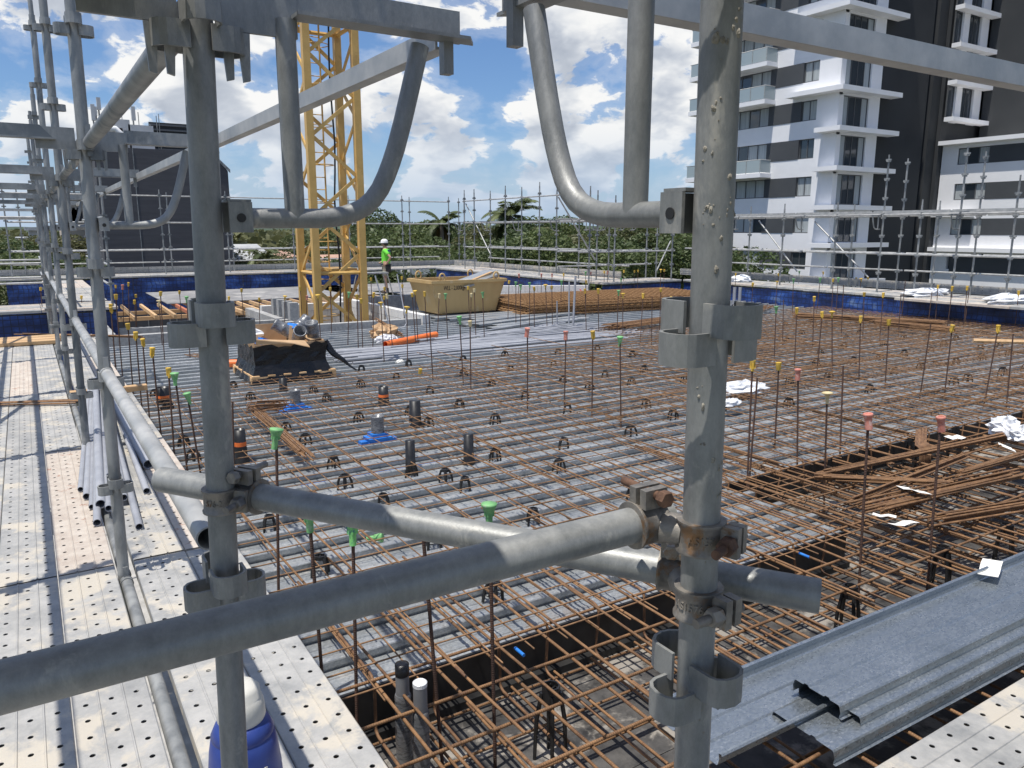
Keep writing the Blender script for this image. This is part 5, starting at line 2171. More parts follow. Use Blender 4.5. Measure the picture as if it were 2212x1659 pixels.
def net(p0, p1, z0, z1, label, name='safety_screen', folds=.05, seed=1):
    """blue netting hung as a rippling sheet between two points"""
    rs = random.Random(seed)
    p0, p1 = Vector((*p0, 0)), Vector((*p1, 0))
    d = p1 - p0
    L = d.length
    d.normalize()
    s = Vector((-d.y, d.x, 0))
    n = max(2, int(L / .2))
    ph = rs.uniform(0, 6)
    e = thing(name, label, 'safety screen', (p0.x, p0.y, z0))
    m = MB()
    vs, fs = [], []
    for i in range(n + 1):
        t = L * i / n
        for j in range(5):
            z = z0 + (z1 - z0) * j / 4
            o = folds * (math.sin(t * 2.3 + ph) * .5 + math.sin(t * 5.1 + 1.7 * j + ph) * .35 + rs.uniform(-.2, .2)) * (1 - .6 * (j == 4))
            vs.append(p0 + d * t + s * o + Vector((0, 0, z)))
    for i in range(n):
        for j in range(4):
            a = i * 5 + j
            fs.append((a, a + 5, a + 6, a + 1))
    m.add(vs, fs, True)
    m.build('netting', 'net', e)
    r = MB()
    r.tube([p0 + Vector((0, 0, z1 - .02)), p1 + Vector((0, 0, z1 - .02))], .018, 6)
    r.build('top_rope', 'cable', e)
    return e


def deck_run(x0, x1, y0, y1, axis, label, group, z=ZE):
    """planks filling a rectangle; axis = run direction of the planks"""
    L = 2.39
    if axis == 'y':
        x = x0
        while x + .2 < x1:
            y = y0
            while y < y1 - .1:
                l = min(L, y1 - y)
                plank(x + .1125, y, l - .008, label, group, 'y', 'plank' if random.random() < .8 else 'plank_rusty', False, z + rnd(-.004, .004))
                y += l
            x += .229
    else:
        y = y0
        while y + .2 < y1:
            x = x0
            while x < x1 - .1:
                l = min(L, x1 - x)
                plank(x, y + .1125, l - .008, label, group, 'x', 'plank' if random.random() < .8 else 'plank_rusty', False, z + rnd(-.004, .004))
                x += l
            y += .229


# right edge, near length
GE = 'posts of the right edge scaffold'
LE = 'galvanised post of the right edge scaffold before the white tower'
for px, xp, zt_ in ((1692, 18.9, .75), (1806, 18.9, .75), (1842, 20.1, .72), (1906, 18.9, 1.88), (1947, 20.1, 1.86), (1987, 18.9, .74), (2025, 20.1, .74), (2071, 18.9, 1.9), (2111, 20.1, 1.88),
                    (2190, 18.9, 1.2), (2250, 20.1, 1.2), (1620, 20.1, .75)):
    q = at_x(px, HY, xp)
    far_post(xp, q.y, zt_, LE, GE)
RL = [(18.9, 6.0), (18.9, 19.2)]
yb = [6.0, 8.0, 10.15, 12.15, 14.5, 16.9, 19.2]
for z in (.385, -.60, -1.06):
    for xq in ((20.1,) if z < -.9 else (18.9, 20.1)):
        for a, b_ in zip(yb[:-1], yb[1:]):
            far_rail((xq, a + .03, z + (.0 if xq < 19 else -.012)), (xq, b_ - .03, z + (.0 if xq < 19 else -.012)), 'pale rail of the right edge scaffold', 'rails of the right edge scaffold')
for a in yb:
    far_transom((18.9, a, .37), (20.1, a, .37), 'flat transom on top of the right edge scaffold', 'transoms of the right edge scaffold')
    far_hop((18.9, a, 0), (-1, 0, 0), 'curved hop-up bracket hanging on the right edge scaffold', 'hop-up brackets of the right edge scaffold')
for a, b_ in zip(yb[:-1], yb[1:]):
    for xq in (18.5, 19.3, 19.7):
        far_transom((xq, a + .02, .425), (xq, b_ - .02, .425), 'long edge angle on top of the right edge scaffold', 'edge angles of the right edge scaffold')
far_rail((20.15, 15.6, -1.25), (20.15, 17.2, .3), 'bright diagonal brace crossing before the white tower', None, 'galv_pale', 'brace_tube', 'brace')
far_rail((20.15, 13.2, -1.3), (20.15, 15.1, .25), 'bright diagonal brace right of the mortar-spattered post', None, 'galv_pale', 'brace_tube', 'brace')
deck_run(17.75, 20.1, 3.5, 10.9, 'y', 'pale plank of the wide right edge walkway', 'planks of the right edge walkway')
deck_run(18.4, 20.1, 10.9, 18.7, 'y', 'pale plank of the narrower right edge walkway', 'planks of the right edge walkway, narrow part')
y = 4.0
while y < 18.5:
    toe_board((20.3, y + 2.38, 0), (20.3, y, 0), 'perforated toe board along the outer right edge walkway', 'toe boards of the right edge')
    y += 2.4
net((18.42, 11.2), (18.42, 18.7), ZS + .02, ZE - .07, 'blue netting screen under the narrower right edge walkway', seed=2)
net((18.30, 3.3), (18.38, 11.2), ZS + .02, ZE - .07, 'blue netting screen under the wide right edge walkway', seed=3)

# step of the scaffold along X where the slab is cut back
deck_run(15.1, 18.4, 18.75, 20.1, 'x', 'pale plank of the stepped walkway beyond the mesh stack', 'planks of the stepped walkway')
net((15.1, 18.80), (18.42, 18.82), ZS - .2, ZE - .07, 'blue netting screen below the stepped walkway', seed=4)
GS = 'posts of the stepped scaffold'
LS = 'galvanised post of the stepped scaffold before the wooded belt'
for x, zt_, yq in ((1155, 1.3, 18.9), (1220, 1.25, 20.0), (1325, .6, 20.0), (1375, 1.05, 18.9), (1655, .55, 20.0), (1745, .6, 20.0), (1880, .55, 18.9)):
    q = at_y(Zm(x, 0, 1800, 700, 2.212)[0], HY, yq)
    far_post(q.x, yq, zt_, LS, GS)
q0_, q1_ = at_y(Zm(1063, 0, 1800, 700, 2.212)[0], HY, 18.9).x, at_y(Zm(1900, 0, 1800, 700, 2.212)[0], HY, 18.9).x
for z in (.33, -.66, -1.13):
    for yq in (18.9, 20.0):
        if z < -1 and yq < 19:
            continue
        far_rail((q0_, yq, z), ((q0_ + q1_) / 2, yq, z), 'pale rail of the stepped scaffold before the wooded belt', 'rails of the stepped scaffold')
        far_rail(((q0_ + q1_) / 2 + .03, yq, z), (q1_, yq, z), 'pale rail of the stepped scaffold before the wooded belt', 'rails of the stepped scaffold')
for x in (1100, 1160, 1240, 1400, 1500, 1900):
    q = at_y(Zm(x, 0, 1800, 700, 2.212)[0], HY, 19.0)
    far_hop((q.x, 19.0, -.02), (0, -1, 0), 'curved hop-up bracket on the stepped scaffold', 'hop-up brackets of the stepped scaffold')
far_rail(at_y(*Zm(880, 165, 1800, 700, 2.212), 19.6), at_y(*Zm(1200, 715, 1800, 700, 2.212), 19.6), 'long bright diagonal brace beside the coconut palm', None, 'galv_pale', 'brace_tube', 'brace')
far_rail(at_y(*Zm(1860, 550, 1800, 700, 2.212), 20.2), at_y(*Zm(1735, 815, 1800, 700, 2.212), 20.2), 'short leaning brace tube left of the mortar-spattered post', None, 'galv_pale', 'brace_tube', 'brace')

# cut-back right edge beyond the step
GF = 'posts of the far right scaffold'
LF = 'galvanised post of the far right scaffold before the palms'
fy_in, fy_out = [], []
for i, x in enumerate((65, 150, 290, 420, 562, 716, 866, 1063)):
    xp = 15.65 if i % 2 else 16.85
    if i in (0,):
        xp = 15.65
    q = at_x(Zm(x, 0, 1800, 700, 2.212)[0], HY, xp)
    far_post(xp, q.y, (1.62, 1.62, 1.62, 1.64, 1.66, 1.66, 1.58, .4)[i], LF, GF)
    (fy_in if xp < 16 else fy_out).append(q.y)
fy = [28.8, 26.6, 24.3, 21.9, 19.6]
for z, xs_ in ((1.17, (15.65,)), (.29, (15.65, 16.85)), (-.68, (15.65, 16.85)), (-1.16, (16.85,))):
    for xq in xs_:
        for a, b_ in zip(fy[:-1], fy[1:]):
            if z > 1 and b_ < 21:
                continue
            far_rail((xq, a - .03, z), (xq, b_ + .03, z), 'pale rail of the far right scaffold before the palms', 'rails of the far right scaffold')
for a in fy:
    far_transom((15.65, a, .30), (16.85, a, .30), 'flat transom of the far right scaffold', 'transoms of the far right scaffold')
    far_hop((15.65, a, -.04), (-1, 0, 0), 'curved hop-up bracket on the far right scaffold', 'hop-up brackets of the far right scaffold')
far_rail(at_x(*Zm(75, 225, 1800, 700, 2.212), 15.75), at_x(*Zm(290, 665, 1800, 700, 2.212), 15.75), 'long bright diagonal brace left of the coconut palm', None, 'galv_pale', 'brace_tube', 'brace')
deck_run(15.15, 17.0, 20.1, 30.4, 'y', 'pale plank of the far right walkway', 'planks of the far right walkway')
net((15.18, 20.1), (15.18, 30.4), PZ - .3, ZE - .07, 'blue netting screen below the far right walkway', seed=5)
y = 20.2
while y < 30.2:
    toe_board((17.0, y + 2.38, 0), (17.0, y, 0), 'perforated toe board of the far right walkway', 'toe boards of the far right edge')
    y += 2.4

# far edge along X
GN = 'posts of the far edge scaffold'
LN = 'galvanised post of the far edge scaffold behind the crane'
nx = []
for i, x in enumerate((240, 605, 950, 997, 1250, 1315, 1350)):
    yq = 31.2 if i % 2 == 0 else 32.3
    q = at_y(C(2, x, 0)[0], HY, yq)
    far_post(q.x, yq, 1.45, LN, GN)
    nx.append(q.x)
for x in (6.7, 4.4, 2.0, -.4):
    far_post(x, 31.2, 1.45, LN, GN)
    far_post(x + .4, 32.3, 1.4, LN, GN)
xs_ = [-.4, 2.0, 4.4, 6.7, 9.1, 11.5, 14.0, 16.3]
for z in (1.22, .27, -.72, -1.2):
    for a, b_ in zip(xs_[:-1], xs_[1:]):
        for yq in ((31.2,) if z > 1 else ((32.3,) if z < -1 else (31.2, 32.3))):
            far_rail((a + .03, yq, z), (b_ - .03, yq, z), 'pale rail of the far edge scaffold behind the crane', 'rails of the far edge scaffold')
deck_run(-1.0, 17.0, 30.45, 32.4, 'x', 'pale plank of the far edge walkway', 'planks of the far edge walkway')
x = -.8
while x < 16.8:
    toe_board((x, 32.5, 0), (x + 2.38, 32.5, 0), 'grey toe board of the far edge walkway', 'toe boards of the far edge', 'block')
    x += 2.4
for i, x in enumerate((-.6, 3.2, 7.0, 10.8)):
    net((x, 30.5), (x + (3.78 if i < 3 else .9), 30.5), PZ - .75, ZE - .07, ('blue netting screen left of the dark block under the far edge walkway', 'blue netting screen behind the timber joists', 'blue netting screen behind the crane mast',
                                                      'blue netting screen behind the worker')[i], seed=10 + i, folds=.12)

# platform beyond the end of the left walkway
deck_run(-2.2, 1.6, 18.4, 20.2, 'x', 'sunlit plank of the platform beyond the end of the left walkway', 'planks beyond the left walkway')
net((-2.2, 18.45), (1.55, 18.45), -3.6, ZD - .15, 'dark blue netting screen below the platform beyond the left walkway', seed=21)
GW = 'posts beyond the left walkway'
for x, y_ in ((-1.9, 18.5), (.25, 15.2), (.3, 17.6), (.4, 20.1), (1.5, 18.5), (-1.6, 20.2), (1.5, 22.5), (1.55, 25.0), (.4, 22.6), (.45, 25.2)):
    far_post(x, y_, 1.6, 'galvanised post of the platform beyond the left walkway', GW)
for z in (.27, -.72, -1.15):
    for yq in (20.15, 22.5):
        far_rail((-2.2, yq, z), (.4, yq, z), 'rail of the platform beyond the left walkway', 'rails beyond the left walkway')
    for xq in (.35, 1.5):
        far_rail((xq, 18.5, z), (xq, 25.1, z), 'rail running back beyond the left walkway', 'rails running back beyond the left walkway')
    far_transom((.3, 17.6, .35), (-1.9, 17.6, .35), 'transom of the scaffold beyond the left walkway', 'transoms beyond the left walkway') if z > 0 else None
deck_run(.4, 1.6, 20.2, 29.0, 'y', 'sunlit plank of the walkway running back beyond the left platform', 'planks running back beyond the left platform')
for i in range(3):
    m = MB()
    m.box((0, 0, 0), (1.6, .22, .045))
    o = inst('timber_board', m.mesh('timber_board', 'timber'), (-.55 + .06 * i, 12.2 + .23 * i, ZD + .03), (0, 0, .04 * i - .03))
    tag(o, 'raw timber board lying at the far end of the left walkway', 'board', 'boards at the far end of the left walkway')
# ------------------------------------------------------------------ crane mast
def crane():
    s = 1.2
    Pf = at_d(679, 497, 18.7)
    z0, z1 = -6.0, 9.5
    e = thing('crane_mast', 'yellow lattice tower crane mast standing in its block-walled pit', 'crane', (Pf.x, Pf.y, z0))
    legs = [Vector((Pf.x, Pf.y, 0)), Vector((Pf.x + s, Pf.y, 0)), Vector((Pf.x + s, Pf.y + s, 0)), Vector((Pf.x, Pf.y + s, 0))]
    for k, l in enumerate(legs):
        m = MB()
        m.span((l.x - .085, l.y - .085, z0), (l.x + .085, l.y + .085, z1))
        m.build('leg', 'craneyellow', e)
    zoff = at_d(679, C(2, 0, 375)[1], 18.7).z
    for k in range(4):
        a, b_ = legs[k], legs[(k + 1) % 4]
        d = (b_ - a).normalized()
        nrm = Vector((d.y, -d.x, 0))
        h = .93
        zz = zoff - h * 9 + (0 if k % 2 == 0 else h * .5)
        i = 0
        while zz < z1 - h:
            p, q = (a, b_) if i % 2 else (b_, a)
            m = MB()
            p0 = Vector((p.x, p.y, zz)) + (d * .08 if i % 2 else -d * .08)
            p1 = Vector((q.x, q.y, zz + h * .93)) + (-d * .08 if i % 2 else d * .08)
            dd = (p1 - p0).normalized()
            sd_ = dd.cross(nrm).normalized() * .042
            n_ = nrm * .02
            m.prism([p0 - sd_ - n_, p1 - sd_ - n_, p1 + sd_ - n_, p0 + sd_ - n_], n_ * 2)
            if p0.z > z0:
                m.build('diagonal', 'craneyellow', e)
            zz += h
            i += 1
    for zz in (-4.2, -1.05, 4.8):
        for k in range(4):
            a, b_ = legs[k], legs[(k + 1) % 4]
            m = MB()
            d = (b_ - a).normalized()
            m.tube([a + d * .09 + Vector((0, 0, zz)), b_ - d * .09 + Vector((0, 0, zz))], .05, 6, smooth=False)
            m.build('horizontal', 'craneyellow', e)
    # rest platforms
    for zz in (-1.0, 5.0):
        m = MB()
        m.span((Pf.x + .45, Pf.y + .1, zz), (Pf.x + 1.1, Pf.y + 1.1, zz + .05))
        m.build('rest_platform', 'craneyellow', e)
    # ladder
    lx, ly = Pf.x + .42, Pf.y + .75
    for o in (-.17, .17):
        m = MB()
        m.tube([(lx + o, ly, z0), (lx + o, ly, z1)], .022, 6)
        m.build('ladder_rail', 'craneyellow', e)
    zz = z0 + .1
    while zz < z1:
        m = MB()
        m.tube([(lx - .17, ly, zz), (lx + .17, ly, zz)], .012, 5)
        m.build('ladder_rung', 'craneyellow', e)
        zz += .3
    zz = -4.0
    while zz < z1:
        m = MB()
        pts = arc((lx, ly - .3, zz), .32, PI * .9, -PI * .9 + .0, 10, (0, 1, 0), (1, 0, 0))
        m.tube(arc((lx, ly - .25, zz), .3, PI / 2 - .6, -PI * 1.5 + .6, 12, (1, 0, 0), (0, 1, 0)), .012, 5)
        m.build('ladder_hoop', 'craneyellow', e)
        zz += .93
    m = MB()
    cp = []
    for i in range(24):
        zz = z1 - (z1 - z0) * i / 23
        cp.append((Pf.x + .62 + .03 * math.sin(i * 1.3), Pf.y + .12 + .02 * math.cos(i * 1.9), zz))
    m.tube(cp, .022, 6)
    tag(m.build('power_cable', 'cable', origin=cp[-1]), 'black power cable hanging down inside the crane mast', 'cable')


crane()


# ------------------------------------------------------------------ yellow lifting bin
def lifting_bin():
    x0, x1, y0, y1 = 8.68, 10.36, 17.35, 18.45
    zb, zt_ = ZS + .10, ZS + .92
    e = thing('lifting_bin', 'yellow steel lifting bin lettered with its load limit on the decking', 'bin', ((x0 + x1) / 2, (y0 + y1) / 2, zb))
    f = (.22, .14)                       # flare at the ends, at the sides
    bot = [(x0, y0), (x1, y0), (x1, y1), (x0, y1)]
    topc = [(x0 - f[0], y0 - f[1]), (x1 + f[0], y0 - f[1]), (x1 + f[0], y1 + f[1]), (x0 - f[0], y1 + f[1])]
    m = MB()
    vs = [(a, b_, zb) for a, b_ in bot] + [(a, b_, zt_) for a, b_ in topc]
    cx, cy = (x0 + x1) / 2, (y0 + y1) / 2
    inn = [(cx + (p[0] - cx) * .97, cy + (p[1] - cy) * .965, p[2] + (.03 if i < 4 else 0)) for i, p in enumerate(vs)]
    fs = [(3, 2, 1, 0)] + [(i, (i + 1) % 4, 4 + (i + 1) % 4, 4 + i) for i in range(4)]
    fs += [tuple(8 + k for k in (0, 1, 2, 3))] + [(8 + 4 + i, 8 + 4 + (i + 1) % 4, 8 + (i + 1) % 4, 8 + i) for i in range(4)]
    fs += [(4 + i, 4 + (i + 1) % 4, 12 + (i + 1) % 4, 12 + i) for i in range(4)]
    m.add(vs + inn, fs)
    m.build('body', 'binyellow', e)
    m = MB()
    r = .045
    for i in range(4):
        a, b_ = Vector((*topc[i], zt_)), Vector((*topc[(i + 1) % 4], zt_))
        d = (b_ - a).normalized()
        m.box((a + b_) / 2 + Vector((0, 0, -.02)), ((b_ - a).length + .07 if abs(d.x) > .5 else .07, .07 if abs(d.x) > .5 else (b_ - a).length - .075, .075 + .004 * (i % 2)))
    m.build('rim', 'binyellow', e)
    for i, (sx, sy) in enumerate(((0, 0), (1, 0), (1, 1), (0, 1))):
        c = Vector((topc[i][0] + (.28 if sx == 0 else -.28), topc[i][1] + (.0), zt_ + .02))
        lg = MB()
        ring = [c + Vector((math.cos(a) * .075, 0, math.sin(a) * .10 + .07)) for a in [k * PI / 8 for k in range(17)]]
        lg.tube(ring, .022, 6)
        lg.build('lifting_lug', 'binyellow', e)
    for xx in (x0 + .2, x1 - .2):
        sk = MB()
        sk.span((xx - .06, y0 + .05, ZS + .058), (xx + .06, y1 - .05, zb - .001))
        sk.build('skid', 'binyellow', e)
    vs, fs = text_mesh('WLL - 2,000kgs', .155, .002)
    tilt = math.atan2(f[1], zt_ - zb)
    m = MB()
    out = []
    for v in vs:
        zz = zb + .64 + v.y * math.cos(tilt)
        out.append((x0 + .42 + v.x * .62, y0 - f[1] * (zz - zb) / (zt_ - zb) - .004 - v.z, zz))
    m.add(out, fs)
    m.build('lettering', 'blackform', e)
    # scrap inside
    a, b_ = Vector((x0 + .6, y0 + .25, zt_ - .1)), Vector((x1 + .28, y1 - .35, zt_ + .18))
    for k in range(2):
        q = MB()
        d = (b_ - a).normalized()
        sd_ = Vector((-d.y, d.x, 0)).normalized()
        o = Vector((0, -.3 * k, -.05 * k))
        prof = [a + o + sd_ * w + Vector((0, 0, h)) for w, h in ((-.2, -.05), (-.2, .0), (0, .012), (.2, 0), (.2, -.05))]
        q.profile(prof, (b_ - a) * (1 - .1 * k))
        tag(q.build('scrap_sheet', 'deck', origin=a), ('bright offcut of metal decking sticking out of the yellow bin', 'lower metal offcut inside the yellow bin')[k], 'sheet')
    q = MB()
    q.box((0, 0, 0), (1.2, .09, .045), Matrix.Rotation(-.25, 3, 'Y'))
    tag(inst('timber_offcut', q.mesh('timber_offcut', 'timber'), (x1 - .45, y0 + .25, zt_ - .0), (0, 0, .25)), 'pine offcut lying in the yellow bin', 'timber')


lifting_bin()


# ------------------------------------------------------------------ wrapped carton of fittings on a pallet
def pallet_box():
    x0, x1, y0, y1 = 2.50, 3.72, 10.80, 11.95
    zb = ZS + .06
    e = thing('pallet', 'timber pallet under the black-wrapped carton', 'pallet', ((x0 + x1) / 2, (y0 + y1) / 2, zb))
    for k in range(3):
        m = MB()
        yy = y0 + .06 + k * (y1 - y0 - .12) / 2
        m.span((x0, yy - .05, zb), (x1, yy + .05, zb + .09))
        m.build('bearer', 'timber', e)
    for k in range(6):
        m = MB()
        xx = x0 + .06 + k * (x1 - x0 - .12) / 5
        m.span((xx - .05, y0 - .02, zb + .091), (xx + .05, y1 + .02, zb + .112))
        m.build('slat', 'timber', e)
    zf = zb + .114
    c = thing('wrapped_carton', 'open cardboard carton in black stretch wrap holding pipe fittings', 'carton', ((x0 + x1) / 2, (y0 + y1) / 2, zf))
    bx0, bx1, by0, by1 = x0 + .07, x1 - .12, y0 + .06, y1 - .1
    zt_ = zf + .40
    m = MB()
    rs = random.Random(9)
    n = 12
    cor = [(bx0, by0), (bx1, by0), (bx1, by1), (bx0, by1)]
    vs, fs = [], []
    lev = 6
    ring = []
    for s in range(4):
        a, b_ = Vector((*cor[s], 0)), Vector((*cor[(s + 1) % 4], 0))
        for k in range(n):
            ring.append(a.lerp(b_, k / n))
    cc = Vector(((bx0 + bx1) / 2, (by0 + by1) / 2, 0))
    N = len(ring)
    for j in range(lev + 1):
        for k, p in enumerate(ring):
            o = (p - cc).normalized() * (rs.uniform(-.012, .012) + (.09 if j == 0 else 0) + (.03 if j == 1 else 0))
            zz = zf + (zt_ - zf) * j / lev + (rs.uniform(-.03, .03) if j == lev else 0)
            if j == lev:
                o += (p - cc).normalized() * .02
            vs.append(p + o + Vector((0, 0, zz - .10 if j == 0 else zz)))
    for j in range(lev):
        for k in range(N):
            fs.append((j * N + k, j * N + (k + 1) % N, (j + 1) * N + (k + 1) % N, (j + 1) * N + k))
    m.add(vs, fs, False)
    m.build('stretch_wrap', 'wrap', c)
    m = MB()
    t = .012
    m.span((bx0 + .03, by0 + .03, zf), (bx1 - .03, by1 - .03, zf + .26))
    m.build('carton_fill', 'card', c)
    for lo, hi in (((bx0 + .015, by0 + .015, zf), (bx1 - .015, by0 + .027, zt_ + .02)), ((bx0 + .015, by1 - .027, zf), (bx1 - .3, by1 - .015, zt_ + .20)),
                   ((bx0 + .015, by0 + .03, zf), (bx0 + .027, by1 - .03, zt_ + .12)), ((bx1 - .027, by0 + .03, zf), (bx1 - .015, by1 - .03, zt_ + .03))):
        m = MB()
        m.span(lo, hi)
        m.build('carton_side', 'card', c)
    flaps = [[(bx0 + .03, by0 + .0, zt_ + .03), (bx0 + .72, by0 + .0, zt_ + .03), (bx0 + .76, by0 - .10, zt_ - .05), (bx0 + .52, by0 - .07, zt_ + .02), (bx0 + .03, by0 - .02, zt_ + .10)],
             [(bx0 + .72, by1 - .2, zt_ + .10), (bx1 - .05, by1 - .25, zt_ + .06), (bx1 - .02, by0 + .12, zt_ + .03), (bx0 + .8, by0 + .1, zt_ + .02)],
             [(bx0 + .58, by0 + .35, zt_ - .05), (bx0 + .74, by0 + .30, zt_ - .05), (bx0 + .74, by0 + .32, zt_ + .17), (bx0 + .62, by0 + .36, zt_ + .22)]]
    for p in flaps:
        m = MB()
        m.prism(p, (0, .004, .012))
        m.build('flap', 'card', c)
    # tail of loose wrap
    m = MB()
    pts = [Vector((bx1 + .02, by0 + .1, zt_ - .02)), Vector((bx1 + .10, by0 - .02, zf + .22)), Vector((bx1 + .22, by0 - .12, zf + .12)), Vector((bx1 + .28, by0 - .16, zf + .05)), Vector((bx1 + .36, by0 - .24, zf - .02))]
    m.tube(pts, [.06, .045, .03, .018, .012], 7, smooth=False)
    m.build('loose_wrap', 'wrap', c)

    def fitting(p, ax, lab, blue=False):
        p = Vector(p) + Vector((0, 0, .07))
        f_ = thing('pipe_fitting', lab, 'pipe fitting', p)
        ax = Vector(ax).normalized()
        q = MB()
        q.lathe(p, [(k_ * 1.22, h_ * 1.25) for k_, h_ in ((.075, 0), (.078, .02), (.073, .03), (.073, .085), (.077, .09), (.077, .115), (.073, .12), (.073, .19), (.078, .2), (.078, .225), (.066, .225), (.062, .08), (.0, .08))], 20, ax)
        q.build('collar', 'tape', f_)
        if blue:
            b__ = MB()
            b__.box(Vector(p), (.25, .22, .09), ax.to_track_quat('Z', 'Y').to_matrix())
            b__.build('blue_base', 'bluecast', f_)
    fitting((bx0 + .72, by0 + .45, zt_ + .06), (.75, .2, .55), 'dark collar fitting joined to a blue base lying uppermost in the carton', True)
    fitting((bx0 + .66, by0 + .46, zt_ + .03), (-.75, .25, .5), 'dark collar fitting pointing left in the carton')
    fitting((bx0 + .72, by0 + .32, zt_ - .06), (-.1, -.75, .55), 'dark collar fitting showing its open mouth in the carton')
    fitting((bx0 + .93, by0 + .25, zt_ - .06), (-.15, -.25, .9), 'upright dark collar fitting with pale rim in the carton')
    q = MB()
    q.box((0, 0, 0), (.22, .2, .07), Matrix.Rotation(.35, 3, 'Y'))
    q.box((.0, 0, .05), (.14, .13, .05), Matrix.Rotation(.35, 3, 'Y'))
    tag(inst('pipe_bracket', q.mesh('pipe_bracket', 'bluecast'), (bx0 + .22, by0 + .25, zt_ + .0), (0, 0, .3)), 'loose blue plastic base at the left of the carton', 'pipe fitting')
    crumple('plastic_bag', 'white plastic bag behind the carton', Vector((bx0 + .22, by1 + .0, zt_ + .05)), (.2, .12, .09), 'film', 31)


def crumple(name, label, c, r, mat, seed, cat='plastic', n=22):
    rs = random.Random(seed)
    m = MB()
    vs, fs = [], []
    for j in range(n // 2 + 1):
        th = PI * j / (n // 2)
        for k in range(n):
            a = 2 * PI * k / n
            q = 1 + rs.uniform(-.28, .28) + .15 * math.sin(3 * a + seed)
            vs.append(Vector((c.x + r[0] * q * math.sin(th) * math.cos(a), c.y + r[1] * q * math.sin(th) * math.sin(a), max(c.z + r[2] * q * math.cos(th), c.z - r[2] * .75))))
    for j in range(n // 2):
        for k in range(n):
            fs.append((j * n + k, j * n + (k + 1) % n, (j + 1) * n + (k + 1) % n, (j + 1) * n + k))
    m.add(vs, fs, False)
    return tag(m.build(name, mat, origin=c), label, cat)


pallet_box()
p = at_h(*C(7, 1480, 860), ZM + .03)
crumple('plastic_sheet', 'crumpled white plastic film lying on the mesh right of the near post', p, (.42, .22, .08), 'film', 5)
p = at_h(*C(7, 1400, 950), ZM + .03)
crumple('plastic_sheet', 'small tail of white plastic film lying on the mesh', p, (.22, .09, .04), 'film', 6)
p = at_h(*C(8, 1540, 1110), ZM + .1)
crumple('plastic_bag', 'white plastic bag lying at the end of the long bar bundle', p, (.16, .13, .10), 'film', 7)
p = at_h(*C(8, 1640, 1160), ZM + .1)
crumple('plastic_bag', 'second white plastic bag beside the long bar bundle', p, (.12, .1, .08), 'film', 8)
p = at_h(*C(8, 1010, 240), ZE + .06)
crumple('plastic_roll', 'long bundle of clear plastic lying on the wide right edge walkway', p, (.75, .35, .10), 'film', 9)
p = at_h(*C(8, 1560, 285), ZE + .06)
crumple('plastic_roll', 'bulky bundle of clear plastic at the near end of the wide right edge walkway', p, (.7, .4, .12), 'film', 10)
p = at_h(*C(7, 1485, 155), ZE + .06)
crumple('plastic_bag', 'white bag on the narrower right edge walkway', p, (.35, .25, .14), 'film', 12)
p = at_h(*C(6, 825, 500), ZS + .12)
crumple('torn_carton', 'torn cardboard and plastic heap beside the orange pipe', p, (.26, .2, .16), 'card', 14, 'carton')
p = at_h(*C(6, 840, 540), ZS + .1)
crumple('plastic_sheet', 'pinkish torn plastic film below the torn cardboard', p, (.22, .12, .08), 'film', 15)
p = at_h(*C(6, 930, 685), ZM + .02)
crumple('paper_scrap', 'small white crumpled scrap on the mesh edge', p, (.06, .05, .03), 'paper', 16, 'scrap')

# paper tags on the bar bundles
for i, (t, x, y, rx, w, h, lb) in enumerate(((8, 1210, 1180, .3, .17, .06, 'white paper tag on the long bar bundle'), (8, 1545, 1245, .9, .12, .08, 'stained paper tag hanging on the bars near the white bags'),
                                             (8, 945, 1525, .6, .16, .09, 'crumpled paper tag on the thick bar bundle in the trench'), (12, 755, 30, .4, .11, .06, 'small paper tag low in the trench bars'),
                                             (12, 880, 80, .5, .13, .06, 'long paper tag beside the bar bundle near the loose sheets'), (12, 1440, 370, .2, .17, .07, 'paper tag on the bars at the edge of the loose metal sheets'))):
    p = at_h(*C(t, x, y), ZM + .08)
    m = MB()
    w, h = w * 1.35, h * 1.5
    m.strip([(-w / 2, 0, 0), (-w / 6, 0, .012), (w / 6, 0, .004), (w / 2, 0, .02)], (0, h, 0), .002)
    tag(inst('paper_tag', m.mesh('paper_tag', 'paper'), p, (rx * .4, .15, i * .7)), lb, 'tag')


# ------------------------------------------------------------------ pipes
def pipe(p0, p1, r, label, mat='pvc', group=None, name='pvc_pipe'):
    p0, p1 = Vector(p0), Vector(p1)
    m = MB()
    m.tube([p0, p1], r, 14, hollow=.86)
    return tag(m.build(name, mat, origin=(p0 + p1) / 2), label, 'pipe', group)


# grey conduits leaning together on the left walkway
ends = [(520, 1500, .016), (560, 1550, .020), (592, 1612, .015), (655, 1640, .026), (805, 1590, .020), (950, 1515, .020), (962, 1355, .032), (706, 1659, .018), (628, 1720, .020), (902, 1745, .019), (740, 1560, .018)]
far = [(575, 860), (600, 840), (610, 800), (620, 870), (660, 800), (700, 850), (690, 870), (640, 790), (630, 830), (650, 840), (612, 780)]
for i, ((x, y, r), (fx, fy_)) in enumerate(zip(ends, far)):
    a = at_h(*C(5, x, y), ZD + .03)
    b_ = at_h(*C(5, fx, fy_), ZD + .09 + .012 * (i % 4))
    a.z = ZD + r + .002
    if i in (3, 4, 7, 10):
        a.z += .03
    b_.z = ZD + r + .06 + .022 * (i % 5)
    pipe(a, b_, r, 'grey plastic conduit lying in the bundle on the left walkway' if i != 6 else 'widest grey pipe of the bundle on the left walkway', 'pvc', 'conduits bundled on the left walkway')
m = MB()
c0 = at_h(*C(5, 690, 880), ZD + .02)
m.span((c0.x - .3, c0.y - .05, ZD + .006), (c0.x + .35, c0.y + .05, ZD + .055))
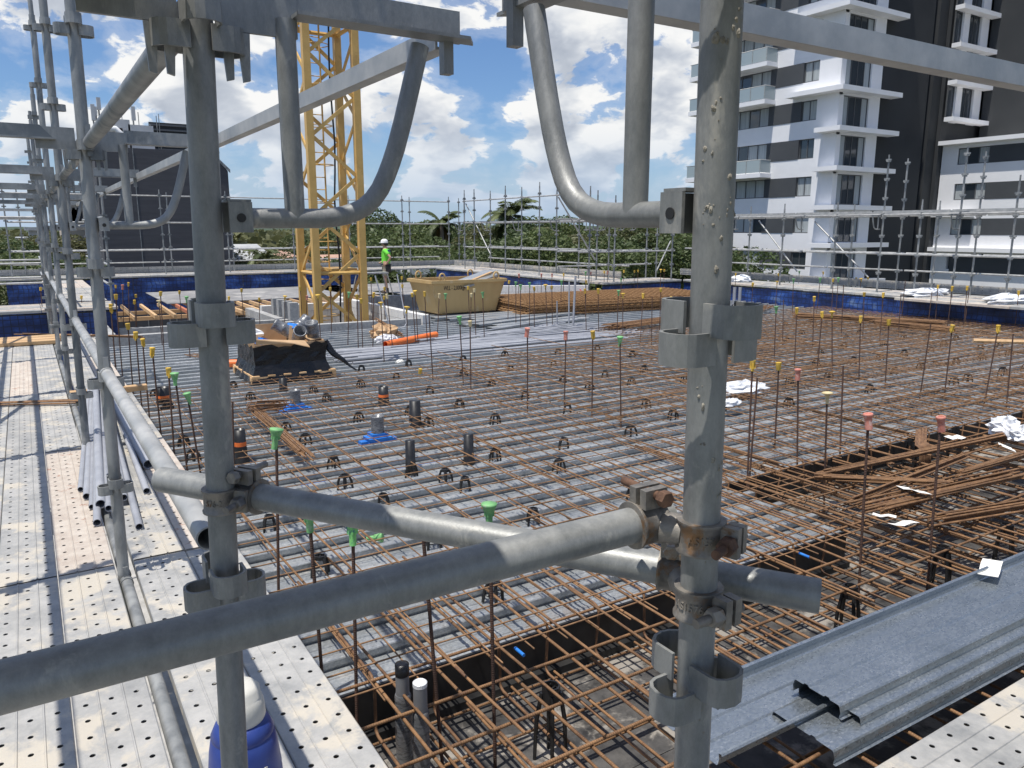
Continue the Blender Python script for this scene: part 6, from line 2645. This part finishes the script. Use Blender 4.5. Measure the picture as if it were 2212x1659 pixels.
tag(m.build('timber_packer', 'timber', origin=c0), 'timber packer under the far ends of the conduit bundle', 'timber')

# grey conduits and orange pipe on the bare decking
zp = ZS + .075
for i in range(26):
    y_ = 11.6 + rnd(0, 1.2)
    x0 = rnd(4.0, 5.0)
    L = rnd(5.5, 6.5)
    yw = rnd(-.04, .05)
    pipe((x0, y_, zp + .02 * (i % 3)), (x0 + L * math.cos(yw), y_ + L * math.sin(yw), zp + .02 * (i % 3)), random.choice((.016, .02, .026)), 'long grey conduit lying with others across the bare decking', 'pvc',
         'conduits across the bare decking')
for i in range(14):
    a = at_h(*C(6, rnd(1000, 1500), rnd(520, 580)), zp + .03)
    yw = rnd(-.1, .35)
    pipe(a, a + Vector((math.cos(yw), math.sin(yw), .01)) * rnd(3, 4.5), .015, 'pale grey conduit strewn past the orange pipe', 'pvc', 'conduits strewn past the orange pipe')
a, b_ = at_h(*C(6, 838, 575), ZS + .12), at_h(*C(6, 1165, 510), ZS + .12)
pipe(a, b_, .065, 'bright orange plastic pipe lying on the decking', 'orange', None, 'orange_pipe')
a, b_ = at_h(490, 785, ZS + .12), at_h(560, 783, ZS + .12)
pipe(a, b_, .06, 'dull orange pipe end showing left of the black-wrapped carton', 'orange', None, 'orange_pipe')
pipe(at_h(*C(6, 515, 625), ZS + .1), at_h(*C(6, 870, 600), ZS + .1), .05, 'thick grey pipe lying behind the carton', 'pvc', None, 'grey_pipe')
# loose decking offcuts in front of the bin
for i in range(9):
    a = Vector((8.3 + rnd(-.3, .6), 14.2 + .28 * i + rnd(-.05, .05), ZS + .065 + .012 * (i % 3)))
    m = MB()
    L = rnd(2.2, 3.6)
    m.profile([(0, -.11, -.0), (0, -.11, .045), (0, -.1, .05), (0, .1, .05), (0, .11, .045), (0, .11, 0)], (L, 0, 0))
    tag(inst('decking_offcut', m.mesh('decking_offcut', 'deck'), a, (0, 0, rnd(.05, .3))), 'loose strip of metal decking lying before the yellow bin', 'sheet', 'loose decking strips before the bin')
# upright grey pipes
pipe(at_h(*C(7, 395, 480), ZS + .06), at_h(*C(7, 395, 480), ZS + .06) + Vector((.12, .1, 1.15)), .024, 'leaning grey plastic pipe rising before the stack of mesh', 'pvc', None, 'upright_pipe')
pipe(at_h(*C(7, 368, 460), ZS + .06), at_h(*C(7, 368, 460), ZS + .06) + Vector((.03, .05, 1.0)), .016, 'thin grey pipe standing left of the leaning pipe', 'pvc', None, 'upright_pipe')
pipe(at_h(*C(7, 293, 470), ZS + .06), at_h(*C(7, 293, 470), ZS + .06) + Vector((.0, .02, .6)), .014, 'short grey pipe standing before the stack of mesh', 'pvc', None, 'upright_pipe')
pipe(at_h(*C(6, 870, 470), ZS + .06), at_h(*C(6, 870, 470), ZS + .06) + Vector((-.25, .15, 1.15)), .015, 'grey pipe leaning beside the worker', 'pvc', None, 'upright_pipe')
m = MB()
a = at_h(*C(6, 905, 475), ZS + .1)
m.tube([a, a + Vector((.25, .1, .02)), a + Vector((.32, .14, .1)), a + Vector((.2, .3, 1.15))], .013, 8)
tag(m.build('bent_pipe', 'pvc', origin=a), 'bent grey conduit rising left of the yellow bin', 'pipe')


def collar(t, x, y, label, kind, h, r, base=ZS + .06):
    """pipe penetration standing on the decking: taped grey pipe on a blue base, or black fire collar"""
    p = at_h(*C(t, x, y), base)
    p.z = ZS + .004
    e = thing('pipe_collar', label, 'pipe collar', p)
    if kind == 'grey':
        m = MB()
        m.lathe(p + Vector((0, 0, .05)), [(r, 0), (r * 1.03, .01), (r, .03), (r, h * .45), (r * 1.03, h * .5), (r * 1.0, h * .55), (r, h - .02), (r * 1.04, h - .015), (r * 1.04, h), (r * .88, h), (r * .86, h - .1), (0, h - .1)], 22)
        m.build('taped_pipe', 'tape', e)
        b_ = MB()
        b_.box(p + Vector((0, 0, .045)), (.25, .19, .08))
        b_.box(p + Vector((0, 0, .10)), (.17, .15, .05))
        for sx in (-1, 1):
            b_.box(p + Vector((sx * .16, 0, .03)), (.07, .1, .05))
        b_.build('blue_base', 'bluecast', e)
    else:
        m = MB()
        m.lathe(p, [(r * 1.35, 0), (r * 1.35, .035), (r * 1.1, .05), (r * 1.08, h * .45), (r, h * .5), (r * .96, h), (r * .8, h), (r * .78, h - .06), (0, h - .06)] if kind == 'black' else
                [(r * 1.35, 0), (r * 1.35, .035), (r * 1.1, .05), (r, h), (r * .6, h + .004), (0, h + .004)], 22)
        m.build('sleeve', 'blackplastic', e)
        if kind != 'plain':
            o = MB()
            o.lathe(p + Vector((0, 0, h * .52)), [(r * 1.03, 0), (r * 1.03, h * .12)], 22)
            o.build('orange_band', 'orange', e)
    return e


collar(6, 258, 990, 'taped grey pipe on a blue base behind the second grey pipe', 'grey', .24, .062)
collar(6, 790, 1185, 'taller taped grey pipe on a blue base between the black sleeves', 'grey', .25, .066)
collar(6, 828, 955, 'black sleeve with an orange sticker band behind the mesh lap', 'black', .27, .062)
collar(6, 1032, 1075, 'black capped sleeve standing right of the orange-banded one', 'capped', .30, .062)
collar(6, 1002, 1370, 'black sleeve with a red mark beside a bar chair', 'capped', .31, .043)
collar(6, 1378, 1310, 'narrow black sleeve standing in the mesh lap', 'plain', .29, .046)
collar(6, 178, 868, 'black sleeve standing by the pallet', 'plain', .22, .05)
collar(5, 1065, 960, 'wide black sleeve between the left edge starters', 'black', .27, .085)
collar(5, 1563, 1305, 'narrow black sleeve with an orange ring and paper label near the coupled post', 'black', .33, .055)
collar(7, 1440, 330, 'small black fitting by the short grey pipes near the far edge', 'plain', .12, .07)
for k, (x, y) in enumerate(((1437, 330), (1472, 330))):
    p = at_h(*C(7, x, y), ZS + .05)
    pipe(p, p + Vector((0, 0, .55)), .045, 'short grey pipe stub standing in a pair near the far edge', 'pvc', 'pipe stubs near the far edge', 'pipe_stub')
for k, (t, x0, y0, x1, y1) in enumerate(((6, 620, 1440, 1210, 1335), (6, 310, 1500, 460, 1465), (6, 1240, 1150, 1300, 1140))):
    a, b_ = at_h(*C(t, x0, y0), ZS + .01), at_h(*C(t, x1, y1), ZS + .01)
    y_ = 3.22 + math.floor((a.y - 3.22) / .3) * .3 + .118
    m = MB()
    m.span((a.x, y_ - .018, ZS + .0065), (b_.x, y_ + .018, ZS + .0085))
    tag(m.build('blue_tape', 'bluecast', origin=(a.x, y_, ZS)), ('long strip of blue tape lying in a decking pan', 'blue tape strip near the coupled post', 'short blue tape strip under the mesh lap')[k], 'tape')

# two taped grey pipes rising from the trench
for k, (x, y, zt_, lb) in enumerate(((945, 985, -1.905, 'taped grey pipe with black tape over its top at the trench edge'), (1062, 1100, -1.93, 'taped grey pipe with foil over its mouth at the trench edge'))):
    p = at_h(*C(10, x, y), zt_)
    e = thing('taped_pipe', lb, 'pipe', (p.x, p.y, ZT))
    r = .031
    c0 = Vector((p.x, p.y, ZT))
    H = zt_ - ZT
    m = MB()
    m.lathe(c0, [(r * 1.22, 0), (r * 1.24, .05), (r * 1.18, .1), (r * 1.26, .16), (r * 1.2, H * .5), (r * 1.25, H * .6), (r * 1.18, H * .66), (r * 1.22, H * .70), (r * 1.1, H * .72)], 22)
    m.build('tape_wrap', 'tape', e)
    m = MB()
    m.lathe(c0 + Vector((0, 0, H * .71)), [(r, 0), (r, H * .285)], 22)
    m.build('pipe', 'pvcdark', e)
    m = MB()
    if k == 0:
        m.lathe(c0 + Vector((0, 0, H * .90)), [(r * 1.03, 0), (r * 1.04, H * .10), (r * .5, H * .106)], 22)
        m.build('top_tape', 'wrap', e)
    else:
        m.lathe(c0 + Vector((0, 0, H * .96)), [(r * 1.03, 0), (r * 1.03, H * .035), (r * .8, H * .045), (r * .5, H * .035), (r * .2, H * .05)], 18, smooth=False)
        m.build('foil_top', 'film', e)


# ------------------------------------------------------------------ loose decking sheets by the near right plank
def loose_sheet(x0, yc, z, L, rot, label, up=False, W=.30):
    """pan 0.3 m wide with two swages; lips down (or up)"""
    hw = W / 2
    s = 1 if not up else -1
    prof = [(-hw - .018, -.052 * s), (-hw - .012, -.058 * s), (-hw + .0, -.055 * s), (-hw - .004, -.03 * s), (-hw + .002, -.006 * s), (-hw + .008, 0), (-.068, 0), (-.060, .008), (-.044, .008), (-.036, 0), (.036, 0),
            (.044, .008), (.060, .008), (.068, 0), (hw - .008, 0), (hw - .002, -.006 * s), (hw + .004, -.03 * s), (hw, -.055 * s), (hw + .016, -.058 * s)]
    m = MB()
    m.profile([(0, y_, zz) for y_, zz in prof], (L, 0, 0))
    m.profile([(0, y_, zz - .0015) for y_, zz in prof], (L, 0, 0))
    o = inst('decking_sheet', m.mesh('decking_sheet', 'loose'), (x0, yc, z), (0, 0, rot))
    return tag(o, label, 'sheet')


Pz = lambda x, y, z: at_h(*C(12, x, y), z)
rt = -.022
a, b_ = Pz(135, 1110, -1.915), Pz(500, 1225, -1.915)
loose_sheet((a.x + b_.x) / 2, (a.y + b_.y) / 2, -1.915, 5.5, rt, 'topmost loose metal decking sheet of the stack beside the near right plank', W=abs(a.y - b_.y) + .02)
b2 = Pz(610, 1335, -1.955)
loose_sheet(b2.x, b2.y + .155, -1.955, 5.5, rt, 'second loose metal decking sheet of the stack under the topmost', W=.30)
b3 = Pz(440, 1545, -1.985)
loose_sheet(b3.x, b3.y + .155, -1.992, 5.5, rt, 'lowest loose metal decking sheet with its torn end toward the near right post', W=.30)
b4 = Pz(0, 1000, -1.955)
loose_sheet(2.05, b4.y - .12, -2.012, 6.0, rt + .004, 'loose metal decking sheet lying trough-up at the far side of the stack', True, .36)


# ------------------------------------------------------------------ blue water jug on the hop-up plank
def jug():
    p = Vector((.362, 1.93, ZD + .002))
    e = thing('water_jug', 'dark blue plastic water jug with cream lid on the plank behind the near coupled post', 'jug', p)
    r = .088
    m = MB()
    m.lathe(p, [(r * 1.04, 0), (r * 1.1, .02), (r * 1.08, .085), (r * 1.06, .09), (r * 1.06, .095), (r * 1.07, .1), (r * .99, .17), (r * .93, .20), (r * .90, .203), (r * .90, .208), (r * .92, .211), (r * .80, .235), (r * .66, .245), (r * .60, .247)], 36)
    m.build('body', 'bluedrum', e)
    m = MB()
    m.lathe(p + Vector((0, 0, .246)), [(r * .66, 0), (r * .70, .008), (r * .68, .045), (r * .62, .062), (r * .60, .064), (r * .58, .085), (r * .45, .098), (r * .12, .10)], 28)
    m.build('lid', 'jugcap', e)
    a0 = math.atan2(-p.y, -p.x)
    wrap_text('G', .034, p + Vector((0, 0, .128)), r * 1.048, a0 + .52, 'lettering', 'jugcap', e, .0008)
    wrap_text('I', .03, p + Vector((0, 0, .126)), r * 1.048, a0 - .30, 'lettering', 'jugcap', e, .0008)


jug()


# ------------------------------------------------------------------ worker
def skin_mesh(name, pts, edges, radii, mat, parent, root=0, sub=2):
    me = bpy.data.meshes.new(name)
    me.from_pydata([tuple(p) for p in pts], edges, [])
    ob = bpy.data.objects.new(name, me)
    COL.objects.link(ob)
    ob.parent = parent
    ob.modifiers.new('skin', 'SKIN')
    for i, sv in enumerate(me.skin_vertices[0].data):
        rr = radii[i]
        sv.radius = rr if isinstance(rr, tuple) else (rr, rr)
        sv.use_root = (i == root)
    sb = ob.modifiers.new('sub', 'SUBSURF')
    sb.levels = sub
    sb.render_levels = sub
    me.materials.append(M[mat])
    return ob


def worker():
    p = at_h(836, 633, PZ)
    right = Vector((math.cos(AZ), math.sin(AZ), 0))
    face = -right
    e = thing('person', 'person in white helmet, green hi-vis shirt and khaki shorts standing hand on hip', 'person', (p.x, p.y, PZ), None, (0, 0, math.atan2(face.y, face.x)))
    # facing local +X, left side is +Y (toward the camera)
    pts = [(0, 0, .95), (0, 0, 1.12), (-.01, 0, 1.32), (0, 0, 1.46), (.015, 0, 1.53), (.03, 0, 1.60), (.04, 0, 1.69),
           (0, .09, .90), (.03, .10, .49), (-.03, .10, .09), (.03, .10, .05), (.13, .11, .035),
           (0, -.09, .90), (.06, -.10, .49), (.04, -.10, .09), (.10, -.10, .05), (.20, -.11, .035),
           (-.01, .17, 1.42), (-.20, .27, 1.20), (-.06, .20, 1.00), (.0, .18, .96),
           (-.01, -.17, 1.42), (.05, -.24, 1.15), (.20, -.14, 1.02), (.26, -.10, 1.00)]
    ed = [(0, 1), (1, 2), (2, 3), (3, 4), (4, 5), (5, 6), (0, 7), (7, 8), (8, 9), (9, 10), (10, 11), (0, 12), (12, 13), (13, 14), (14, 15), (15, 16), (3, 17), (17, 18), (18, 19), (19, 20), (3, 21), (21, 22), (22, 23), (23, 24)]
    ra = [(.15, .11), (.13, .10), (.16, .11), (.09, .07), .055, (.075, .085), (.07, .085), .085, .058, .040, .045, .035, .085, .058, .040, .045, .035, .052, .040, .030, .035, .052, .040, .030, .035]
    skin_mesh('body', pts, ed, ra, 'skin', e)
    sp = [(0, 0, .93), (0, 0, 1.12), (-.01, 0, 1.32), (0, 0, 1.46), (-.01, .17, 1.42), (-.13, .235, 1.28), (-.01, -.17, 1.42), (.03, -.21, 1.26)]
    skin_mesh('shirt', sp, [(0, 1), (1, 2), (2, 3), (3, 4), (4, 5), (3, 6), (6, 7)], [(.17, .13), (.155, .125), (.18, .13), (.10, .085), .075, .065, .075, .065], 'hivis', e)
    hp = [(0, 0, .97), (0, .09, .88), (.03, .10, .55), (0, -.09, .88), (.055, -.10, .55)]
    skin_mesh('shorts', hp, [(0, 1), (1, 2), (0, 3), (3, 4)], [(.155, .12), .105, .095, .105, .095], 'khaki', e)
    for sy, dx in ((.105, 0), (-.105, .07)):
        m = MB()
        m.lathe((dx - .03, sy, .0), [(.052, 0), (.055, .06), (.05, .16), (.052, .18)], 12)
        m.lathe((dx + .07, sy, .0), [(.05, 0), (.052, .04), (.03, .085)], 12, sx=1.5)
        o = m.mesh('boot', 'boot')
        inst('boot', o, parent=e)
    m = MB()
    m.lathe((.035, 0, 1.68), [(.112, 0), (.113, .02), (.105, .07), (.08, .11), (.03, .13)], 18, sx=1.12)
    m.lathe((.06, 0, 1.675), [(.145, 0), (.145, .01)], 18, sx=1.08, sy=.8)
    inst('helmet', m.mesh('helmet', 'helmet'), parent=e)
    m = MB()
    m.lathe((.0, 0, 1.58), [(.055, 0), (.085, .04), (.09, .10)], 14)
    inst('hair', m.mesh('hair', 'hair'), parent=e)
    m = MB()
    m.box((.122, 0, 1.625), (.03, .03, .045))
    inst('nose', m.mesh('nose', 'skin'), parent=e)
    m = MB()
    m.box((.105, 0, 1.652), (.03, .14, .032))
    inst('sunglasses', m.mesh('sunglasses', 'blackplastic'), parent=e)
    m = MB()
    for q, l in (((.02, .19), .08), ((.008, .2), .085), ((-.005, .205), .08), ((-.018, .2), .065)):
        m.tube([(q[0], q[1], .97), (q[0] + .02, q[1] - .01, .97 - l * .6), (q[0] + .035, q[1] - .03, .97 - l)], [.009, .0085, .007], 6)
    m.tube([(.03, .18, .98), (.06, .175, .95), (.07, .16, .92)], [.01, .009, .008], 6)
    inst('fingers', m.mesh('fingers', 'skin'), parent=e)
    m = MB()
    m.box((-.10, .16, .83), (.16, .09, .22))
    m.box((-.10, .21, .80), (.13, .04, .15))
    inst('tool_pouch', m.mesh('tool_pouch', 'blackplastic'), parent=e)
    m = MB()
    m.tube([(.17 * math.cos(a), .145 * math.sin(a), .955) for a in [k * PI / 8 for k in range(17)]], .022, 6)
    inst('belt', m.mesh('belt', 'blackplastic'), parent=e)
    m = MB()
    m.box((-.09, .0, 1.40), (.09, .30, .10))
    inst('navy_yoke', m.mesh('navy_yoke', 'bluedrum'), parent=e)


worker()

# small trestle by the worker
e = thing('step_platform', 'small aluminium work platform beside the worker', 'platform', at_h(805, 640, PZ))
c0 = Vector(e.location)
m = MB()
m.span(c0 + Vector((-.5, -.2, .72)), c0 + Vector((.5, .2, .77)))
m.build('platform', 'galv_pale', e)
for sx in (-1, 1):
    for sy in (-1, 1):
        m = MB()
        m.tube([c0 + Vector((sx * .45, sy * .18, .72)), c0 + Vector((sx * .62, sy * .24, 0))], .02, 6)
        m.build('leg', 'galv_pale', e)
# pine length on the mesh at the right, red prop behind the mesh stack
a, b_ = at_h(*C(8, 1330, 548), ZM + .05), at_h(*C(8, 1800, 560), ZM + .05)
m = MB()
m.tube([a, b_], .04, 4, smooth=False)
tag(m.build('timber_length', 'timber', origin=a), 'pine length lying on the mesh before the right edge walkway', 'timber')
M['redpaint'] = pm('red_paint', (.42, .03, .03), (.5, .05, .04), 8, (.4, .6), .1)
for k in range(2):
    a, b_ = at_y(*C(7, 440 + 35 * k, 215), 18.2), at_y(*C(7, 530 + 12 * k, 335), 17.4)
    far_rail(a, b_, 'thin red steel rod leaning behind the stack of mesh', 'red rods behind the mesh stack', 'redpaint', 'red_rod', 'rod', .014)
